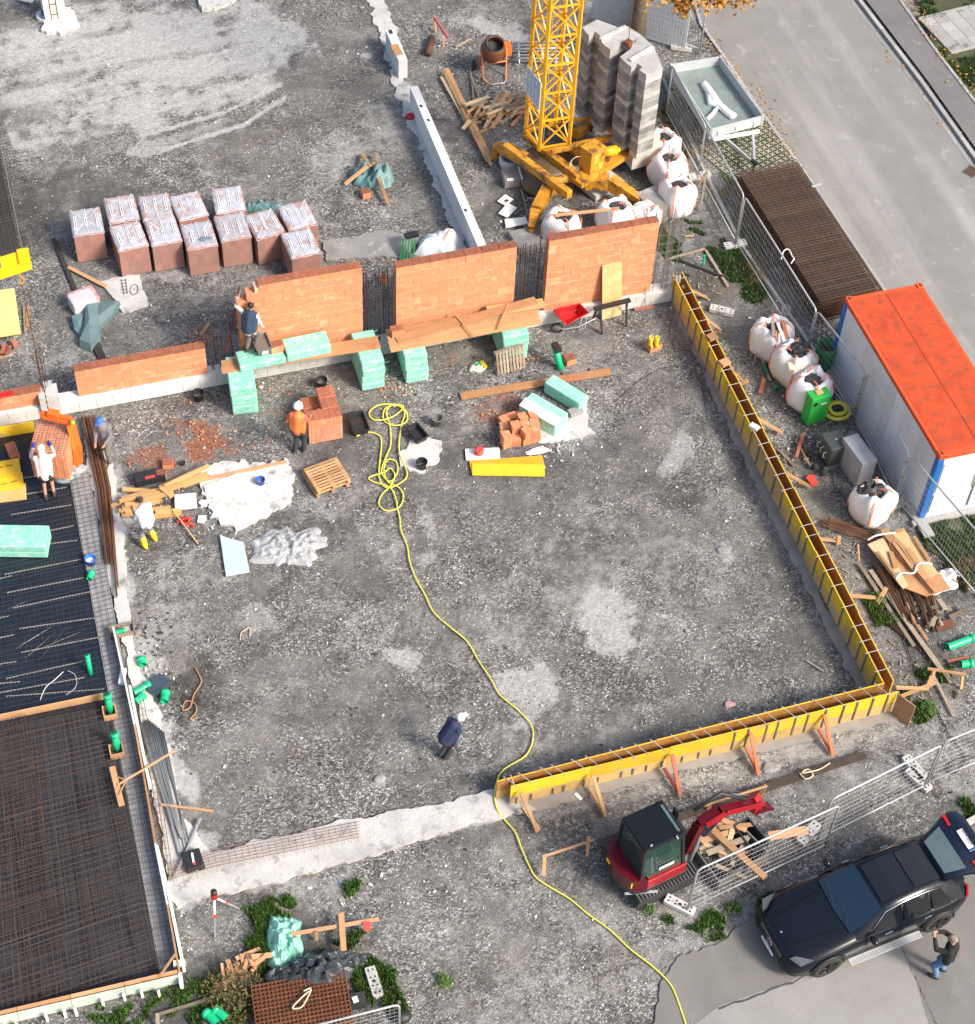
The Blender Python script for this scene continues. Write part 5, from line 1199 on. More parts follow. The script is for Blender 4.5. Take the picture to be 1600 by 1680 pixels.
# mortar tubs and buckets
def tub(label, loc, rz, s_, h, mat=gryM, fill=mortM, lab=False, fillz=.7):
    r = T('mortar_tub', label, 'tub', loc, rz, 'rectangular mortar tubs'); Mw = root_matrix(r)
    def bl(mb, name, mat_): mb.v = [tuple(Mw @ Vector(v)) for v in mb.v]; return mb.build(name, mat_, r)
    m = MB(); hx, hy = s_[0] / 2, s_[1] / 2; k = .8
    for (x0, y0, x1, y1) in ((-hx, -hy, hx, -hy), (hx, -hy, hx, hy), (hx, hy, -hx, hy), (-hx, hy, -hx, -hy)):
        t = .93
        m.add([(x0 * k, y0 * k, 0), (x1 * k, y1 * k, 0), (x1, y1, h), (x0, y0, h)], [(0, 1, 2, 3)]); m.add([(x0 * k * t, y0 * k * t, .02), (x1 * k * t, y1 * k * t, .02), (x1 * t, y1 * t, h), (x0 * t, y0 * t, h)], [(3, 2, 1, 0)])
        m.add([(x0, y0, h), (x1, y1, h), (x1 * t, y1 * t, h), (x0 * t, y0 * t, h)], [(0, 1, 2, 3)])
        m.bar((x0 * 1.02, y0 * 1.02, h - .015), (x1 * 1.02, y1 * 1.02, h - .015), .03, .02)
    m.box((0, 0, .01), (hx * 2 * k, hy * 2 * k, .02)); bl(m, 'shell', mat)
    m = MB(); kk = k + (1 - k) * fillz; m.box((0, 0, h * fillz), (hx * 1.84 * kk, hy * 1.84 * kk, .02)); bl(m, 'filling', fill)
    if lab: m = MB(); m.add([(-.09, -hy * .92 - .012, h * .3), (.09, -hy * .92 - .012, h * .3), (.09, -hy * .98 - .012, h * .75), (-.09, -hy * .98 - .012, h * .75)], [(0, 1, 2, 3)]); bl(m, 'sticker', whtM)
    return r
q = G(432, 578, zp + .22); tub('grey mortar tub beside the mason on the planks', (q.x, q.y + .15, zp + .22), .08, (.42, .66), .3, gryM, mortM, True)
q = G(592, 712); tub('black mortar tub at the end of the yellow hose', (q.x, q.y + .25, 0), .02, (.44, .72), .26, blkM, M('black_water', (.03, .035, .035), .15, bump=0), False, .5)
q = G(686, 722); tub('small dark tub on the concrete pad beside the hose coils', (q.x, q.y + .1, .03), .3, (.36, .6), .22, blkM, blkM, False, .3)
def bucket(label, x, y, r_, h, mat, fill=None, rim=None):
    q = G(x, y); b = T('bucket', label, 'bucket', (q.x, q.y, 0), 0, 'buckets on the yard'); m = MB()
    m.lathe([(0, .01), (r_ * .78, .01), (r_, h), (r_ * 1.06, h), (r_ * 1.06, h - .03), (r_ * 1.02, h - .03)], (q.x, q.y, 0), 18); m.lathe([(r_ * .97, h), (r_ * .76, .03), (0, .03)], (q.x, q.y, 0), 18); m.build('shell', mat, b)
    m = MB(); m.lathe([(r_ * .86, h * .55), (0, h * .57)], (q.x, q.y, 0), 14); m.build('filling', fill or rubM, b)
    m = MB(); m.tube([(q.x + math.cos(t) * r_ * 1.05, q.y - .02 + math.sin(t) * .03, h - .02 - math.sin(t) * r_ * .6) for t in np.linspace(0, 3.14, 9)], .005, 4); m.build('handle', galvM, b); return b
bucket('black bucket at the foot of the plinth on the left', 326, 655, .16, .28, blkM)
bucket('black bucket above the unwrapped brick pack', 528, 634, .16, .28, blkM, M('bucket_water', (.12, .12, .10), .2, bump=0))
bucket('grey bucket right of the hose coils', 717, 696, .15, .28, gryM, mortM)
bucket('black bucket on the concrete pad beside the hose', 692, 768, .15, .28, blkM)
bucket('small blue bucket on the large concrete pad', 428, 795, .12, .22, bluM, mortM)
bucket('blue tub standing on the mesh beside the foil', 150, 926, .14, .26, M('bright_blue', (.03, .16, .62), .4, bump=0), labM)
bucket('grey round pot near the thin timbers of the wood pile', 300, 762, .07, .1, blkM)
# wheelbarrow
wb = T('wheelbarrow', 'red wheelbarrow in front of the plinth', 'wheelbarrow', G(935, 520)); 
tp_ = [G(908, 509, .62), G(951, 498, .62), G(966, 513, .62), G(929, 533, .60)]; bt_ = [G(918, 519, .32), G(944, 510, .32), G(950, 517, .32), G(930, 526, .32)]
m = MB(); n = 4; v = tp_ + bt_; m.add(v, [(0, 1, 5, 4), (1, 2, 6, 5), (2, 3, 7, 6), (3, 0, 4, 7), (4, 5, 6, 7)])
for i in range(4): m.tube([tp_[i], tp_[(i + 1) % 4]], .02, 6)
m.build('tray', redM, wb); m = MB(); m.tube([G(912, 532, .2), G(935, 527, .3), G(955, 520, .4), G(975, 506, .6)], .016, 6); m.tube([G(905, 535, .2), G(925, 540, .28), G(950, 536, .3), G(978, 522, .6)], .016, 6); m.tube([G(955, 520, .38), G(950, 542, 0), G(960, 538, 0), G(963, 520, .38)], .014, 6); m.build('frame', galvM, wb)
wc = G(914, 538, .18); m = MB(); ax = Vector((.35, .94, 0)); ex = Vector((.94, -.35, 0)); m.tube([wc + ex * math.cos(t) * .16 + Vector((0, 0, 1)) * math.sin(t) * .16 for t in np.linspace(0, 6.28, 20)[:-1]], .035, 6, closed=True); m.build('wheel', rubM, wb)
# sawhorse
sh = T('workbench', 'folding black and red workbench beside the leaning board', 'workbench', G(1005, 520)); m = MB()
m.bar(G(975, 507, .8), G(1034, 492, .8), .14, .07); m.build('beam', blkM, sh); m = MB()
for a, b in (((978, 508, .78), (972, 527, 0)), ((985, 506, .78), (988, 548, 0)), ((1030, 494, .78), (1027, 515, 0)), ((1028, 494, .78), (1028, 536, 0))): m = MB(); m.bar(G(*a), G(*b), .05, .05); m.build('leg', blkM, sh)
m = MB(); m.box(G(988, 540, .12), (.06, .05, .16)); m.box(G(1028, 528, .12), (.05, .05, .14)); m.build('clamp', redM, sh)
# leaning board
m = MB(); a = G(1004, 521, .0); b = FY(1005, 433, YW - .03); hw = Vector((.31, .03, 0)); m.add([a - hw, a + hw, b + hw, b - hw] + [p + Vector((0, .03, .01)) for p in (a - hw, a + hw, b + hw, b - hw)], [(0, 1, 2, 3), (7, 6, 5, 4), (0, 4, 5, 1), (1, 5, 6, 2), (2, 6, 7, 3), (3, 7, 4, 0)])
tag(m.build('leaning_board', M('light_plank', (.62, .40, .17), .7, var=.14, dirt=((.68, .52, .30), 1.5, .5))), 'wide light board leaning against the right brick wall', 'board')
tboard('broom', 'thin broom shaft leaning at the right end of the wall', 'broom', (1059, 502), (1060, 449), .02, .02, woodG, .1, 1.0); tboard('yard_brush', 'flat brush lying on the gravel beside the wall corner', 'broom head', (1041, 508), (1072, 503), .08, .06, M('broom_red', (.32, .13, .09), .8), .04)
# yellow boots
bt = T('boots', 'pair of yellow rubber boots standing on a brick', 'boots', G(1072, 560, .22), 0); 
for i, x in enumerate((1067, 1077)):
    q = G(x, 566, .24); m = MB(); m.lathe([(.055, 0), (.055, .05), (.06, .2), (.065, .33), (.055, .33), (.05, .1)], q, 10); m.ball(q + Vector((0, -.07, .04)), (.05, .11, .045), 8); m.build('boot', yelB, bt)
# yellow/white sack
def lump(name, label, cat, c, r, h, mat, seed=0, n=26, k=.35, parent=None, sharp=1.0, z0=0, group=None):
    """crumpled heap: radial height field with ragged outline"""
    m = MB(); pts = []; rings = n // 2; rx, ry = r; 
    for j in range(rings + 1):
        for i in range(n):
            t = 2 * math.pi * i / n; rad = j / rings
            e = 1 + k * mnoise.noise(Vector((math.cos(t) * 1.6, math.sin(t) * 1.6, seed * 3.7))) + k * .6 * mnoise.noise(Vector((math.cos(t) * 4, math.sin(t) * 4, seed)))
            x = math.cos(t) * rx * rad * e; y = math.sin(t) * ry * rad * e
            ns = abs(mnoise.noise(Vector((x * 3.2 * sharp, y * 3.2 * sharp, seed)))) * 1.3 + .6 * mnoise.noise(Vector((x * 8 * sharp, y * 8 * sharp, seed + 3)))
            z = h * (1 - rad ** 2.4) * (.55 + ns) + .015
            if j == rings: z = 0
            pts.append((c[0] + x, c[1] + y, z0 + max(z, 0) + (.0 if j == rings else .005)))
    f = []
    for j in range(rings):
        for i in range(n): f.append((j * n + i, (j + 1) * n + i, (j + 1) * n + (i + 1) % n, j * n + (i + 1) % n))
    m.add(pts, f, False)
    o = m.build(name, mat, parent)
    return tag(o, label, cat, group) if cat else o
q = G(784, 603); sk = lump('cement_sack', 'small yellow and white sack lying before the pallet', 'sack', (q.x, q.y), (.24, .17), .14, M('sack_pale', (.62, .62, .52), .6, var=.15), 4); m = MB(); m.box((q.x + .17, q.y - .02, .11), (.1, .26, .05), .2); m.build('yellow_end', yelB, sk); m = MB(); m.box((q.x, q.y - .01, .16), (.14, .08, .012), .3); m.build('green_print', grnB, sk)
# pallets
def pallet(label, loc, rz, n_layers=1, tilt=None, mat=woodM, w_=1.0, l_=.8, group='empty wooden pallets', slats=9):
    r = T('pallet', label, 'pallet', loc, 0, group); R = Matrix.Translation(Vector(loc)) @ Matrix.Rotation(rz, 4, 'Z') @ (tilt or Matrix.Identity(4))
    for k in range(n_layers):
        z = k * .14; j = Matrix.Translation((random.uniform(-.02, .02), random.uniform(-.02, .02), 0))
        def b(name, items):
            for c, d in items: m = MB(); m.box(c, d); m.v = [tuple(R @ j @ Vector(v)) for v in m.v]; m.build(name, mat, r)
        b('slat', [((0, -l_ / 2 + l_ * (i + .5) / slats, z + .13), (w_, l_ / slats * .62, .02)) for i in range(slats)])
        b('runner', [((x, 0, z + .06), (.09, l_, .11)) for x in (-w_ / 2 + .05, 0, w_ / 2 - .05)])
    return r
q = G(538, 795); pallet('flat stack of two empty pallets below the unwrapped brick pack', (q.x, q.y + .15, 0), .2, 2, w_=.98, l_=.92)
q = G(836, 606); pallet('small grey pallet leaning on edge against the foam stack', (q.x, q.y, 0), .12, 1, Matrix.Rotation(math.radians(72), 4, 'X') @ Matrix.Rotation(math.pi / 2, 4, 'Z') @ Matrix.Translation((.36, 0, 0)), woodG, .72, .9)
# unwrapped brick pack
up = T('open_brick_pack', 'open stack of fluted bricks beside the worker in the orange vest', 'brick pallet', G(545, 720)); a, b = G(508, 729), G(563, 719); d = (b - a).normalized(); rz = math.atan2(d.y, d.x); nr_ = Vector((-d.y, d.x, 0)); W_ = (b - a).length
for k in range(3):
    for i in range(6):
        for j in range(3):
            if k == 2 and ((j == 1 and i < 3) or (j == 2 and i < 3)): continue
            m = MB(); c = a + d * (W_ * (i + .5) / 6) + nr_ * (.40 * (j + .5)); c.z = .12 + .30 * (k + .5) - .12
            m.box(c, (W_ / 6 * .97, .39, .29), rz); m.box(c - nr_ * .197, (.02, .012, .288), rz); m.build('brick', brickM if k == 2 else M('pale_clay', (.58, .26, .16), .85, var=.06, orand=.12), up)
            if k == 2 or (k == 1 and j > 0 and i < 3):
                m = MB(); m.box(c + Vector((0, 0, .147)), (W_ / 6 * .93, .37, .006), rz); m.build('brick_top', brickT, up)
loose_brick('single brick balanced on the left edge of the open stack', 518, 690, .6, rz + .4, (.42, .28, .25))
# toppled brick heap
hp = T('brick_heap', 'small heap of toppled bricks right of the red dust', 'bricks', G(850, 720)); random.seed(12); a0 = G(825, 735)
bm1 = MB(); bm1.box((0, 0, 0), (.25, .25, .25)); [bm1.box((-.1 + .05 * k, -.126, 0), (.018, .006, .25)) for k in range(5)]; bme1 = bm1.mesh('brick', brickM)
for k in range(2):
    for i in range(4):
        for j in range(4):
            if k == 1 and random.random() < .45: continue
            c = a0 + Vector((.12 + i * .27 + j * .05, .05 + j * .27, .13 + k * .25)); inst(bme1, 'brick', hp, Matrix.Translation(c + Vector((random.uniform(-.03, .03), random.uniform(-.03, .03), 0))) @ Matrix.Rotation(random.uniform(-.25, .3), 4, 'Z') @ Matrix.Rotation(random.choice((0, 0, 1.57)), 4, 'X'))
# big foam blocks right
a = G(892, 690); foam_pack('foam_pack', 'large white and green foam pack with its white board face up', (a.x, a.y, 0), (1.25, .62, .5), -.95, 1, 'foam packs on the gravel')
m = MB(); R_ = Matrix.Rotation(-.95, 3, 'Z'); c = a + R_ @ Vector((0, -.20, 0)); m.box((c.x, c.y, .52), (1.24, .30, .03), R=R_ @ Matrix.Rotation(.25, 3, 'X')); tag(m.build('foam_board', styM), 'white foam board tilted on the large foam pack', 'foam board')
a = G(927, 655); foam_pack('foam_pack', 'long green foam pack right of the large white and green one', (a.x, a.y, 0), (1.25, .42, .45), -.98, 1, 'foam packs on the gravel')
tboard('plank', 'long orange plank lying under the foam packs on the gravel', 'plank', (756, 650), (1002, 609), .26, .04, plankM, .03)
a = G(922, 608, 0); gt = pipe('green tube standing upright with black top beside a brick', (920, 605), (912, 572), .10, za=.02, zb=.62, cap=True); m = MB(); q = G(914, 572, .66); m.box((q.x, q.y + .05, .66), (.18, .34, .12), .1, ); m.build('black_head', blkM, gt)
m = MB(); q = G(948, 677); m.box((q.x - .1, q.y - .05, .12), (.4, .22, .16), .2); tag(m.build('concrete_block', concD), 'grey perforated block beside the foam packs', 'concrete block')
# yellow boards at (832,760)
yb = T('yellow_boards', 'yellow formwork boards lying below the toppled bricks', 'formwork boards', G(832, 765))
for (a, b, w_, z, mt) in (((775, 770), (894, 772), .42, .06, plyM), ((772, 766), (892, 757), .42, .03, orgY := M('amber_board', (.80, .36, .02), .5, var=.1))): m = MB(); m.bar(G(*a, z), G(*b, z), w_, .027); m.build('board', mt, yb)
tboard('white_board', 'white foam strip under the yellow boards', 'foam board', (764, 746), (820, 744), .4, .04, styM, .02)
lump('foam_offcuts', 'white broken foam pieces right of the brick heap', 'foam offcuts', G(882, 740), (.32, .14), .1, styM, 8, 9)
lump('foam_offcuts', 'white foam offcut beside the large foam pack corner', 'foam offcuts', G(893, 722), (.24, .12), .1, styM, 3, 8)
m = MB(); q = G(786, 746); m.lathe([(0, 0), (.13, 0), (.13, .03), (.07, .04), (.07, .09), (.13, .1), (.13, .13), (.06, .13), (0, .1)], (q.x, q.y, .09), 16); tag(m.build('cord_reel', redS), 'small red cord reel on the yellow boards', 'reel')
# hose
def smooth(pts, n=6, closed=False):
    out = []; m_ = len(pts)
    for i in range(m_ - 1):
        p0, p1, p2, p3 = pts[max(i - 1, 0)], pts[i], pts[i + 1], pts[min(i + 2, m_ - 1)]
        for k in range(n):
            t = k / n; out.append(p1 * .5 * 2 * 1 + (p2 - p0) * .5 * t + (p0 * 2 - p1 * 5 + p2 * 4 - p3) * .5 * t * t + (p1 * 3 - p0 - p2 * 3 + p3) * .5 * t ** 3)
    out.append(pts[-1]); return out
def hose(name, label, px, r, mat, z=None, cat='hose', group=None):
    z = r if z is None else z; pts = [G(x, y, z + .006 * (i % 3) + (.05 if cat == 'hose' and 1282 < y < 1345 else 0)) for i, (x, y) in enumerate(px)]; m = MB(); m.tube(smooth(pts), r, 6); return tag(m.build(name, mat), label, cat, group)
hose('water_hose', 'long yellow hose running from the coils across the yard to the bottom', [
    (585, 716), (600, 709), (618, 712), (626, 725), (622, 780), (635, 800), (660, 790), (668, 775), (655, 740), (658, 700), (664, 680), (658, 668), (640, 663), (620, 665), (606, 676), (612, 688), (632, 688), (650, 680), (662, 668), (652, 664), (632, 670), (630, 690), (650, 698), (668, 690), (664, 672),
    (645, 664), (634, 676), (640, 700), (641, 730), (633, 750), (626, 775), (640, 790), (652, 775), (650, 758), (636, 754), (630, 770), (636, 790), (655, 800), (662, 815), (655, 832), (635, 838), (622, 828), (626, 812), (640, 798), (648, 780), (640, 768), (630, 775), (606, 783), (612, 790), (640, 800), (650, 820), (652, 834),
    (656, 850), (658, 870), (668, 895), (672, 920), (682, 948), (697, 975), (712, 1005), (740, 1030), (766, 1052), (786, 1085), (806, 1115), (820, 1140), (850, 1165), (872, 1190), (874, 1215), (862, 1240), (830, 1260), (818, 1275), (812, 1300), (815, 1325), (828, 1345), (845, 1365), (855, 1390), (868, 1420), (880, 1440), (905, 1457), (935, 1475), (965, 1500), (1000, 1525), (1035, 1558), (1070, 1585), (1100, 1615), (1115, 1650), (1128, 1690)], .021, yhose)
for nm, lb, px, r, mt in (('cable', 'thin black cable curving over the gravel at the upper right', [(1010, 660), (1030, 640), (1060, 618), (1090, 603), (1130, 602), (1150, 625), (1155, 650), (1160, 680), (1165, 700)], .008, blkM),
                          ('cable', 'black cable beside the lowest bulk bag', [(1350, 758), (1365, 780), (1370, 800), (1385, 815), (1392, 840), (1400, 850)], .012, blkM),
                          ('cable', 'black cable along the fence below the timber beams', [(1480, 1040), (1495, 1080), (1510, 1110), (1545, 1180), (1560, 1210), (1582, 1240), (1575, 1262), (1560, 1270), (1555, 1258), (1570, 1245), (1600, 1240)], .012, blkM),
                          ('wire', 'thin pale wire lying beside the white bag and rebar', [(1235, 330), (1215, 320), (1212, 335), (1225, 350), (1222, 365), (1232, 360), (1228, 345), (1240, 330)], .009, gryL),
                          ('strap', 'white looped lifting strap on the stacked steel mesh', [(1282, 425), (1286, 412), (1294, 409), (1300, 420), (1303, 424), (1298, 432)], .02, whtM),
                          ('strap', 'cream strap looped over the steel beam', [(1312, 1268), (1322, 1278), (1334, 1272), (1326, 1262), (1316, 1268), (1330, 1266), (1345, 1262), (1362, 1252)], .02, M('cream', (.62, .52, .36), .8)),
                          ('cable', 'white thin cable lying on the dark foil', [(66, 1148), (75, 1128), (90, 1115), (104, 1102)], .01, labM),
                          ('cable', 'thin grey cable curved on the dark foil', [(110, 1100), (122, 1106), (126, 1118), (122, 1130), (108, 1140)], .008, gryL),
                          ('rope', 'brown rope tangle beside the dark patch on the gravel', [(320, 1095), (328, 1110), (330, 1120), (318, 1140), (312, 1160), (300, 1165), (305, 1150), (320, 1155), (322, 1168), (312, 1180), (325, 1178)], .018, M('rope_tan', (.42, .22, .12), .9)),
                          ('rope', 'small pale rope loop on the gravel', [(394, 1050), (396, 1038), (404, 1032), (410, 1030), (410, 1044)], .014, M('rope_pale', (.55, .42, .34), .9)),
                          ('lifting_strap', 'cream lifting strap lying on the rusty mesh pile', [(508, 1626), (500, 1632), (482, 1650), (482, 1655), (495, 1652), (505, 1636), (510, 1622), (498, 1626)], .02, MC['cream'])):
    z = {'strap': .0}.get(nm, None); zz = r
    if 'stacked steel' in lb: zz = 1.08
    if 'rusty mesh pile' in lb: zz = .42
    if 'steel beam' in lb: zz = .16
    if 'foil' in lb: zz = .06
    hose(nm, lb, px, r, mt, zz, cat=nm.replace('_', ' '))
# perforated sticks, laths, shovels
for nm, lb, a, b, w_, mt, za, zb_ in (
    ('metal_rod', 'short silver rod with bright tip lying on the gravel near the lower right corner', (1324, 1084), (1352, 1102), .025, galvM, .03, .03),
    ('shovel', 'rust stained shovel leaning among the small machines', (1306, 722), (1330, 765), .035, M('handle_pink', (.42, .22, .16), .8), .1, .1),
    ('plank', 'grey timber lath beside the green machine', (1245, 576), (1264, 625), .08, woodG, .05, .05),
    ('plank', 'small reddish board beside the bulk bag row', (1248, 645), (1254, 620), .12, MC['red_brown_timber'], .1, .1),
    ('plank', 'grey board near the foot of the shovel', (1278, 738), (1304, 765), .08, woodG, .04, .04),
    ('plank', 'dark wet board crossing the shovel', (1307, 750), (1318, 712), .09, MC['red_brown_timber'], .1, .2),
    ('lath', 'short lath on the grass beside the fence', (1123, 387), (1138, 387), .06, woodM, .03, .03),
    ('lath', 'vertical lath beside the dark rebar at the top of the yard', (1245, 570), (1238, 590), .03, woodG, .1, .3),
    ('sawn_timber', 'long pale timber between the brick pallets and the tarp', (112, 438), (174, 470), .12, woodM, .06, .06),
    ('black_bar', 'long black steel bar lying from the far left mats to the wrapped pack', (88, 392), (125, 480), .10, rebarM, .05, .05),
    ('black_bar', 'second black steel bar parallel to the first', (93, 395), (127, 478), .05, rebarM, .05, .05),
    ('black_bar', 'dark steel bars running under the teal tarp to the low wall', (148, 545), (170, 592), .22, rebarM, .04, .04),
    ('plank', 'short plank below the crane chain', (40, 502), (42, 545), .09, woodG, .03, .03),
    ('plank', 'light short plank crossing below the crane chain', (46, 503), (46, 535), .1, woodM, .06, .06),
    ('plank', 'small pale board by the dark rebar left of the stepped wall', (329, 550), (343, 530), .1, woodM, .03, .08),
    ('plank', 'long beam, right one of the stacked beams left of the crane', (727, 113), (800, 265), .10, woodM, .16, .16),
    ('plank', 'long beam, middle one of the stacked beams left of the crane', (733, 112), (806, 262), .14, woodM, .06, .06),
    ('plank', 'long beam, left pale one of the stacked beams left of the crane', (724, 126), (806, 270), .10, M('pale_beam', (.58, .44, .26), .8, var=.12), .10, .10),
    ('plank', 'grey lath, left one leaning above the wood scrap', (771, 108), (782, 200), .05, woodG, .05, .05),
    ('plank', 'grey lath, right one crossing above the wood scrap', (773, 125), (805, 206), .06, woodG, .08, .08),
    ('plank', 'short pale board between the red stakes and the concrete mixer', (748, 77), (773, 63), .08, woodG, .03, .03),
    ('plank', 'board lying across two white bulk bags behind the wall', (910, 353), (1016, 342), .12, woodM, 1.02, 1.02),
    ('plank', 'grey stick standing beside the white sheets left of the crane foot', (855, 310), (866, 352), .05, woodG, .05, .05),
    ('plank', 'short grey board under the left outrigger', (864, 325), (892, 326), .06, woodG, .05, .05),
    ('pit_edging', 'pale timber edge of the small triangular pit in the grass', (1095, 425), (1157, 408), .08, woodG, .05, .05),
    ('pit_edging', 'grey timber side of the triangular pit in the grass', (1158, 410), (1195, 470), .07, woodG, .05, .05),
    ('pit_edging', 'dark timber lower side of the triangular pit in the grass', (1112, 425), (1190, 455), .07, rubM, .05, .05),
    ('lath', 'timber lath forming an upside down V left of the mesh fence', (1160, 280), (1140, 315), .06, woodM, .9, .05),
    ('lath', 'second lath of the upside down V left of the mesh fence', (1160, 280), (1149, 345), .06, woodG, .9, .05),
    ('long_beam', 'long grey beam running down to the lower right corner, left one', (1410, 925), (1500, 1060), .10, woodG, .06, .06),
    ('long_beam', 'long grey beam running down to the lower right corner, middle one', (1428, 935), (1545, 1100), .12, woodG, .10, .10),
    ('long_beam', 'long grey beam running down to the lower right corner, right one', (1480, 1010), (1562, 1120), .12, woodG, .06, .06),
    ('long_beam', 'brownish beam beside the long grey beams', (1485, 995), (1522, 1050), .09, woodM, .1, .1),
    ('plank', 'thin pole running from the batter board down to the gravel', (1530, 1105), (1565, 1175), .07, woodG, .05, .05),
    ('lath', 'thin pale stake beside the long grey beams', (1410, 920), (1408, 893), .04, woodM, .02, .4),
    ('plank', 'weathered board at the foot of the long grey beams', (1555, 1085), (1590, 1078), .08, MC['red_brown_timber'], .05, .05),
    ('plank', 'lath at the bottom left running from the bush', (258, 1665), (372, 1630), .07, woodG, .08, .08),
    ('plank', 'upright short post below the long lath at the bottom left', (260, 1690), (258, 1662), .08, woodG, .05, .3),
    ('plank', 'long lath lying against the wood pile across the concrete pad', (285, 797), (470, 757), .10, M('rosy_plank', (.62, .32, .17), .75, var=.12), .10, .10),
    ('plank', 'upright plank of the wooden T in the weeds', (560, 1498), (564, 1560), .13, woodM, .32, .32),
    ('plank', 'long cross plank of the wooden T in the weeds', (478, 1533), (622, 1508), .09, MC['rosy_plank'], .25, .25),
    ('red_marker', 'small red board on the end of the wooden T', (602, 1513), (603, 1527), .16, redS, .30, .26),
    ('plank', 'short stub under the wooden T', (519, 1528), (520, 1543), .08, woodM, .3, .1),
    ('steel_beam', 'long rusty steel beam lying from the excavator to the lower right fence', (980, 1385), (1420, 1238), .20, M('dark_brown_steel', (.07, .05, .04), .7, var=.3), .1, .1),
    ('batter_board', 'light batter board left of the excavator', (890, 1406), (975, 1378), .05, woodM, .4, .4),
    ('batter_post', 'light post holding the batter board left of the excavator', (894, 1406), (892, 1437), .08, woodM, .4, .1),
    ('batter_post', 'darker post at the right end of the batter board by the excavator', (967, 1372), (963, 1405), .07, MC['rosy_plank'], .5, .05),
    ('batter_board', 'light batter board on two posts behind the excavator arm', (1155, 1322), (1258, 1290), .05, woodM, .42, .42),
    ('batter_post', 'left post of the batter board behind the excavator arm', (1166, 1315), (1162, 1335), .09, woodM, .42, .05),
    ('batter_post', 'right post of the batter board behind the excavator arm', (1257, 1288), (1246, 1308), .09, woodM, .42, .05),
    ('broken_sheet', 'white foam sliver beside the lower right formwork', (944, 1302), (954, 1312), .08, styM, .03, .03)):
    tboard(nm, lb, nm.replace('_', ' '), a, b, w_, .028 if w_ > .07 else .03, mt, za, zb_)
q = G(1332, 790); m = MB(); m.prism([(-.09, -.2), (.09, -.2), (.13, .12), (0, .2), (-.13, .12)], 0, .03); m.v = [(v[0] + q.x, v[1] + q.y, v[2] + .05) for v in m.v]; tag(m.build('red_spade', redS), 'red spade blade between the small machines and the bulk bag', 'shovel')
# red stakes
rs = T('red_stakes', 'red board nailed to two white stakes at the top', 'stakes', G(726, 60)); m = MB(); m.bar(G(712, 28, .5), G(735, 62, .5), .05, .1); m.build('board', M('faded_red', (.45, .08, .10), .7), rs)
for a, b in (((713, 26, .55), (715, 52, 0)), ((728, 48, .55), (728, 76, 0))): m = MB(); m.bar(G(*a), G(*b), .06, .05); m.build('stake', woodM, rs)
m = MB(); m.tube([G(708, 62, .12), G(703, 88, .12)], .12, 8); tag(m.build('rusty_roll', rustM), 'small rusty roll lying near the top beside the red stakes', 'rusty roll')
# square block with red disc by the wall
q = G(673, 193); m = MB(); m.lathe([(.14, 0), (.15, .08), (.1, .14), (.05, .16), (0, .12)], (q.x, q.y, 0), 12); o = m.build('paint_can', redM); tag(o, 'dark red can with white splashes beside the low concrete wall', 'can'); m = MB(); m.lathe([(.1, .0), (.08, .03), (0, .03)], (q.x + .05, q.y + .2, .02), 8); m.build('splash', whtM, o)
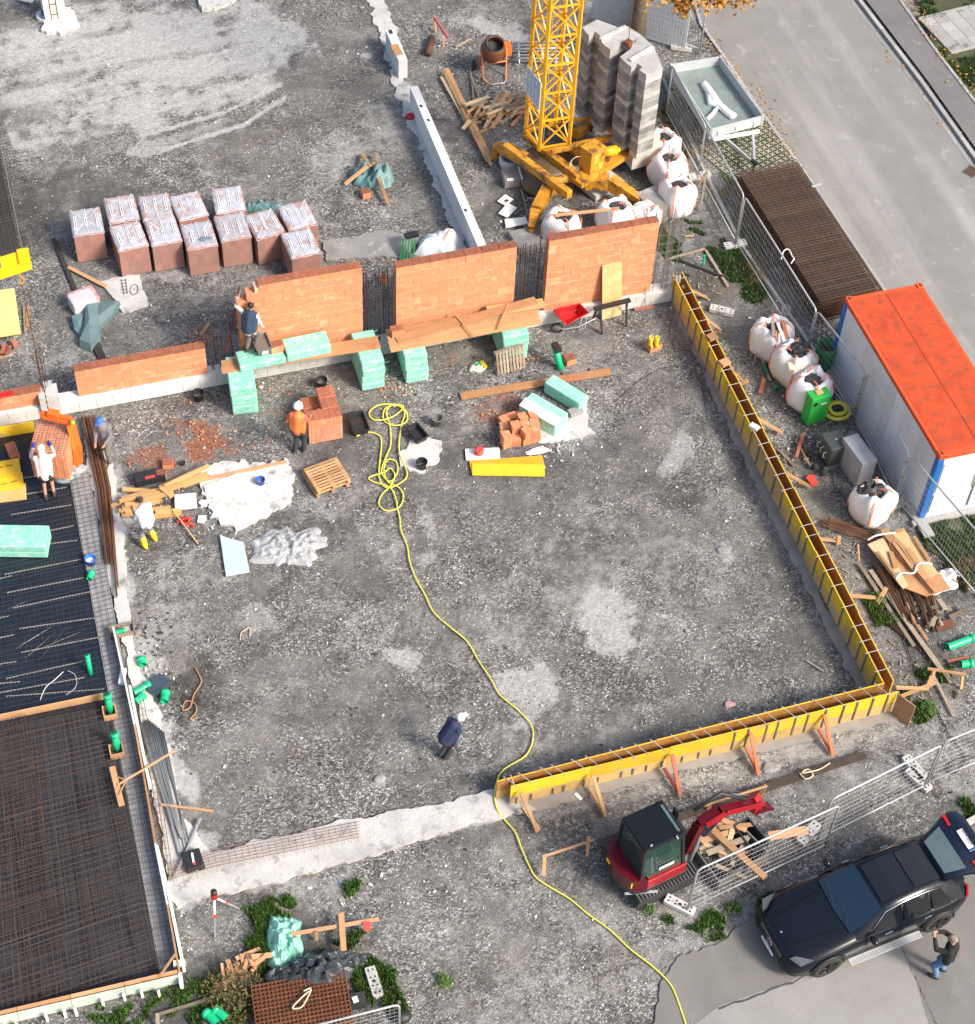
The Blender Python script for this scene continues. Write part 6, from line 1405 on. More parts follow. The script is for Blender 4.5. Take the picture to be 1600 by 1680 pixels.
# ------------------------------------------------------------------ bulk bags
def bigbag(label, px, py, w_, h, rz=0, seed=0, fill=True, strapc=strapO, dark=1, slump=.0, extra=None):
    q = G(px, py); r = T('bulk_bag', label, 'bulk bag', (q.x, q.y, 0), rz, 'white bulk bags'); Mw = root_matrix(r); random.seed(seed)
    n = 28; prof = [(.42, 0), (.50, .06), (.545, .25), (.565, .5), (.545, .72), (.50, .88), (.43, .98), (.34, 1.04), (.27, .96), (.22, .86)]
    v = []
    for j, (rr, zz) in enumerate(prof):
        for k in range(n):
            t = 2 * math.pi * k / n; co, si = math.cos(t), math.sin(t); e = 2.6 if j < 6 else 1.0
            mm = 1 / (abs(co) ** (2 + e) + abs(si) ** (2 + e)) ** (1 / (2 + e))
            ns = mnoise.noise(Vector((co * 1.5, si * 1.5, zz * 2 + seed))) * .12 + mnoise.noise(Vector((co * 5, si * 5, zz * 4 + seed))) * .06
            top = (mnoise.noise(Vector((co * 2.2, si * 2.2, seed * 3))) * .20 if j >= 6 else 0)
            v.append(Mw @ Vector((co * rr * mm * w_ * (1 + ns * 1.6) / 1.08, si * rr * mm * w_ * (1 + ns * 1.6) / 1.08, (zz + ns * .6 * (zz > .05) + top * .6) * h)))
    m = MB(); m.add(v, [(j * n + k, j * n + (k + 1) % n, (j + 1) * n + (k + 1) % n, (j + 1) * n + k) for j in range(len(prof) - 1) for k in range(n)], True); m.build('bag', bagM, r)
    if fill:
        m = MB(); pts = []
        for j in range(6):
            for k in range(14):
                t = 2 * math.pi * k / 14; rad = j / 5 * .31 * w_ * (1 + .3 * mnoise.noise(Vector((math.cos(t) * 2, math.sin(t) * 2, seed + 4)))); pts.append(Mw @ Vector((math.cos(t) * rad, math.sin(t) * rad, h * (.97 - .10 * (j / 5) ** 2 + .06 * mnoise.noise(Vector((math.cos(t) * j, math.sin(t) * j, seed)))))))
        m.add(pts, [(j * 14 + k, (j + 1) * 14 + k, (j + 1) * 14 + (k + 1) % 14, j * 14 + (k + 1) % 14) for j in range(5) for k in range(14)]); m.build('filling', bagC if dark else M('bag_pale', (.5, .5, .5), .9, var=.3), r)
    for k in range(4):
        m = MB(); t = math.pi / 4 + math.pi / 2 * k; c, s_ = math.cos(t), math.sin(t); R0 = .565 * w_
        pts = [Mw @ Vector((c * R0 * a, s_ * R0 * a, z * h)) for a, z in ((1.12, .25), (1.14, .5), (1.10, .72), (1.0, .88), (.84, 1.0), (.66, 1.10), (.5, 1.08))]
        pts.append(Mw @ Vector((c * .2 + random.uniform(-.15, .15), s_ * .2 + random.uniform(-.15, .15), h * 1.02)))
        for a, b in zip(pts[:-1], pts[1:]): m.bar(a, b, .035, .010)
        m.build('lifting_strap', strapc, r)
    return r
bigbag('bulk bag farthest back beside the ballast blocks', 1083, 262, .95, .98, .5, 1)
bigbag('bulk bag in the middle of the three beside the ballast', 1092, 298, 1.0, 1.05, .4, 2)
bigbag('round bulk bag lowest of the three right of the crane', 1107, 344, .96, 1.1, .2, 3)
bigbag('bulk bag with a red scribble behind the left end of the right wall', 920, 392, .98, .98, .8, 4)
m = MB(); q = G(901, 372, .65)
for a, b in (((-.06, .07), (.05, -.07)), ((.05, .07), (-.05, -.07)), ((-.06, .07), (.05, .07))): m.tube([q + Vector((a[0], -.28, a[1])), q + Vector((b[0], -.28, b[1]))], .012, 4)
tag(m.build('red_mark', redS), 'red spray scribble on the bulk bag behind the wall', 'mark')
bigbag('bulk bag under the board behind the right brick wall', 1007, 376, 1.0, 1.0, .2, 5)
bigbag('slumped bulk bag with crumpled plastic, right one behind the right wall', 1056, 374, .82, .85, .5, 6, dark=0)
bigbag('bulk bag with wood scraps sticking out, uppermost beside the container', 1262, 576, 1.0, 1.05, .5, 7)
bigbag('bulk bag with black sheet and pale board on it, second beside the container', 1297, 618, 1.05, 1.08, .3, 8)
bigbag('bulk bag behind the green machine, third beside the container', 1325, 662, 1.05, 1.05, .6, 9)
bigbag('bulk bag with black bin liner, lowest beside the container', 1424, 846, .96, 1.08, .3, 10)
random.seed(31)
for lb, a, b, za, zb_, w_, mt in (('grey wood scrap sticking out of the uppermost bag by the container', (1268, 525), (1270, 552), 1.2, 1.1, .1, woodG), ('white board edge in the uppermost bag by the container', (1276, 530), (1287, 560), 1.25, 1.1, .08, whtM), ('brown scrap in the uppermost bag by the container', (1284, 526), (1292, 555), 1.2, 1.1, .1, MC['red_brown_timber']),
                                ('pale yellow foam board on the second bag by the container', (1294, 601), (1318, 599), 1.0, 1.0, .25, M('pale_yellow', (.70, .66, .45), .8))):
    tboard('scrap_piece', lb, 'scrap', a, b, w_, .05, mt, za, zb_, 'scraps in the bulk bags')
lump('bin_liner', 'black crumpled bin liner in the second bag by the container', 'bin liner', G(1312, 570, 1.1), (.34, .2), .18, blkM, 5, z0=1.08, group='black bin liners')
lump('bin_liner', 'black crumpled bin liner on the lowest bulk bag', 'bin liner', G(1425, 800, 1.12), (.42, .2), .16, blkM, 6, z0=1.08, group='black bin liners')
# empty white bag behind middle wall
lump('empty_bag', 'collapsed white bulk bag with orange strap behind the middle wall', 'bulk bag', G(722, 405), (.74, .55), .62, M('bluish_bag', (.66, .71, .76), .6, var=.06, bump=.5), 21, 30, .3, sharp=.33)
m = MB(); m.bar(G(738, 375, .55), G(718, 412, .2), .03, .012); m.build('strap', strapO, bpy.data.objects['empty_bag'])
ld = T('green_lattice', 'green plastic trestle leaning beside the collapsed white bag', 'trestle', G(665, 425))
for i in range(5): m = MB(); x = 657 + i * 5; m.bar(G(x, 428, 0), G(x + 5, 392, .5), .04, .05); m.build('rail', grnD, ld)
m = MB(); m.bar(G(664, 388, .52), G(686, 383, .52), .2, .1); m.build('head', blkM, ld)
# container side machines
gm = T('green_cabinet', 'bright green machine housing in front of the third bulk bag', 'machine', G(1338, 690)); q = G(1336, 692)
m = MB(); m.box((q.x, q.y + .1, .55), (.62, .36, 1.05), .12); m.build('housing', grnB, gm, bevel=.03)
m = MB(); m.box((q.x + .0, q.y + .12, 1.09), (.2, .14, .04), .12); m.build('top_plate', MC['rosy_plank'], gm); m = MB(); m.box((q.x - .16, q.y - .105, .85), (.12, .01, .14), .12); m.build('control', blkM, gm)
m = MB(); m.box((q.x + .12, q.y - .075, .8), (.2, .008, .05), .12); m.build('print', whtM, gm)
hc = T('corrugated_hose_coil', 'coil of thick yellow corrugated hose beside the green machine', 'hose coil', G(1373, 680))
q = G(1373, 676, .1)
for k in range(4):
    m = MB(); R0 = .30 - .015 * (k % 2) + (.05 if k < 2 else -.06); pts = [q + Vector((math.cos(t) * R0, math.sin(t) * R0 * .95, .06 + .09 * (k // 2) + .01 * math.sin(3 * t))) for t in np.linspace(0, 6.283, 73)[:-1]]
    m.tube(pts, [.055 if i % 2 else .047 for i in range(72)], 8, closed=True); m.build('coil', M('corrugated_yellow', (.62, .55, .06), .5, bump=0), hc)
gb = T('green_barrel', 'dark green barrel open at the top against the container', 'barrel', G(1349, 600)); q = G(1349, 600)
m = MB(); m.lathe([(0, .02), (.28, .02), (.29, .3), (.28, .32), (.29, .6), (.28, .62), (.29, .86), (.27, .86), (.26, .2)], (q.x, q.y, 0), 24); m.build('drum', M('drum_green', (.02, .17, .04), .5, var=.2), gb)
m = MB(); m.lathe([(.265, .55), (0, .6)], (q.x, q.y, 0), 18); m.build('filling', M('dark_red_fill', (.10, .02, .02), .8, var=.4), gb)
cp = T('compressor', 'dark grey compressor box with handles behind the foil wrapped box', 'machine', G(1365, 755)); q = G(1364, 752)
m = MB(); m.box((q.x, q.y, .45), (.62, .66, .7), .08); m.build('housing', M('slate', (.07, .085, .08), .5, var=.1), cp, bevel=.04)
m = MB(); m.box((q.x - .05, q.y - .35, .06), (.7, .1, .1), .1); m.box((q.x, q.y + .3, .06), (.7, .1, .1), .1); m.build('skid', gryM, cp)
m = MB()
for i in range(3): m.tube([(q.x - .33, q.y - .2 + i * .2, .35), (q.x - .42, q.y - .2 + i * .2, .4), (q.x - .42, q.y - .2 + i * .2, .55), (q.x - .33, q.y - .2 + i * .2, .6)], .012, 5)
m.build('handle', galvM, cp); m = MB(); m.lathe([(0, .01), (.04, .0)], (q.x, q.y, .8), 10); m.build('cap', gryL, cp)
for x, y in ((1330, 745), (1338, 765), (1352, 775)): m = MB(); m.ball(G(x, y, .12), .1, 8); m.build('wheel', rubM, cp)
fb = T('foil_wrapped_box', 'tall grey box wrapped in clear film beside the lowest bulk bag', 'wrapped box', G(1405, 785)); q = G(1402, 785)
m = MB(); m.box((q.x + .05, q.y + .2, .5), (.42, 1.0, .95), .12); m.build('box', M('box_grey', (.32, .33, .35), .6, var=.15), fb, bevel=.02); m = MB(); m.box((q.x + .05, q.y + .2, .5), (.46, 1.04, .99), .12); m.build('film', M('box_film', (.6, .62, .66), .25, bump=.8, alpha=.45), fb)
m = MB(); 
for k in range(3): m.tube([G(1290 + 7 * math.cos(t), 505 + k * 3 + 6 * math.sin(t), .05 + .03 * k) for t in np.linspace(0, 6.2, 12)], .012, 4, closed=True)
tag(m.build('wire_coil', gryL), 'small coil of grey wire above the uppermost bulk bag by the container', 'wire coil')
# ------------------------------------------------------------------ stacked steel mesh
ms = T('mesh_stack', 'tall stack of rusty steel mesh mats beside the road', 'steel mesh', G(1330, 400)); zt_ = 1.03
cA_, cB_, cC_, cD_ = G(1213, 283, zt_), G(1308, 263, zt_), G(1447, 472, zt_), None
u_ = (cB_ - cA_); vdir = (cC_ - cB_); cD_ = cA_ + vdir
nl = 13
for k in range(nl):
    z = .08 + (zt_ - .08) * (k + 1) / nl; m = MB(); j = Vector((random.uniform(-.04, .04), random.uniform(-.05, .05), 0)); nv, nu = 54, 12
    if k >= nl - 3 or True:
        for i in range(nv): t = i / (nv - 1); a = cA_ + vdir * t + j; b = a + u_; m.bar((a.x, a.y, z), (b.x, b.y, z), .034 if k == nl - 1 else .02, .014)
        for i in range(nu): t = i / (nu - 1); a = cA_ + u_ * t + j; b = a + vdir; m.bar((a.x, a.y, z - .014), (b.x, b.y, z - .014), .014, .012)
    m.build('mesh_mat', M('mesh_brown', (.075, .052, .042), .8, var=.25, rk=.5) if k == nl - 1 else rustM, ms)
m = MB()
for i in range(4): t = (i + .5) / 4; a = cA_ + vdir * t; b = a + u_; m.bar((a.x, a.y, .04), (b.x, b.y, .04), .1, .08)
m.build('bearer', woodG, ms)
for k in range(1, nl - 1, 3): pass
m = MB(); c = cA_ + u_ * .5 + vdir * .5; m.prism([tuple((c + (p - c) * .93)[:2]) for p in (cA_, cB_, cC_, cD_)], .08, zt_ - .12); m.build('dark_infill', M('mesh_shadow', (.03, .018, .013), .95), ms)  # solid dark block added inside, standing in for shade between the bars
tboard('aluminium_bar', 'short bright aluminium piece on the edge of the steel mesh stack', 'metal bar', (1332, 306), (1348, 302), .06, .03, galvM, 1.08)
# left mats at picture edge
mat_bars('rebar_mesh', [P2(-60, 460), P2(95, 415), P2(10, 215), P2(-60, 235)], .03, .15, .15, .007, rebarM, 'flat dark mesh mats lying at the upper left edge', 'steel mesh')
mat_bars('rebar_mesh', [P2(-60, 440), P2(42, 408), P2(-2, 230), P2(-60, 240)], .06, .1, .1, .009, rebarM, 'denser dark mesh mats at the very left edge', 'steel mesh')
sheet('dark_mat', poly((-60, 455), (34, 425), (-4, 240), (-60, 245)), .012, M('mat_black', (.045, .045, .045), .9))
# bottom rusty mesh pile
rm = T('mesh_pile', 'rusty pile of mesh mats at the bottom under the black tarp', 'steel mesh', G(480, 1650)); a, b, c_ = G(412, 1618, .35), G(565, 1588, .35), G(425, 1720, .35)
for k in range(6):
    m = MB(); z = .08 + k * .05
    for i in range(24): t = i / 23; p = a.lerp(b, t); q = p + (c_ - a); m.bar((p.x, p.y, z), (q.x, q.y, z), .02, .012)
    for i in range(16): t = i / 15; p = a.lerp(c_, t); q = p + (b - a); m.bar((p.x, p.y, z + .014), (q.x, q.y, z + .014), .02, .012)
    m.build('mesh_mat', M('orange_rust', (.17, .06, .025), .85, var=.3, rk=.6), rm)
m = MB(); cc = (b + c_) / 2; m.prism([tuple((cc + (p - cc) * .96)[:2]) for p in (a, b, b + (c_ - a), c_)], .0, .29); m.build('dark_infill', rustM, rm)
tboard('channel_box', 'small dark metal box with white label by the rusty pile', 'metal box', (568, 1645), (600, 1640), .3, .2, rubM, .15); m = MB(); q = G(583, 1640, .27); m.box((q.x, q.y, .27), (.12, .14, .02), .1); tag(m.build('paper_label', whtM), 'white label on the small dark metal box', 'label')
m = MB(); q = G(660, 1672); m.ball((q.x, q.y, .1), (.22, .16, .12), 10); tag(m.build('dark_bag', blkM), 'black bag at the bottom edge beside the fence', 'bag')
# cloths
lump('green_sheeting', 'pale green crumpled foam wrap lying in the weeds', 'sheeting', G(470, 1545), (.38, .75), .35, M('mint_sheet', (.30, .62, .50), .5, var=.12, bump=.4), 31, 30, .45, z0=.02)
lump('green_sheeting', 'small pale green scrap left of the black tarp', 'sheeting', G(456, 1575), (.24, .38), .25, MC['mint_sheet'], 33, 26, .4)
lump('black_tarp', 'crumpled shiny black tarp over the rusty mesh pile', 'tarp', G(520, 1585, .3), (.95, .42), .36, M('black_film', (.05, .06, .07), .25, var=.4, sc=3, bump=.5), 37, 40, .4, z0=.18)
lump('black_tarp', 'black tarp tail reaching toward the weeds on the right', 'tarp', G(585, 1575, .1), (.38, .16), .2, MC['black_film'], 38, 24, .4)
lump('plastic_film', 'big crumpled heap of clear plastic film beside the white board', 'plastic film', G(475, 898), (.92, .68), .22, filmM, 41, 60, .5, sharp=.9)
q = G(387, 915); m = MB(); m.prism([tuple(G(x, y)[:2]) for x, y in ((361, 880), (374, 885), (400, 892), (410, 940), (371, 947))], .02, .07); tag(m.build('foam_board', M('pale_blue_foam', (.46, .55, .56), .8, var=.04, bump=.1)), 'pale angular foam board lying left of the plastic heap', 'foam board')
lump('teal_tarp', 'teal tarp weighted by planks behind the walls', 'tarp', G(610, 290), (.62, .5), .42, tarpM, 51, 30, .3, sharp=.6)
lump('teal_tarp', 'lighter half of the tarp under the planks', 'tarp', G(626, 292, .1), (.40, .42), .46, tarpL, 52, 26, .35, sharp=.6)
for lb, a, b, za, zb_ in (('plank on the teal tarp, right long one', (612, 266), (637, 335), .45, .1), ('plank on the teal tarp, left one', (603, 272), (566, 302), .48, .1), ('short dark plank behind the teal tarp', (594, 253), (608, 272), .1, .45), ('small grey plank standing behind the teal tarp', (618, 252), (622, 270), .2, .4)):
    tboard('plank', lb, 'plank', a, b, .11, .05, woodM if 'grey' not in lb else woodG, za, zb_, 'planks on the teal tarp')
lump('teal_cloth', 'scrap of teal tarp behind the brick pallets', 'tarp', G(424, 340), (.45, .2), .2, tarpM, 55)
lump('teal_cloth', 'second scrap of teal tarp behind the right brick pallets', 'tarp', G(452, 340), (.25, .14), .15, tarpM, 56)
wp = T('wrapped_pack', 'pink and white wrapped pack beside the folded tarp', 'wrapped pack', G(142, 500)); q = G(140, 505)
m = MB(); m.box((q.x, q.y + .1, .22), (.8, .62, .42), .25); m.build('pack', M('pink_stripe', (.60, .30, .30), .6, var=.5, sc=4), wp, bevel=.06); m = MB(); m.box((q.x - .05, q.y + .02, .24), (.72, .56, .44), .25); m.build('film', M('pink_film', (.74, .70, .72), .4, var=.15, bump=.8, alpha=.75), wp, bevel=.06)
ft = T('folded_tarp', 'folded grey teal tarp lying over the wrapped pack', 'tarp', G(150, 520))
for px, hh, sd in ((((143, 490), (160, 488), (162, 545), (148, 562), (130, 555), (138, 530)), .3, 1), (((160, 495), (195, 495), (185, 512), (150, 545), (140, 540)), .2, 2), (((118, 520), (140, 515), (136, 552), (122, 540)), .14, 3)):
    P_ = [G(x, y, hh) for x, y in px]; c = sum(P_, Vector()) / len(P_); m = MB(); n = len(P_)
    top = [p + Vector((0, 0, random.uniform(-.06, .06))) for p in P_]; m.add([c + Vector((0, 0, .08))] + top + [Vector((p.x + (p.x - c.x) * .1, p.y + (p.y - c.y) * .1, 0)) for p in P_], [(0, i + 1, (i + 1) % n + 1) for i in range(n)] + [(i + 1, n + i + 1, n + (i + 1) % n + 1, (i + 1) % n + 1) for i in range(n)]); m.build('fold', M('grey_teal', (.12, .19, .20), .6, var=.12), ft)
# loop of bars on the pad
m = MB(); 
for k in range(5): q = G(202 + k * .6, 460 + k * 5, .06); m.tube([q + Vector((-.1, 0, 0)), q + Vector((.1, .01, 0))], .008, 4)
m.tube([G(199, 458, .06), G(204, 484, .06)], .008, 4); m.tube([G(206, 457, .06), G(209, 482, .06)], .008, 4); tag(m.build('bar_ladder', rebarM), 'small rebar ladder on the upper left concrete pad', 'rebar'); 
hose('bar_loop', 'oval rebar loop on the upper left concrete pad', [(213, 478), (217, 468), (225, 468), (226, 478), (219, 484), (213, 478)], .008, rebarM, .05, 'rebar')
# top left foundation block
fbk = T('white_block', 'white foam clad block with timber on top on a concrete foot', 'foam block', G(92, 36)); q = G(92, 36)
m = MB(); m.box((q.x, q.y + .35, .5), (.7, .62, .95), .05); m.build('block', M('warm_white', (.78, .72, .62), .8, var=.06), fbk); m = MB(); m.box((q.x - .08, q.y + .42, 1.05), (1.0, .6, .12), .05); m.build('timber_top', woodM, fbk)
m = MB()
for x in (-.12, .1): m.bar((q.x + x, q.y + .02, .1), (q.x + x, q.y + .02, .95), .02, .02)
for z in (.3, .7): m.bar((q.x - .12, q.y + .015, z), (q.x + .1, q.y + .015, z), .02, .02)
m.build('bracket', rustM, fbk)
tboard('blue_piece', 'small blue plastic piece left of the white block at the top', 'plastic piece', (70, 18), (73, 28), .12, .1, bluM, .2)
tboard('white_board', 'white board at the very top left', 'board', (30, -4), (54, 2), .2, .04, styM, .05)
# yellow stack left edge
ys_ = T('board_stack', 'stack of yellow boards cut by the left edge', 'formwork boards', G(-4, 515)); 
for k in range(5): m = MB(); a = G(-40, 482 + k, .1 + k * .07); m.bar(G(-8, 478, .1 + k * .06), G(2, 552, .1 + k * .06), 1.1, .05); m.build('board', plyW if k < 4 else M('pale_yellow_board', (.68, .55, .20), .7, var=.12), ys_)
tboard('bearer', 'short timber under the yellow stack, upper one', 'timber', (0, 490), (20, 489), .1, .08, woodM, .05); tboard('bearer', 'short timber under the yellow stack, lower one', 'timber', (8, 546), (29, 545), .1, .08, woodM, .05)
def scrap_pile(name, label, cat, c, n, rx, ry, L0, L1, mat, ang0=0, spread=3.14, w_=(.06, .14), hz=.25, seed=0):
    random.seed(seed); r = T(name, label, cat, (c[0], c[1], 0))
    for i in range(n):
        x = c[0] + random.gauss(0, rx * .5); y = c[1] + random.gauss(0, ry * .5); a = ang0 + random.uniform(-spread, spread); L_ = random.uniform(L0, L1); z = .03 + random.random() * hz; tz = random.uniform(-.08, .08)
        m = MB(); d = Vector((math.cos(a), math.sin(a), 0)) * L_ / 2; m.bar((x - d.x, y - d.y, max(.03, z - tz)), (x + d.x, y + d.y, max(.03, z + tz)), random.uniform(*w_), .035); m.build('board', random.choice(mat), r)
    return r
scrap_pile('wood_scrap', 'heap of short wood scraps left of the crane mast', 'wood scraps', G(825, 188), 46, 1.0, .8, .4, 1.1, [woodM, woodM, MC['pale_beam'], woodG], .5, .5, hz=.35, seed=3)
scrap_pile('wood_scrap', 'few brown scraps at the left edge below the yellow stack', 'wood scraps', G(8, 582), 9, .4, .3, .2, .5, [woodG, MC['red_brown_timber']], seed=4)
scrap_pile('wood_scrap', 'splintered reddish wood in the bush at the bottom', 'wood scraps', G(390, 1595), 14, .55, .25, .3, .6, [MC['rosy_plank'], woodM], .9, 1.0, hz=.3, seed=5)
scrap_pile('wood_scrap', 'grey rotten scraps below the stacked plywood', 'wood scraps', G(1530, 1005), 14, .6, .6, .2, .7, [woodG], seed=6, hz=.1)
scrap_pile('wood_scrap', 'small scraps of board at the broken slab by the outrigger', 'wood scraps', G(885, 392), 9, .5, .3, .2, .5, [woodG, MC['rosy_plank'], concD], seed=7, hz=.2)
# main wood pile
wpile = T('wood_pile', 'pile of fresh sawn timbers beside the man in yellow boots', 'timber pile', G(260, 815)); random.seed(8)
for i, (a, b, z, w_) in enumerate([((270, 798), (343, 764), .30, .10), ((262, 800), (330, 768), .2, .10), ((258, 806), (340, 776), .25, .10), ((200, 818), (300, 795), .28, .12), ((205, 826), (340, 782), .18, .12), ((196, 822), (280, 805), .34, .10), ((225, 822), (285, 808), .4, .11), ((200, 832), (266, 820), .22, .12), ((195, 838), (255, 825), .16, .10),
                              ((205, 828), (262, 822), .3, .1), ((205, 840), (280, 833), .12, .12), ((255, 840), (298, 838), .12, .12), ((250, 848), (298, 842), .08, .14), ((200, 845), (250, 838), .06, .12), ((201, 803), (246, 806), .1, .12), ((264, 800), (282, 815), .42, .12), ((182, 830), (200, 824), .2, .08), ((300, 798), (345, 782), .12, .1)]):
    m = MB(); m.bar(G(*a, z), G(*b, z + random.uniform(-.03, .03)), w_, .06); m.build('timber', M('fresh_timber', (.54, .31, .13), .75, var=.10, rk=.3, orand=.3), wpile)
pz = G(228, 790); m = MB(); m.box((pz.x + .3, pz.y - .02, .12), (.8, .35, .2), .05); tag(m.build('tool_bag', blkM), 'black tool bag above the wood pile', 'tool bag'); m = MB(); m.box((pz.x + .3, pz.y - .12, .235), (.26, .07, .03), .05); m.build('red_tool', redS, bpy.data.objects['tool_bag'])
m = MB(); m.prism([tuple(G(x, y)[:2]) for x, y in ((287, 816), (322, 813), (324, 836), (288, 840))], .06, .12); tag(m.build('foam_sheet', styM), 'white square foam sheet at the end of the wood pile', 'foam board')
m = MB(); m.prism([tuple(G(x, y)[:2]) for x, y in ((336, 803), (392, 781), (394, 790), (338, 811))], .08, .14); tag(m.build('foam_strip', styM), 'white foam strip on the large concrete pad', 'foam board')
m = MB(); m.prism([tuple(G(x, y)[:2]) for x, y in ((333, 822), (341, 822), (340, 833), (330, 832), (324, 858))][:4], .02, .05); tag(m.build('foam_chip', styM), 'small white foam chip beside the concrete pad', 'foam offcut')
m = MB(); m.prism([tuple(G(x, y)[:2]) for x, y in ((326, 848), (339, 847), (336, 860), (324, 858))], .01, .05); tag(m.build('foam_chip', M('blue_chip', (.66, .76, .78), .7)), 'second foam chip right of the red spools', 'foam offcut')
m = MB(); m.prism([tuple(G(x, y)[:2]) for x, y in ((352, 836), (365, 822), (372, 838))], .06, .08); tag(m.build('foam_chip', xpsW), 'pale green foam triangle on the concrete pad', 'foam offcut')
m = MB(); m.prism([tuple(G(x, y)[:2]) for x, y in ((325, 826), (332, 821), (339, 826), (332, 832))], .0, .06); tag(m.build('paver_piece', concM), 'small grey square tile beside the wood pile', 'tile')
rsp = T('red_spools', 'red plastic clamps with a thin handle by the wood pile', 'clamps', G(303, 857)); random.seed(4)
for i in range(6): m = MB(); q = G(296 + i * 3.4, 856 + random.uniform(-5, 5), .06); m.box((q.x, q.y, .07), (.06, .22, .06), random.uniform(-1.2, 1.2)); m.build('clamp', redS, rsp)
m = MB(); m.bar(G(283, 836, .2), G(325, 892, .03), .03, .03); m.build('handle', woodM, rsp)
for lb, x, y, s_ in (('small scrap of pale plastic on the upper right gravel', 1188, 902, .2), ('tiny white scrap near the small cable', 1128, 1035, .06), ('crumpled pink scrap on the gravel near the lower formwork', 1197, 1156, .14), ('white stone like lump beside the wrapped edge', 205, 917, .12), ('white plaster lump by the conduit bundle', 277, 1218, .14),
                     ('flat pale concrete spill near the fifth brace', 1264, 1259, .24), ('pale scrap on the concrete wall top', 594, 12, .1), ('small white scrap at the top', 464, 24, .12), ('white chip between the pale tracks', 720, 12, .09), ('bright cement crumb near the centre bottom', 624, 1278, .16)):
    lump('scrap', lb, 'scrap', G(x, y), (s_, s_ * .7), .035, M('scrap_pale', (.28, .275, .27), .7, var=.1) if 'pink' not in lb else M('scrap_pink', (.40, .26, .25), .8), random.randint(0, 99), 10)
# green foam slab on foil, yellow boards on foil
a = G(25, 895, .1); foam_pack('foam_pack', 'large green foam block lying on the dark foil at the left edge', (a.x - .12, a.y, .06), (2.0, .72, .5), -.28, 2, 'foam packs on the gravel')
ybd = T('yellow_boards', 'yellow formwork boards stacked on the foil at the left edge', 'formwork boards', G(10, 790)); 
for (a, b, w_, z, mt) in (((-40, 816), (43, 806), .55, .06, plyW), ((-40, 800), (38, 787), .52, .12, plyM), ((-40, 776), (33, 764), .52, .18, plyM)): m = MB(); m.bar(G(*a, z), G(*b, z), w_, .04); m.build('board', mt, ybd)
random.seed(2); m = MB()
for (x0, y0, x1, y1, z) in ((2, 795, 12, 792.5, .145), (17, 791.5, 28, 788.5, .145), (-2, 767, 5, 766, .205), (9, 765, 20, 762.5, .205)):
    m.bar(G(x0, y0, z), G(x1, y1, z), .04, .004)
m.build('print', M('brown_print', (.25, .14, .02), .7, bump=0), ybd)
tboard('yellow_board', 'long yellow board standing below the left wall stub', 'formwork board', (-40, 716), (56, 700), .03, .42, plyM, .22)
# ------------------------------------------------------------------ crane hook, chain and brick grab
lp = G(100, 792); 
gr_ = T('lifting_grab', 'orange brick grab on a chain holding a load of bricks', 'brick grab', G(100, 700, 0))
a = G(62, 775, .05); zt2 = 1.28
tA_, tB_, tC_, tD_ = G(62, 686, zt2), G(114, 697, zt2), G(111, 745, zt2), G(51, 741, zt2)
lb_ = T('brick_load', 'square load of hollow bricks under the orange grab', 'bricks', ((tA_ + tC_) / 2).xy.to_3d()); lb_
ux_ = (tC_ - tD_); uy_ = (tA_ - tD_); rz = math.atan2(ux_.y, ux_.x); Lx = ux_.length; Ly = uy_.length; o0 = (tA_ + tB_ + tC_ + tD_) / 4
dxx = Vector((math.cos(rz), math.sin(rz), 0)); dyy = Vector((-dxx.y, dxx.x, 0))
for k in range(4):
    for i in range(5):
        for j in range(2):
            c = o0 + dxx * Lx * ((i + .5) / 5 - .5) + dyy * Ly * ((j + .5) / 2 - .5); c.z = .3 + (k + .5) * .245
            m = MB(); m.box(c, (Lx / 5 * .97, Ly / 2 * .98, .24), rz); m.box(c - dyy * Ly / 4, (.018, .012, .238), rz); m.build('brick', brickM, lb_)
            if k == 3:
                m = MB(); m.box((c.x, c.y, 1.283), (Lx / 5 * .94, Ly / 2 * .97, .006), rz); m.build('brick_top', M('clay_light_top', (.50, .22, .13), .95, var=.3, sc=14, fine=60), lb_)
m = MB()
for i in range(10):
    for j in range(14):
        c = o0 + dxx * Lx * ((i + .5) / 10 - .5) + dyy * Ly * ((j + .5) / 14 - .5); m.box((c.x, c.y, 1.289), (.03, .03, .004), rz)
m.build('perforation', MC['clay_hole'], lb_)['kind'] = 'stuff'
def ob(mb, a, b, w_, h_): mb.bar(G(*a), G(*b), w_, h_)
m = MB(); ob(m, (68, 679, 1.75), (117, 689, 1.75), .12, .16); ob(m, (70, 684, 1.7), (116, 694, 1.7), .08, .1); ob(m, (80, 677, 1.85), (96, 681, 1.85), .2, .16); m.build('top_beam', orgM, gr_)
m = MB(); ob(m, (117, 690, 1.7), (128, 728, .9), .16, .14); ob(m, (112, 697, 1.6), (122, 738, .8), .1, .1); ob(m, (128, 728, .9), (130, 760, .3), .18, .1); ob(m, (124, 738, .8), (126, 765, .3), .12, .1); m.build('arm', orgM, gr_)
m = MB(); m.ball(G(119, 693, 1.8), .07, 8); m.build('green_knob', M('lime', (.25, .45, .03), .5, bump=0), gr_)
m = MB(); p, q = G(28, 455, 5.0), G(80, 675, 1.9); zz = np.linspace(0, 1, 60)
ct_ = G(80, 675, 1.9); zz = 2
while PX(np.array((ct_.x, ct_.y, zz)))[1] > 462: zz += .02
tp3 = Vector((ct_.x, ct_.y, zz - .1))
for i in range(44):
    a = ct_.lerp(tp3, i / 44); b = ct_.lerp(tp3, (i + .9) / 44); m.bar(a, b, .035 if i % 2 else .014, .014 if i % 2 else .035)
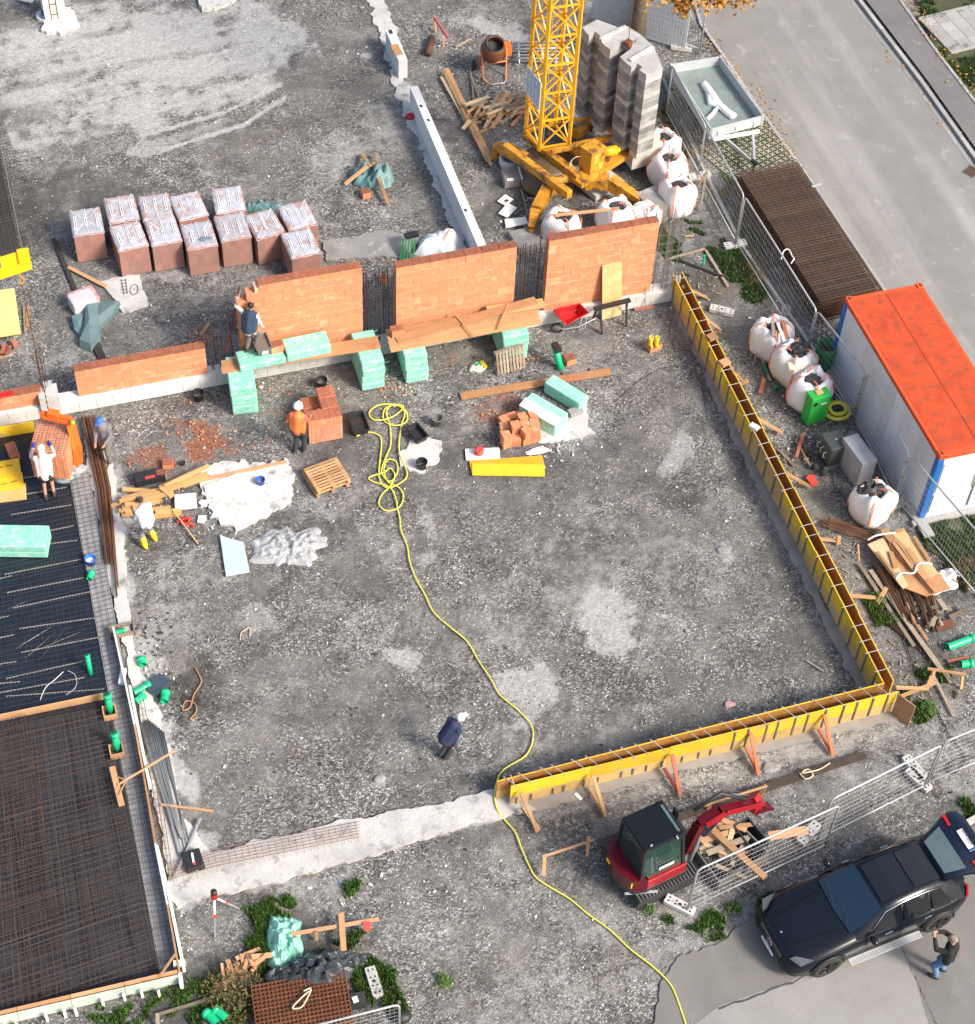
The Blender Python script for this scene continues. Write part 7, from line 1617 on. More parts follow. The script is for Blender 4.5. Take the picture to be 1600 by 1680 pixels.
m.build('chain', M('chain_rust', (.14, .07, .04), .7, metal=.4, var=.3), gr_)
hk = T('hook_block', 'bright yellow crane hook block hanging at the left edge', 'hook block', tp3 + Vector((0, 0, .2))); m = MB()
c = tp3 + Vector((-.12, 0, .55)); dX = Vector((.97, .22, 0))
m.bar(c - dX * .55, c + dX * .45, .18, .26); m.bar(c - dX * .5 + Vector((0, 0, .3)), c + dX * .42 + Vector((0, 0, .3)), .04, .34)
for s_ in (-.38, .32): m.prism([(0, 0)] * 0 or [((c + dX * s_).x - .14, c.y - .05), ((c + dX * s_).x + .14, c.y - .05), ((c + dX * s_).x + .14, c.y + .05), ((c + dX * s_).x - .14, c.y + .05)], c.z + .1, c.z + .55)
m.build('frame', M('hook_yellow', (.85, .50, .01), .4, var=.08, bump=0), hk, bevel=.01)
for s_ in (-.38, .32): m = MB(); q = c + dX * s_ + Vector((0, -.12, .35)); m.tube([q, q + Vector((0, .24, 0))], .13, 14); m.build('sheave', gryM, hk)
m = MB(); m.tube([tp3 + Vector((0, 0, .48)), tp3 + Vector((0, 0, .3)), tp3 + Vector((.08, 0, .15)), tp3 + Vector((.02, 0, .02)), tp3 + Vector((-.07, 0, .1))], .03, 7); m.build('hook', M('hook_brass', (.55, .30, .10), .5), hk)
m = MB()
for s_ in (-.38, .32): q = c + dX * s_; m.tube([q + Vector((0, 0, .4)), q + Vector((0, 0, 14))], .012, 4)
m.build('cable', gryM, hk)
lump('plastic_film', 'clear film hanging around the lifted brick load', 'plastic film', G(104, 775), (.62, .40), .42, filmM, 61, 36, .35, sharp=1.2)
# ------------------------------------------------------------------ trailer
def lerp4(A, B, C, D, u, v): return A.lerp(B, u).lerp(D.lerp(C, u), v)
tl_ = T('trailer', 'grey metal tipping trailer with white film inside, parked by the road', 'trailer', G(1180, 190)); zt3 = 1.05; zf = .72
tq = [G(1101, 106, zt3), G(1182, 93, zt3), G(1252, 190, zt3), G(1167, 212, zt3)]; fq = [Vector((p.x, p.y, zf)) for p in tq]
m = MB(); m.prism([tuple(p[:2]) for p in tq], zf - .05, zf); m.build('floor', M('trailer_floor', (.20, .25, .24), .55, var=.15), tl_)
for i, nm in enumerate(('front', 'right', 'rear', 'left')):
    a, b = tq[i], tq[(i + 1) % 4]; m = MB(); m.bar((a.x, a.y, (zf + zt3) / 2), (b.x, b.y, (zf + zt3) / 2), .035, zt3 - zf + .04); m.build('side_wall', M('trailer_wall', (.50, .53, .55), .45, metal=.2, var=.06, bump=0), tl_)
m = MB()
for p in tq: m.box((p.x, p.y, (zf + zt3) / 2), (.07, .07, zt3 - zf + .08))
m.build('corner_post', galvM, tl_)
cen_ = sum(fq, Vector()) / 4; ld_ = ((tq[2] + tq[3]) / 2 - (tq[0] + tq[1]) / 2).normalized(); wd_ = (tq[1] - tq[0]).normalized()
for s_ in (-1, 1):
    for o_ in (-.35, .35):
        q = cen_ + wd_ * s_ * .98 + ld_ * o_; m = MB(); m.tube([Vector((q.x, q.y, .32)) - wd_ * .1, Vector((q.x, q.y, .32)) + wd_ * .1], .32, 16); m.build('wheel', rubM, tl_)
m = MB(); e0 = (tq[2] + tq[3]) / 2; tip = G(1238, 268, .45)
for p in (tq[3].lerp(tq[2], .3), tq[3].lerp(tq[2], .85)): m.bar((p.x, p.y, .55), tip, .07, .09)
m.bar((e0.x, e0.y, .6), (e0 - ld_ * 2.5).xy.to_3d() + Vector((0, 0, .6)), .1, .1)
m.build('drawbar', galvM, tl_); m = MB(); m.tube([tip, tip + Vector((0, 0, -.4))], .035, 8); m.box(tip + Vector((0, 0, .05)), (.1, .25, .1), .4); m.ball(tip + Vector((0, 0, -.4)), .09, 8); m.build('jockey_wheel', blkM, tl_)
m = MB(); rear = tq[3].lerp(tq[2], .5)
for t in (.15, .5, .85): q = tq[3].lerp(tq[2], t); m.box((q.x, q.y - .03, zf + .1), (.05, .05, .2))
m.box((rear.x, rear.y - .08, .6), (1.6, .06, .12), math.atan2(wd_.y, wd_.x)); m.build('bumper', whtM, tl_)
m = MB(); pts = [G(1155, 137, .8), G(1168, 155, .82), G(1180, 172, .8), G(1204, 192, .8)]; m.tube(smooth(pts), .12, 8); m.tube([G(1162, 150, .78), G(1166, 170, .78), G(1180, 172, .8)], .1, 7); m.tube([G(1180, 172, .78), G(1168, 188, .78), G(1160, 196, .78)], .07, 7)
for k in range(0): pass
m.v = [(v[0] + .03 * mnoise.noise(Vector(v) * 4), v[1] + .03 * mnoise.noise(Vector(v) * 5), v[2] + .04 * mnoise.noise(Vector(v) * 6)) for v in m.v]; tag(m.build('plastic_roll', M('white_film', (.78, .80, .82), .4, bump=.5)), 'crumpled roll of white film lying in the trailer', 'plastic film')
# lattice paving under trailer
m = MB(); Pg = [P2(1090, 130), P2(1190, 90), P2(1315, 275), P2(1225, 320), P2(1160, 260)]; sheet('paving_bed', Pg, .0, lawnM)
u1 = Vector((.94, .34)); u2 = Vector((-.34, .94)); o0_ = Vector(P2(1200, 200))
for i in range(-22, 23):
    for j in range(-22, 23):
        c = o0_ + (u1 * i + u2 * j) * .2
        if inpoly(c.x, c.y, Pg):
            a = math.atan2(u1.y, u1.x); m.box((c.x, c.y, .02), (.19, .045, .03), a + .78); m.box((c.x, c.y, .022), (.19, .045, .03), a - .78)
tag(m.build('lattice_paving', M('lattice_stone', (.34, .31, .26), .9, var=.15)), 'open lattice concrete paving with grass under the trailer', 'paving', kind='stuff')
m = MB(); Pg2 = [P2(1318, 510), P2(1350, 505), P2(1375, 570), P2(1345, 560)]
for i in range(-10, 11):
    for j in range(-10, 11):
        c = Vector(P2(1345, 535)) + (u1 * i + u2 * j) * .2
        if inpoly(c.x, c.y, Pg2): m.box((c.x, c.y, .02), (.19, .045, .03), 1.1); m.box((c.x, c.y, .022), (.19, .045, .03), -.45)
tag(m.build('lattice_paving', MC['lattice_stone']), 'small patch of lattice paving between mesh stack and container', 'paving', kind='stuff')
kerb('kerb', [(1088, 130), (1150, 270), (1215, 400), (1345, 590), (1480, 820), (1512, 862)], -.02, .07, .09, kerbM)
# ------------------------------------------------------------------ concrete mixer
cm = T('concrete_mixer', 'small orange concrete mixer with dark drum opening', 'concrete mixer', G(812, 130)); q = G(812, 128)
dc = Vector((q.x - .03, q.y + .25, .95)); ax = Vector((.05, -.35, .93)).normalized(); Rm = ax.to_track_quat('Z', 'Y').to_matrix()
m = MB(); m.lathe([(0, -.42), (.26, -.40), (.40, -.12), (.42, .02), (.36, .26), (.30, .36), (.27, .36), (.32, .2), (.36, 0), (.2, -.3)], dc, 20, R=Rm); m.build('drum', orgD, cm)
m = MB(); m.lathe([(.3, .1), (0, .05)], dc, 16, R=Rm); m.build('drum_inside', blkM, cm)
m = MB(); m.lathe([(.31, .34), (.32, .38), (.285, .38)], dc, 20, R=Rm); m.build('rim', rubM, cm)
fm = M('frame_orange', (.62, .20, .08), .6, var=.2)
m = MB()
for s_ in (-1, 1):
    m.tube([(q.x + s_ * .42, q.y + .2, 1.0), (q.x + s_ * .40, q.y + .05, .05), (q.x + s_ * .30, q.y - .25, .03)], .03, 6); m.tube([(q.x + s_ * .42, q.y + .2, .9), (q.x + s_ * .45, q.y + .6, .05)], .03, 6)
m.tube([(q.x - .41, q.y + .1, .55), (q.x + .41, q.y + .1, .55)], .03, 6); m.tube([(q.x - .43, q.y + .2, .95), (q.x + .43, q.y + .2, .95)], .03, 6); m.build('frame', fm, cm)
m = MB(); m.tube([(q.x - .30, q.y - .25, .03), (q.x - .2, q.y - .34, .03), (q.x + .2, q.y - .34, .03), (q.x + .3, q.y - .25, .03)], .02, 6); m.build('foot', gryL, cm)
m = MB(); m.box((q.x + .5, q.y + .35, .85), (.22, .34, .34)); m.build('motor_box', orgM, cm)
m = MB()
for s_ in (-1, 1): m.tube([(q.x + s_ * .5, q.y + .6, .18), (q.x + s_ * .58, q.y + .6, .18)], .18, 14)
m.build('wheel', rubM, cm)
# scaffold frames
sf = T('scaffold_frames', 'stack of galvanised scaffold frames behind the crane mast', 'scaffold parts', G(890, 90))
for k in range(7):
    m = MB(); a, b = G(843 + (k % 3) * 2, 70 + k * 5, .1 + (k % 3) * .08), G(935 - (k % 2) * 14, 66 + k * 6, .1 + (k % 3) * .08); m.tube([a, b], .03, 6); m.build('tube', galvM, sf)
for k in range(5): m = MB(); m.tube([G(850 + k * 20, 68, .2), G(852 + k * 20, 104, .2)], .03, 6); m.build('cross_tube', galvM, sf)
# coil, wrapped pack and boards left of crane
cc2 = T('pipe_coil', 'coil of pale grey pipe lying left of the crane base', 'pipe coil', G(837, 268)); q = G(837, 268, .1)
for k in range(3): m = MB(); R0 = .30 + .0 * k; m.tube([q + Vector((math.cos(t) * R0, math.sin(t) * R0, .05 + .08 * k)) for t in np.linspace(0, 6.283, 33)[:-1]], .055, 8, closed=True); m.build('coil', M('coil_grey', (.46, .47, .50), .5, bump=0), cc2)
wpk = T('wrapped_tiles', 'small film wrapped pack of brown elements left of the crane', 'wrapped pack', G(850, 296)); q = G(851, 298)
for i in range(3): m = MB(); m.box((q.x, q.y - .16 + i * .2, .16), (.95, .18, .26), -.1); m.build('element', M('brown_pack', (.22, .13, .12), .6, var=.15), wpk)
m = MB(); m.box((q.x, q.y + .04, .17), (.99, .62, .30), -.1); m.build('film', M('pack_film', (.6, .58, .6), .25, alpha=.35, bump=.6), wpk); m = MB(); m.box((q.x + .05, q.y + .04, .325), (.05, .63, .012), -.1); m.build('strap', whtM, wpk)
m = MB(); m.box((q.x - .35, q.y - .2, .33), (.2, .12, .012), -.1); m.build('label', whtM, wpk)
for lb, px in (('white tile with rusty mark left of the crane foot', ((816, 333), (829, 322), (842, 330), (829, 340))), ('white square sheet left of the crane foot', ((818, 353), (833, 336), (848, 344), (832, 360))), ('white board at the broken slab by the crane foot', ((828, 363), (862, 359), (867, 370), (830, 376)))):
    m = MB(); m.prism([tuple(G(x, y)[:2]) for x, y in px], .05, .09); o = m.build('white_sheet', styM); tag(o, lb, 'sheet', 'white sheets beside the crane')
    if 'rusty' in lb: m = MB(); q = G(831, 329, .1); m.box((q.x, q.y, .095), (.14, .1, .008), .4); m.build('rusty_mark', rustM, o)
m = MB(); m.prism([tuple(G(x, y)[:2]) for x, y in ((938, 210), (960, 205), (958, 216), (942, 218))], .3, .6); tag(m.build('white_box', whtM), 'small white box on the crane base behind the mast', 'box')
# timber & planks near (1480,915)
pp = T('plywood_pile', 'pile of plywood sheets and boards with white straps', 'board pile', G(1490, 920)); 
for (pxs, z, mt) in ((((1424, 892), (1482, 866), (1560, 965), (1520, 978), (1478, 962)), .25, plankM), (((1424, 893), (1450, 882), (1490, 960), (1482, 966)), .32, MC['pale_beam']), (((1455, 880), (1484, 870), (1540, 940), (1515, 955)), .30, M('ply_tan', (.55, .36, .18), .8, var=.15))):
    m = MB(); m.prism([tuple(G(x, y, z)[:2]) for x, y in pxs], z - .03, z); m.build('plywood', mt, pp)
for (a, b, w_) in (((1466, 890), (1500, 935), .1), ((1470, 885), (1512, 930), .12), ((1480, 895), (1515, 945), .14), ((1462, 905), (1470, 932), .12), ((1500, 880), (1525, 920), .1), ((1440, 905), (1470, 945), .08), ((1490, 900), (1530, 962), .14), ((1505, 930), (1540, 972), .2), ((1450, 868), (1468, 890), .24)):
    m = MB(); m.bar(G(*a, .36 + random.uniform(0, .05)), G(*b, .36), w_, .03); m.build('board', random.choice([plankM, woodM, woodM, MC['ply_tan']]), pp)
m = MB(); P_ = smooth([G(1424, 886, .3), G(1440, 878, .42), G(1470, 874, .4)]); [m.bar(a, b, .05, .01) for a, b in zip(P_[:-1], P_[1:])]; P_ = smooth([G(1472, 950, .36), G(1480, 940, .42), G(1500, 940, .42), G(1508, 925, .42), G(1530, 925, .3)]); [m.bar(a, b, .05, .01) for a, b in zip(P_[:-1], P_[1:])]; m.build('strap', whtM, pp)
lump('white_sacks', 'heap of white crumpled sacks at the end of the plywood pile', 'sacks', G(1552, 950), (.45, .34), .26, M('sack_white', (.74, .74, .74), .6, var=.08), 71, 22, .35, sharp=1.2)
lump('white_sacks', 'small white crumpled sack below the larger heap', 'sacks', G(1535, 968), (.28, .16), .16, MC['sack_white'], 72, 16, .35)
rr = T('rod_bundle', 'bundle of rusty rods under the plywood pile', 'steel rods', G(1480, 960)); random.seed(5)
for i in range(22): m = MB(); o_ = i * 4; m.tube([G(1436 + o_ * .9, 925 - o_ * .25, .1 + random.random() * .1), G(1480 + o_ * .75 + random.uniform(-4, 4), 1005 + random.uniform(-12, 12) + o_ * .28, .1 + random.random() * .1)], .025, 4); m.build('rod', rustM, rr)
rr = T('rod_bundle', 'bundle of rusty rods below the lowest bulk bag', 'steel rods', G(1400, 870))
for i in range(16): m = MB(); o_ = i * 1.6; m.tube([G(1354 + random.uniform(-6, 10), 850 + o_ * .5, .06 + random.random() * .1), G(1440 + random.uniform(-12, 14), 870 + o_ * 1.1, .06 + random.random() * .1)], .018, 4); m.build('rod', rustM, rr)
tboard('rusty_angle', 'rusty steel angle right of the rods', 'steel angle', (1530, 1030), (1565, 1022), .25, .05, M('angle_brown', (.14, .06, .03), .8, var=.3), .05)
m = MB()
for i in range(10): m.tube([G(1430 + i * 4, 985 + i * 3, .05), G(1465 + i * 5, 1030 + i * 4, .05)], .012, 4)
tag(m.build('thin_rods', rebarB), 'thin rusty rods in the weeds beside the formwork', 'steel rods', kind='stuff')
# ------------------------------------------------------------------ black car (front at -x of its own axis)
def local(root, k=1):
    Mw = root_matrix(root) @ Matrix.Scale(k, 4)
    def bl(mb, name, mat, par=None, bevel=0): mb.v = [tuple(Mw @ Vector(v)) for v in mb.v]; return mb.build(name, mat, par or root, bevel=bevel)
    return bl
fa, rb_ = G(1272, 1560, .5), G(1562, 1432, .5)   # lower side near front and rear
ca, cb2 = G(1244, 1508, .6), G(1572, 1398, .8)
cd = Vector((math.cos(.0), 0, 0))
hd_ = (G(1536, 1515, .35) - G(1357, 1588, .35)); car_rz = math.atan2(hd_.y, hd_.x)
wmid = (G(1536, 1515, .36) + G(1357, 1588, .36)) / 2
nrm_ = Vector((-math.sin(car_rz), math.cos(car_rz), 0)); ccen = wmid + nrm_ * .96
car = T('parked_car', 'black coupe shaped car with its tailgate raised on the parking area', 'car', (ccen.x, ccen.y, .012), car_rz); bl = local(car, .975)
paintM = M('car_black', (.006, .009, .015), .22, var=.05, bump=0, rk=0, spec=.35); glM = glassM('car_glass', (.012, .03, .055), .05); glD = glassM('dark_glass', (.008, .010, .012), .05)
chrM = M('chrome', (.75, .76, .78), .15, metal=1, var=.02, bump=0); redL = M('tail_red', (.45, .01, .02), .2, bump=0, var=.02)
ST = [(-2.42, .62, .62, .50, .35), (-2.36, .80, .78, .58, .28), (-2.2, .92, .88, .72, .24), (-1.9, .98, .95, .84, .22), (-1.45, 1.0, 1.00, .92, .22), (-.95, .98, 1.06, .96, .22), (-.6, .97, 1.10, .98, .22), (.2, .97, 1.08, 1.0, .22), (.9, .98, 1.08, 1.02, .22), (1.5, 1.01, 1.10, 1.04, .22), (1.95, .98, 1.10, 1.04, .26), (2.25, .90, 1.04, .98, .32), (2.40, .74, .90, .84, .40)]
pts = []
for x, w_, zc, zb_, zs in ST:
    half_ = [(0, zc), (.35 * w_, zc - .005), (.66 * w_, zc - .03), (.86 * w_, zb_ + .03), (.955 * w_, zb_ - .06), (w_, zb_ - .22), (.985 * w_, (zb_ + zs) / 2 - .05), (.95 * w_, zs)]
    pts += [(x, -y, z) for y, z in half_[::-1]] + [(x, y, z) for y, z in half_[1:]]
m = MB(); nu = 15; m.grid(pts, nu, len(ST)); m.add([p for p in pts[:nu]], [tuple(range(nu))[::-1]]); m.add([p for p in pts[-nu:]], [tuple(range(nu))]); body = bl(m, 'body', paintM)
s_ = body.modifiers.new('sub', 'SUBSURF'); s_.levels = 1; s_.render_levels = 2
GH = [(-.75, .80, 1.04), (-.05, .66, 1.52), (.35, .64, 1.60), (1.0, .62, 1.61), (1.55, .58, 1.55), (1.85, .60, 1.42), (2.1, .66, 1.20)]
m = MB(); pts = []
for x, w_, z in GH: zb_ = 1.0; pts += [(x, -.90, zb_), (x, -w_ - .02, z - .05), (x, -w_ * .8, z), (x, 0, z + .015), (x, w_ * .8, z), (x, w_ + .02, z - .05), (x, .90, zb_)]
m.grid(pts, 7, len(GH)); bl(m, 'cabin', paintM)
m = MB(); m.grid([(-.84, -.72, 1.075), (-.90, 0, 1.095), (-.84, .72, 1.075), (-.45, -.70, 1.30), (-.48, 0, 1.325), (-.45, .70, 1.30), (-.07, -.60, 1.53), (-.07, 0, 1.56), (-.07, .60, 1.53)], 3, 3); bl(m, 'windscreen', glM)
m = MB(); m.grid([(x, y, z + .025) for x, z in ((.02, 1.55), (.4, 1.61), (.85, 1.625)) for y in (-.5, 0, .5)], 3, 3, False); bl(m, 'sunroof', glD)
m = MB(); m.grid([(x, y, z + .022) for x, z in ((.88, 1.625), (1.3, 1.61), (1.62, 1.545)) for y in (-.48, 0, .48)], 3, 3, False); bl(m, 'roof_panel', M('roof_black', (.014, .016, .02), .35, var=.05, bump=0))
for s_ in (-1, 1):
    for (x0, x1, t0, t1) in ((-.35, .42, -.05, .42), (.48, 1.2, .48, 1.15), (1.26, 1.75, 1.2, 1.5)):
        def zt_at(x): 
            for (a, b) in zip(GH[:-1], GH[1:]):
                if a[0] <= x <= b[0]: t = (x - a[0]) / (b[0] - a[0]); return a[2] * (1 - t) + b[2] * t, a[1] * (1 - t) + b[1] * t
            return 1.2, .7
        q = []
        for x, top in ((x0, 0), (x1, 0), (t1, 1), (t0, 1)):
            z, w_ = zt_at(max(x, -.7))
            y = .905 if not top else w_ + .03; zz = 1.05 if not top else z - .075
            q.append((x, s_ * (y + .008), zz))
        m = MB(); m.add(q, [(0, 1, 2, 3) if s_ < 0 else (3, 2, 1, 0)]); bl(m, 'side_window', glD)
    m = MB(); m.tube([(-.35, s_ * .86, 1.16), (.0, s_ * .70, 1.50), (.5, s_ * .665, 1.575), (1.1, s_ * .65, 1.57), (1.6, s_ * .64, 1.47)], .014, 6); bl(m, 'roof_rail', chrM if s_ < 0 else paintM)
    m = MB(); m.ball((-.42, s_ * 1.08, 1.07), (.09, .13, .08), 10); m.bar((-.42, s_ * .94, 1.03), (-.42, s_ * 1.05, 1.05), .06, .04); bl(m, 'mirror', M('gloss_black', (.01, .01, .012), .1, bump=0))
    m = MB(); m.bar((-.9, s_ * 1.07, .33), (1.0, s_ * 1.07, .33), .17, .035); rb2 = bl(m, 'running_board', M('brushed_aluminium', (.66, .67, .68), .35, metal=.6, bump=0))
    m = MB()
    for i in range(30):
        for j in range(3): m.lathe([(0, .012), (.012, .008)], (-.82 + i * .06, s_ * (1.03 + j * .04), .345), 6)
    bl(m, 'stud', rubM, rb2)['kind'] = 'stuff'
    for x in (-.05, 1.0): m = MB(); m.bar((x, s_ * .985, .92), (x + .2, s_ * .975, .93), .02, .03); bl(m, 'door_handle', chrM)
    m = MB()
    for x in (-.48, .43, 1.22): m.bar((x, s_ * .995, .4), (x, s_ * .965, 1.0), .012, .008)
    bl(m, 'door_gap', rubM)
    for x in (-1.45, 1.50):
        m = MB(); m.lathe([(.3, -.13), (.37, -.12), (.385, -.05), (.385, .05), (.37, .12), (.27, .13), (.26, .08)], (x, s_ * .90, .385), 24, R=Matrix.Rotation(math.pi / 2 * -s_, 3, 'X')); wl = bl(m, 'wheel', rubM)
        m = MB(); m.lathe([(.27, .10), (.27, .13), (.25, .13), (.24, .07), (0, .05)], (x, s_ * .90, .385), 24, R=Matrix.Rotation(math.pi / 2 * -s_, 3, 'X'))
        for k in range(5):
            t = k * 1.2566
            for e in (-.12, .12): m.bar((x + math.cos(t) * .05, s_ * 1.01, .385 + math.sin(t) * .05), (x + math.cos(t + e) * .25, s_ * 1.02, .385 + math.sin(t + e) * .25), .03, .03)
        bl(m, 'rim', M('rim_dark', (.05, .05, .055), .3, metal=.6, bump=0), wl)
        m = MB(); m.tube([(x + math.cos(t) * .43, s_ * .985, .385 + math.sin(t) * .43) for t in np.linspace(-.1, 3.24, 14)], .03, 6); bl(m, 'wheel_arch', blkM)
    m = MB(); m.add([(-2.32, s_ * .62, .79), (-2.18, s_ * .90, .80), (-1.86, s_ * .90, .89), (-2.2, s_ * .64, .85)], [(0, 1, 2, 3) if s_ > 0 else (3, 2, 1, 0)]); m.v = [(v[0], v[1] * 1.01, v[2] + .025) for v in m.v]; bl(m, 'headlight', M('lamp_glass', (.10, .11, .12), .1, bump=0))
    m = MB(); m.bar((2.22, s_ * .86, .93), (2.38, s_ * .62, .93), .05, .12); bl(m, 'tail_light', redL)
m = MB(); m.bar((-2.415, -.45, .55), (-2.415, .45, .55), .06, .26); gl = bl(m, 'grille', blkM)
m = MB(); m.tube([(-2.46, math.cos(t) * .10, .60 + math.sin(t) * .10) for t in np.linspace(0, 6.28, 17)[:-1]], .012, 5, closed=True)
for k in range(3): t = math.pi / 2 + k * 2.094; m.bar((-2.46, 0, .60), (-2.46, math.cos(t) * .095, .60 + math.sin(t) * .095), .014, .014)
bl(m, 'badge', chrM, gl)
m = MB(); m.bar((-2.475, -.26, .40), (-2.475, .26, .40), .015, .11); bl(m, 'number_plate', whtM)
m = MB(); m.lathe([(0, .008), (.028, .0)], (-2.20, -.0, .885), 10); bl(m, 'bonnet_emblem', chrM)
m = MB()
for s_ in (-1, 1): m = MB(); m.bar((-2.1, s_ * .38, .925), (-.95, s_ * .52, 1.06), .012, .012); bl(m, 'bonnet_crease', paintM)
m = MB(); m.bar((-.84, -.62, 1.10), (-.70, -.05, 1.20), .012, .01); m.bar((-.86, .0, 1.11), (-.72, .56, 1.19), .012, .01); bl(m, 'wiper', blkM)
# boot opening and raised tailgate
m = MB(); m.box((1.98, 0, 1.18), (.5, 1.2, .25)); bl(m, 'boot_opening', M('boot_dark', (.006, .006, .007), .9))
tg0 = Vector((1.62, 0, 1.60)); du_ = Vector((.93, 0, .30)).normalized(); 
def tg(u, y, o=0): p = tg0 + du_ * u; return (p.x - .3 * o, y, p.z + o)
m = MB(); pts = []
for u, w_, o in ((0, .56, 0), (.35, .64, .03), (.62, .74, .04), (.72, .80, .0), (.95, .84, -.02), (1.12, .78, -.06), (1.2, .6, -.12)): pts += [tg(u, -w_, o - .06), tg(u, -w_ * .92, o), tg(u, 0, o + .02), tg(u, w_ * .92, o), tg(u, w_, o - .06)]
m.grid(pts, 5, 7); tgo = bl(m, 'tailgate', M('car_navy', (.008, .014, .032), .2, var=.05, bump=0, spec=.4))
md = tgo.modifiers.new('solid', 'SOLIDIFY'); md.thickness = .03; md.offset = 0
m = MB(); m.grid([tg(.08, -.44, .035), tg(.08, 0, .05), tg(.08, .44, .035), tg(.56, -.58, .065), tg(.56, 0, .085), tg(.56, .58, .065)], 3, 2); bl(m, 'rear_window', M('rear_glass', (.10, .14, .15), .12, bump=0), tgo)
for s_ in (-1, 1): m = MB(); m.bar(tg(.78, s_ * .50, .035), tg(.80, s_ * .80, .02), .07, .03); bl(m, 'tail_light', redL, tgo)
m = MB(); m.add([tg(.84, -.29, .06), tg(.84, .29, .06), tg(.985, .29, .055), tg(.985, -.29, .055)], [(3, 2, 1, 0)]); pln = bl(m, 'number_plate', whtM, tgo)
m = MB(); m.add([tg(.842, -.285, .066), tg(.842, -.235, .066), tg(.983, -.235, .061), tg(.983, -.285, .061)], [(3, 2, 1, 0)]); bl(m, 'plate_strip', bluM, tgo)
tc_ = bpy.data.curves.new('plate_text', 'FONT'); tc_.body = 'SSAKI ZJ 337'; tc_.size = .105; tc_.align_x = 'CENTER'; tc_.align_y = 'CENTER'; tc_.space_character = .88; tc_.offset = .002
tmp = bpy.data.objects.new('tmp', tc_); COL.objects.link(tmp); dg = bpy.context.evaluated_depsgraph_get(); tme = bpy.data.meshes.new_from_object(tmp.evaluated_get(dg)); bpy.data.objects.remove(tmp)
xa = Vector((0, 1, 0)); ya = Vector(tg(.86, 0)) - Vector(tg(.985, 0)); ya.normalize(); za = xa.cross(ya).normalized()
Rt = Matrix((xa * .82, ya, za)).transposed().to_4x4(); Rt.translation = Vector(tg(.9125, .03, .066)) + Vector((0, 0, .004))
tme.transform(Rt); tme.materials.clear(); tme.materials.append(blkM); to = bpy.data.objects.new('plate_lettering', tme); COL.objects.link(to); to.parent = tgo
# ------------------------------------------------------------------ mini excavator
xa_, xb_ = G(1040, 1492, 0), G(1155, 1436, 0); xd = xb_ - xa_; ex_rz = math.atan2(xd.y, xd.x)
exc = T('mini_excavator', 'small dark red excavator with black cab and arm reaching over the wood box', 'excavator', G(1063, 1426), ex_rz); bl = local(exc, .88)
for s_ in (-1, 1):
    y = s_ * .72; prof = [(-.95, .22), (-.85, .40), (-.6, .46), (.7, .46), (.95, .40), (1.05, .22), (.95, .06), (.7, .0), (-.6, .0), (-.85, .06)]
    m = MB(); n = len(prof); m.add([(x, y - .19, z) for x, z in prof] + [(x, y + .19, z) for x, z in prof], [tuple(range(n)), tuple(range(n, 2 * n))[::-1]] + [(i, n + i, n + (i + 1) % n, (i + 1) % n) for i in range(n)]); tk = bl(m, 'track', rubM)
    for i in range(19): m = MB(); m.box((-.82 + i * .097, y, .475), (.05, .40, .035)); bl(m, 'track_pad', M('pad_grey', (.085, .085, .085), .8), tk)
bx = Matrix.Rotation(0, 3, 'Z')
m = MB(); m.box((.1, 0, .3), (1.4, .9, .3)); bl(m, 'undercarriage', blkM)
m = MB(); m.prism([(1.25, -.8), (1.35, -.8), (1.35, .8), (1.25, .8)], .05, .42); m.box((1.05, -.3, .25), (.5, .1, .1)); m.box((1.05, .3, .25), (.5, .1, .1)); bl(m, 'dozer_blade', blkM)
exR = M('excavator_red', (.11, .003, .010), .3, var=.12, bump=0, sc=2); exR2 = M('excavator_bright_red', (.34, .010, .018), .35, var=.15, bump=0)
# upper body
m = MB(); prof = [(-1.12, -.35), (-1.18, 0), (-1.12, .35), (-.95, .66), (-.6, .78), (.62, .78), (.75, .6), (.75, -.6), (.62, -.78), (-.6, -.78), (-.95, -.66)]; m.prism(prof, .50, .66); bl(m, 'turntable_frame', blkM, bevel=.03)
m = MB(); m.prism([(x * 1.0, y * .98) for x, y in prof[:5]] + [(-.62, .78), (-.62, -.78)] + prof[9:], .66, 1.18); bl(m, 'counterweight', exR, bevel=.08)
m = MB(); m.prism([(-.6, -.76), (.6, -.76), (.66, -.70), (.5, -.56), (-.6, -.56)], .60, 1.0); bl(m, 'side_cover', exR2, bevel=.04)
m = MB(); m.bar((-1.1, -.55, .52), (-.3, -.88, .52), .06, .04); bl(m, 'bumper_edge', galvM)
for (x, y) in ((-1.165, .25), (-.98, -.62)): m = MB(); m.box((x, y, 1.0), (.03, .16, .1), 0 if y > 0 else -.7); bl(m, 'warning_sticker', yelB)
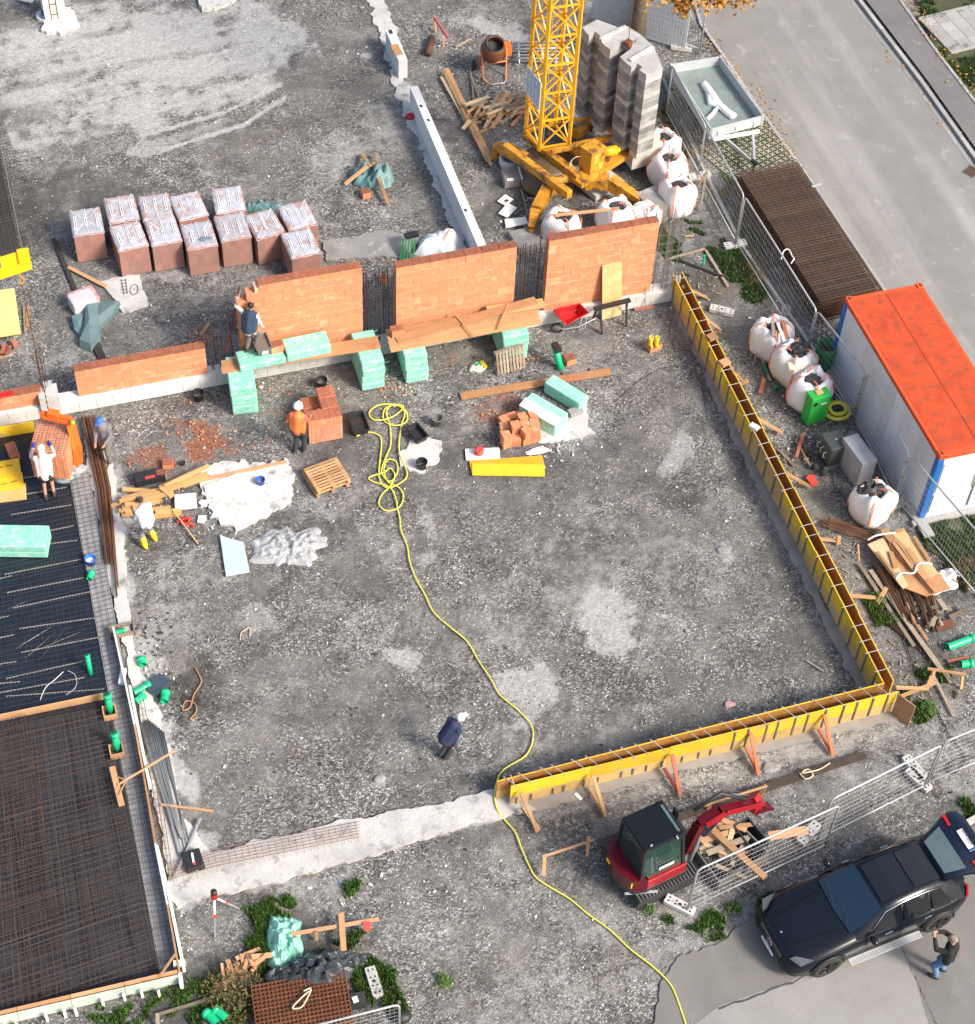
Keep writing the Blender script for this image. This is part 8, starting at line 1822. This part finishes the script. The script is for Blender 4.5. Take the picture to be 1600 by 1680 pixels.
# cab
cabm = M('cab_black', (.02, .022, .025), .4, bump=0, var=.05); cgl = glassM('cab_glass', (.02, .05, .042), .05)
CB = [(-.75, -.66), (.54, -.66), (.54, .52), (-.75, .52)]; CT = [(-.70, -.54), (.42, -.54), (.42, .50), (-.70, .50)]; z0c, z1c = .95, 2.35
Bv = [Vector((x, y, z0c)) for x, y in CB]; Tv = [Vector((x, y, z1c)) for x, y in CT]
m = MB()
for i in range(4): m.bar(Bv[i], Tv[i], .08, .08); m.bar(Bv[i], Bv[(i + 1) % 4], .08, .08); m.bar(Tv[i], Tv[(i + 1) % 4], .08, .06)
bl(m, 'cab_frame', cabm)
for i in range(4): m = MB(); j = (i + 1) % 4; m.add([Bv[i], Bv[j], Tv[j], Tv[i]], [(0, 1, 2, 3)]); bl(m, 'cab_window', cgl)
m = MB(); m.prism([(x * 1.06, y * 1.06) for x, y in CT], z1c, z1c + .07); rf = bl(m, 'cab_roof', M('roof_slate', (.007, .010, .014), .6, spec=.15, var=.06, bump=.05), bevel=.03)
m = MB(); m.box((.35, -.03, z1c + .075), (.07, .85, .012)); bl(m, 'roof_strip', M('strip_teal', (.10, .16, .16), .4, bump=0), rf)
m = MB(); m.box((.0, -.665, 1.28), (.45, .015, .12)); bl(m, 'side_stripe', whtM)
m = MB(); m.box((-.3, -.15, 1.25), (.5, .5, .7)); bl(m, 'seat', blkM); m = MB(); m.box((.85, .35, 1.7), (.06, .2, .34)); m.bar((.65, .38, 1.8), (.85, .38, 1.8), .02); bl(m, 'mirror', blkM)
m = MB(); m.box((.2, -.6, z1c + .1), (.03, .08, .04)); m.box((-.5, -.5, z1c + .1), (.06, .03, .04)); bl(m, 'lamp', gryL)
# boom and arm, positioned in the world
def wb_(mb, name, mat, par=exc): return mb.build(name, mat, par)
B0, B1, B2, B3 = G(1125, 1395, .95), G(1148, 1350, 1.9), G(1180, 1330, 2.1), G(1242, 1315, 1.75)
m = MB(); 
for a, b, w_, h_ in ((B0, B1, .20, .22), (B1, B2, .20, .24), (B2, B3, .16, .17)): m.bar(a, b, w_, h_)
wb_(m, 'boom', exR); m = MB(); off = Vector((.12, -.12, .02))
m.bar(B1 + off, B2 + off, .03, .26); m.bar(B2 + off, B3 + off, .03, .16); wb_(m, 'boom_edge', exR2)
m = MB(); m.tube([B1 + Vector((-.1, .2, .25)), B2 + Vector((.1, .25, .3)), G(1225, 1312, 2.05)], .05, 8); wb_(m, 'hydraulic_cylinder', blkM); m = MB(); m.tube([B2 + Vector((.1, .25, .3)), G(1228, 1307, 2.0)], .028, 8); wb_(m, 'piston_rod', chrM)
m = MB(); m.bar(G(1122, 1400, .9), G(1118, 1420, .6), .2, .2); m.tube([G(1132, 1412, .7), G(1150, 1372, 1.3)], .045, 8); wb_(m, 'swing_bracket', gryM)
m = MB(); m.bar(B3, G(1232, 1322, .9), .18, .2); m.bar(G(1236, 1305, 1.9), B3, .2, .2); m.box(G(1240, 1322, 1.0), (.28, .24, .26), .4); wb_(m, 'stick', exR2)
m = MB(); m.bar(G(1238, 1330, .9), G(1262, 1322, .7), .2, .12); m.tube([G(1245, 1318, 1.2), G(1268, 1328, .8)], .04, 6); wb_(m, 'linkage', exR)
bk = [G(1206, 1346, .62), G(1226, 1330, .62), G(1268, 1378, .62), G(1240, 1392, .62)]
bucketx = T('wide_bucket', 'dark steel bucket trough holding wood beside the excavator arm', 'bucket', G(1238, 1372)); bq = [G(1205, 1355, .5), G(1228, 1342, .5), G(1262, 1382, .5), G(1236, 1396, .5)]
for i in range(4): m = MB(); a, b = bq[i], bq[(i + 1) % 4]; m.bar((a.x, a.y, .27), (b.x, b.y, .27), .03, .5); m.build('side', M('bucket_steel', (.05, .055, .065), .5, metal=.3, var=.2), bucketx)
m = MB(); m.prism([tuple(p[:2]) for p in bq], .03, .06); m.build('floor', blkM, bucketx)
# wood box with scrap next to excavator
wbx = T('timber_box', 'dark walled box full of loose wood planks between excavator and fence', 'wood box', G(1190, 1400)); bq = [G(1142, 1392, .45), G(1218, 1355, .45), G(1262, 1398, .45), G(1180, 1445, .45)]
for i in range(4): m = MB(); a, b = bq[i], bq[(i + 1) % 4]; m.bar((a.x, a.y, .22), (b.x, b.y, .22), .04, .42); m.build('side', M('box_wall', (.16, .15, .14), .8, var=.2), wbx)
for i, (a, b, w_, z) in enumerate((((1170, 1362), (1256, 1440), .16, .6), ((1150, 1380), (1210, 1362), .14, .45), ((1160, 1400), (1225, 1375), .14, .5), ((1155, 1385), (1215, 1410), .12, .42), ((1180, 1358), (1240, 1352), .1, .5), ((1165, 1372), (1190, 1345), .12, .45), ((1200, 1420), (1230, 1370), .1, .4), ((1148, 1395), (1200, 1392), .18, .4),
                              ((1180, 1405), (1240, 1395), .1, .35), ((1185, 1345), (1225, 1362), .14, .48), ((1175, 1420), (1225, 1440), .1, .3), ((1205, 1350), (1196, 1385), .12, .46))): m = MB(); m.bar(G(*a, z), G(*b, z - .04), w_, .03); m.build('board', [woodM, MC['rosy_plank'], woodG, MC['pale_beam']][i % 4], wbx)
tboard('board', 'pale board leaning on the wood box edge near the fence', 'board', (1262, 1372), (1325, 1362), .22, .03, MC['rosy_plank'], .45, .5)
# ------------------------------------------------------------------ people
skinM = M('skin', (.52, .27, .18), .6, var=.05, bump=0)
def ik(a, t, l1, l2, pole):
    a = Vector(a); t = Vector(t); d = t - a; L_ = min(d.length, (l1 + l2) * .995); d.normalize(); t = a + d * L_
    x = (l1 * l1 - l2 * l2 + L_ * L_) / (2 * L_); h = math.sqrt(max(0, l1 * l1 - x * x)); p = Vector(pole); p = (p - d * p.dot(d)); p = p.normalized() if p.length > 1e-4 else Vector((0, 1, 0))
    return a + d * x + p * h, t
def remesh(mb, name, mat, root, vox, par=None):
    o = bl_(mb, name, mat, root, par); md = o.modifiers.new('r', 'REMESH'); md.mode = 'VOXEL'; md.voxel_size = vox; md.use_smooth_shade = True
    s_ = o.modifiers.new('s', 'SMOOTH'); s_.factor = .5; s_.iterations = 3
    dg = bpy.context.evaluated_depsgraph_get(); dg.update(); me_ = bpy.data.meshes.new_from_object(o.evaluated_get(dg)); o.modifiers.clear(); o.data = me_
    if not me_.materials: me_.materials.append(mat)
    return o
def bl_(mb, name, mat, root, par=None): Mw = root_matrix(root); mb.v = [tuple(Mw @ Vector(v)) for v in mb.v]; return mb.build(name, mat, par or root)
def cap(m, a, b, ra, rb, k=3):
    a = Vector(a); b = Vector(b); m.tube([a.lerp(b, i / k) for i in range(k + 1)], [ra + (rb - ra) * i / k for i in range(k + 1)], 10); m.ball(a, ra, 10); m.ball(b, rb, 10)
def person(label, px, py, rz, z=0, hip=.92, feet=((-.13, .0), (.13, .05)), chest=(0, .03, .50), head=(0, .06, .24), hands=((-.32, .12, .85), (.32, .12, .85)), shirt=None, trousers=None, shoes=None, hat=None, hatcol=None, hair=None, sleeve='long', shorts=False, vest=None, gloves=None, elbow=(0, -.6, -.3), hipxy=(0, 0), footz=0):
    q = G(px, py, z); r = T('person', label, 'person', (q.x, q.y, z), rz, 'people on the site')
    H0 = Vector((hipxy[0], hipxy[1], hip)); Cc = H0 + Vector(chest); Nk = Cc + (Vector(head)) * .35; Hd = Cc + Vector(head) * 1.0; axis_ = (Cc - H0).normalized()
    sh = [Cc + Vector((s_ * .18, 0, -.02)) for s_ in (-1, 1)]; hp_ = [H0 + Vector((s_ * .09, 0, -.02)) for s_ in (-1, 1)]
    m = MB(); G_ = {'knee': [], 'ank': [], 'elb': [], 'wr': []}
    cap(m, H0, H0.lerp(Cc, .5), .13, .12); cap(m, H0.lerp(Cc, .5), Cc, .12, .13); cap(m, sh[0], sh[1], .07, .07); cap(m, Cc, Nk, .07, .052); cap(m, Nk, Hd, .052, .05)
    for i, s_ in enumerate((-1, 1)):
        kn, an = ik(hp_[i], (feet[i][0], feet[i][1], .09 + (feet[i][2] if len(feet[i]) > 2 else 0)), .44, .43, (0, 1, 0)); el, wr = ik(sh[i], hands[i], .29, .26, (s_ * .3, elbow[1], elbow[2]))
        G_['knee'].append(kn); G_['ank'].append(an); G_['elb'].append(el); G_['wr'].append(wr)
        cap(m, hp_[i], kn, .085, .06); cap(m, kn, an, .056, .04); cap(m, an, an + Vector((0, .14, -.05)), .04, .035)
        cap(m, sh[i], el, .05, .04); cap(m, el, wr, .038, .027)
        hd = (wr - el).normalized(); sd_ = hd.cross(Vector((0, 0, 1))); sd_ = sd_.normalized() if sd_.length > .1 else Vector((1, 0, 0)); pm = wr + hd * .06; nn_ = hd.cross(sd_)
        cap(m, wr, pm, .026, .034)
        for f_ in range(4): o_ = sd_ * (.026 * (f_ - 1.5) / 1.5); L_ = (.055, .075, .08, .068)[f_]; cap(m, pm + o_, pm + o_ + hd * L_ * .6, .011, .010); cap(m, pm + o_ + hd * L_ * .6, pm + o_ + hd * L_ - nn_ * .02, .010, .008)
        cap(m, wr + hd * .02 + sd_ * .02 * s_, wr + hd * .06 + sd_ * .055 * s_, .013, .010)
    fw = Vector((head[0], head[1] + .25, -.02)).normalized() if True else 0
    m.ball(Hd + Vector((0, .01, .03)), (.078, .10, .118), 12); m.ball(Hd + Vector((0, .115, .0)), (.016, .022, .026), 6); m.ball(Hd + Vector((.082, 0, .01)), (.012, .02, .032), 6); m.ball(Hd + Vector((-.082, 0, .01)), (.012, .02, .032), 6); m.ball(Hd + Vector((0, .075, -.06)), (.04, .04, .035), 8)
    b_ = remesh(m, 'body', skinM, r, .0125)
    m = MB(); [m.ball(Hd + Vector((s_ * .032, .098, .035)), .011, 6) for s_ in (-1, 1)]; bl_(m, 'eyes', blkM, r); m = MB(); m.box(Hd + Vector((0, .108, -.045)), (.045, .008, .01)); bl_(m, 'mouth', M('lips', (.35, .10, .09), .6), r)
    m = MB(); cap(m, H0 + Vector((0, 0, -.03)), H0.lerp(Cc, .5), .155, .150); cap(m, H0.lerp(Cc, .5), Cc + Vector((0, 0, -.02)), .150, .155); cap(m, sh[0] * 1, sh[1] * 1, .088, .088)
    for s_ in (-1, 1): cap(m, hp_[(s_ + 1) // 2] + Vector((s_ * .02, 0, 0)), sh[(s_ + 1) // 2] + Vector((-s_ * .05, 0, -.04)), .11, .11)
    for i in range(2):
        cap(m, sh[i], G_['elb'][i], .072, .06)
        if sleeve == 'long': cap(m, G_['elb'][i], G_['elb'][i].lerp(G_['wr'][i], .9), .058, .045)
    remesh(m, 'shirt', shirt, r, .016)
    m = MB(); cap(m, hp_[0], hp_[1], .125, .125)
    for i in range(2):
        kn, an = G_['knee'][i], G_['ank'][i]
        if shorts: cap(m, hp_[i], hp_[i].lerp(kn, .75), .11, .10)
        else: cap(m, hp_[i], kn, .11, .085); cap(m, kn, an.lerp(kn, .12), .082, .068)
    remesh(m, 'trousers', trousers, r, .016)
    for i in range(2):
        an = G_['ank'][i]; m = MB(); m.ball(an + Vector((0, .06, -.045)), (.055, .15, .048), 10)
        if shoes[1]: cap(m, an, an.lerp(G_['knee'][i], .6), .068, .078)
        else: cap(m, an, an + Vector((0, 0, .03)), .055, .055)
        bl_(m, 'boot' if shoes[1] else 'shoe', shoes[0], r)
    hz = Hd + Vector((0, 0, .055))
    if hat == 'helmet': m = MB(); m.lathe([(.135, -.0), (.13, .03), (.11, .09), (.06, .125), (0, .135)], hz, 16); m.box(hz + Vector((0, .13, .0)), (.15, .07, .012)); m.box(hz + Vector((0, 0, .125)), (.03, .2, .02)); bl_(m, 'helmet', hatcol, r)
    elif hat == 'cap': m = MB(); m.lathe([(.108, -.01), (.108, .03), (.09, .08), (.04, .1), (0, .1)], hz, 14); m.box(hz + Vector((0, .14, .0)), (.13, .1, .012)); bl_(m, 'cap', hatcol, r)
    elif hat == 'hood': m = MB(); m.ball(hz + Vector((0, -.01, .0)), (.115, .125, .13), 12); cap(m, Nk + Vector((0, -.06, 0)), hz, .1, .1); bl_(m, 'hood', hatcol, r)
    if hair: m = MB(); m.ball(hz + Vector((0, -.012, -.005)), (.090, .108, .095), 12); bl_(m, 'hair', hair, r)
    if vest:
        m = MB(); cap(m, H0 + Vector((0, 0, .05)), H0.lerp(Cc, .5), .172, .168); cap(m, H0.lerp(Cc, .5), Cc + Vector((0, 0, -.02)), .168, .165)
        for s_ in (-1, 1): cap(m, hp_[(s_ + 1) // 2] + Vector((s_ * .025, 0, .08)), sh[(s_ + 1) // 2] + Vector((-s_ * .05, 0, 0)), .118, .112)
        remesh(m, 'vest', vest, r, .016)
    if gloves:
        for i in range(2): m = MB(); d = (G_['wr'][i] - G_['elb'][i]).normalized(); cap(m, G_['wr'][i], G_['wr'][i] + d * .09, .038, .044); [cap(m, G_['wr'][i] + d * .09 + Vector((k * .02 - .03, 0, 0)), G_['wr'][i] + d * (.15 + .01 * (k % 2)) + Vector((k * .022 - .033, 0, 0)), .014, .012) for k in range(4)]; bl_(m, 'glove', gloves, r)
    return r
cl = lambda n, c, **k: M(n, c, .85, var=.12, sc=6, fine=40, bump=.3, rk=0, **k)
dgry = cl('dark_trousers', (.035, .035, .04)); bsh = (M('work_boot', (.05, .045, .04), .7), 0); wshoe = (M('pale_shoe', (.45, .44, .42), .7), 0)
person('person in a pale pink hooded top and black shorts pushing the brick load', 82, 815, -.12, .05, hip=.9, feet=((-.10, -.06), (.12, .02)), chest=(0, .20, .46), head=(0, .10, .2), hands=((-.24, .66, 1.26), (.22, .66, 1.26)), shirt=cl('pink_top', (.72, .55, .50)), trousers=dgry, shoes=bsh, hat='hood', hatcol=MC['pink_top'], shorts=True, gloves=M('blue_glove', (.03, .05, .35), .7))
person('person in grey with a blue cap walking beside the rusty bars', 180, 752, 2.6, hip=.9, feet=((-.12, .22), (.13, -.25)), chest=(0, .08, .5), head=(0, .08, .22), hands=((-.12, .34, .98), (.16, .32, .92)), shirt=cl('grey_shirt', (.20, .19, .22)), trousers=cl('grey_trousers', (.16, .155, .14)), shoes=wshoe, hat='cap', hatcol=M('cap_blue', (.05, .16, .45), .7))
person('person in a white shirt and yellow rubber boots beside the wood pile', 248, 893, .5, hip=.9, feet=((-.18, .0), (.16, .02)), chest=(0, .10, .5), head=(0, .10, .22), hands=((-.12, .42, 1.15), (.10, .40, 1.0)), shirt=cl('white_shirt', (.62, .66, .74)), trousers=cl('grey_jeans', (.20, .20, .22)), shoes=(yelB, 1), hair=M('dark_brown_hair', (.05, .03, .025), .8), sleeve='short')
person('person in an orange vest and white helmet standing at the open brick stack', 491, 742, -.5, hip=.92, feet=((-.10, -.02), (.12, .08)), chest=(0, .06, .5), head=(0, .08, .22), hands=((-.30, .25, 1.0), (.22, .42, 1.05)), shirt=cl('red_shirt', (.50, .12, .08)), trousers=dgry, shoes=bsh, hat='helmet', hatcol=whtM, vest=M('orange_vest', (.90, .22, .06), .6, bump=.2))
person('person in a navy vest standing on the plank platform by the stepped wall', 412, 578, -.6, 1.32, hip=.86, feet=((-.12, .0), (.12, .1)), chest=(0, .16, .47), head=(0, .1, .2), hands=((-.45, .45, 1.55), (.30, .30, .72)), shirt=cl('pale_shirt', (.52, .50, .50)), trousers=cl('worn_trousers', (.13, .12, .115)), shoes=bsh, hair=M('black_hair', (.03, .012, .012), .7), vest=cl('navy_vest', (.03, .055, .10)))
person('person in a navy jacket and white cap bending forward in the middle of the yard', 728, 1243, -1.25, hip=.84, feet=((-.07, -.03), (.06, .03)), chest=(.02, .27, .40), head=(0, .17, .12), hands=((-.20, .45, .80), (.22, .08, .58)), shirt=cl('navy_jacket', (.025, .035, .085)), trousers=cl('charcoal_trousers', (.05, .05, .055)), shoes=bsh, hat='cap', hatcol=M('cap_white', (.66, .66, .62), .7))
pg = person('person in a black jacket and blue jeans taking a photo beside the car', 1541, 1600, .75, hip=.92, feet=((-.12, .04), (.14, -.04)), chest=(0, .02, .5), head=(0, .06, .23), hands=((-.08, .44, 1.52), (.08, .44, 1.52)), shirt=cl('black_jacket', (.012, .012, .013)), trousers=cl('blue_jeans', (.10, .20, .34)), shoes=bsh, hair=M('grey_hair', (.22, .19, .17), .8))
def held(name, label, cat, prs, off, d, mat, rz=0):
    Mw = root_matrix(prs); c = Mw @ Vector(off); m = MB(); m.box(c, d, prs.rotation_euler.z + rz); return tag(m.build(name, mat), label, cat)
held('phone', 'dark phone held up by the person beside the car', 'phone', pg, (0, .50, 1.55), (.16, .02, .09), blkM)
m = MB(); Mw = root_matrix(pg); m.box(Mw @ Vector((.0, -.185, 1.25)), (.13, .012, .12), pg.rotation_euler.z); m.build('red_print', redS, pg)
tboard('red_prop', 'red steel prop leaning beside the stepped brick wall', 'prop', (372, 578), (393, 470), .03, .03, M('dark_red', (.25, .012, .015), .5, bump=0), 1.12, 2.9)
# ------------------------------------------------------------------ small debris
random.seed(77)
def debris(name, label, cat, zones, n, s0, s1, mat, asp=1.0):
    m = MB()
    for i in range(n):
        x, y, rx, ry = random.choice(zones); q = G(x + random.gauss(0, rx * .5), y + random.gauss(0, ry * .5)); a = random.uniform(s0, s1); L_ = a * random.uniform(1, asp)
        m.box((q.x, q.y, a * .15), (L_, a, a * .4), random.uniform(0, 3.1))
    tag(m.build(name, mat), label, cat, kind='stuff')
debris('brick_chips', 'small orange brick chips scattered in the red dust', 'brick chips', [(340, 720, 60, 36), (245, 745, 40, 26), (808, 680, 40, 16), (300, 700, 60, 30), (860, 590, 30, 10), (500, 700, 60, 30), (640, 640, 40, 12), (330, 560, 24, 16), (420, 640, 60, 20)], 240, .015, .055, brickM, 1.6)
debris('wood_splinters', 'pale wood splinters scattered along the formwork and crane', 'wood splinters', [(1200, 560, 30, 60), (1300, 760, 30, 60), (1400, 900, 40, 60), (1500, 1060, 50, 60), (820, 200, 60, 60), (900, 380, 60, 20), (760, 330, 40, 60), (240, 840, 60, 30), (1200, 1380, 60, 30), (40, 560, 40, 50), (400, 1600, 50, 20), (1160, 470, 30, 30), (1480, 1140, 60, 40)], 300, .015, .04, woodG, 6)
debris('litter', 'small pale scraps of foam and mortar scattered over the yard', 'scraps', [(870, 350, 80, 60), (340, 850, 60, 30), (760, 100, 80, 60), (900, 740, 60, 30), (1100, 500, 200, 60), (400, 560, 200, 80), (700, 1000, 400, 250), (600, 1450, 300, 100), (1320, 700, 50, 80), (1500, 1000, 60, 100), (480, 100, 200, 90), (260, 1110, 40, 60)], 460, .015, .06, M('scrap_grey', (.50, .49, .47), .8, rk=.8, bump=0), 2)
debris('dark_clods', 'dark earth clods scattered over the yard', 'clods', [(300, 1150, 40, 50), (830, 620, 200, 60), (700, 1200, 400, 200), (900, 300, 90, 60), (1500, 1050, 80, 80), (400, 300, 300, 100), (250, 1040, 40, 40)], 350, .02, .05, M('clod', (.06, .052, .042), .95, rk=.8, bump=0), 1.8)
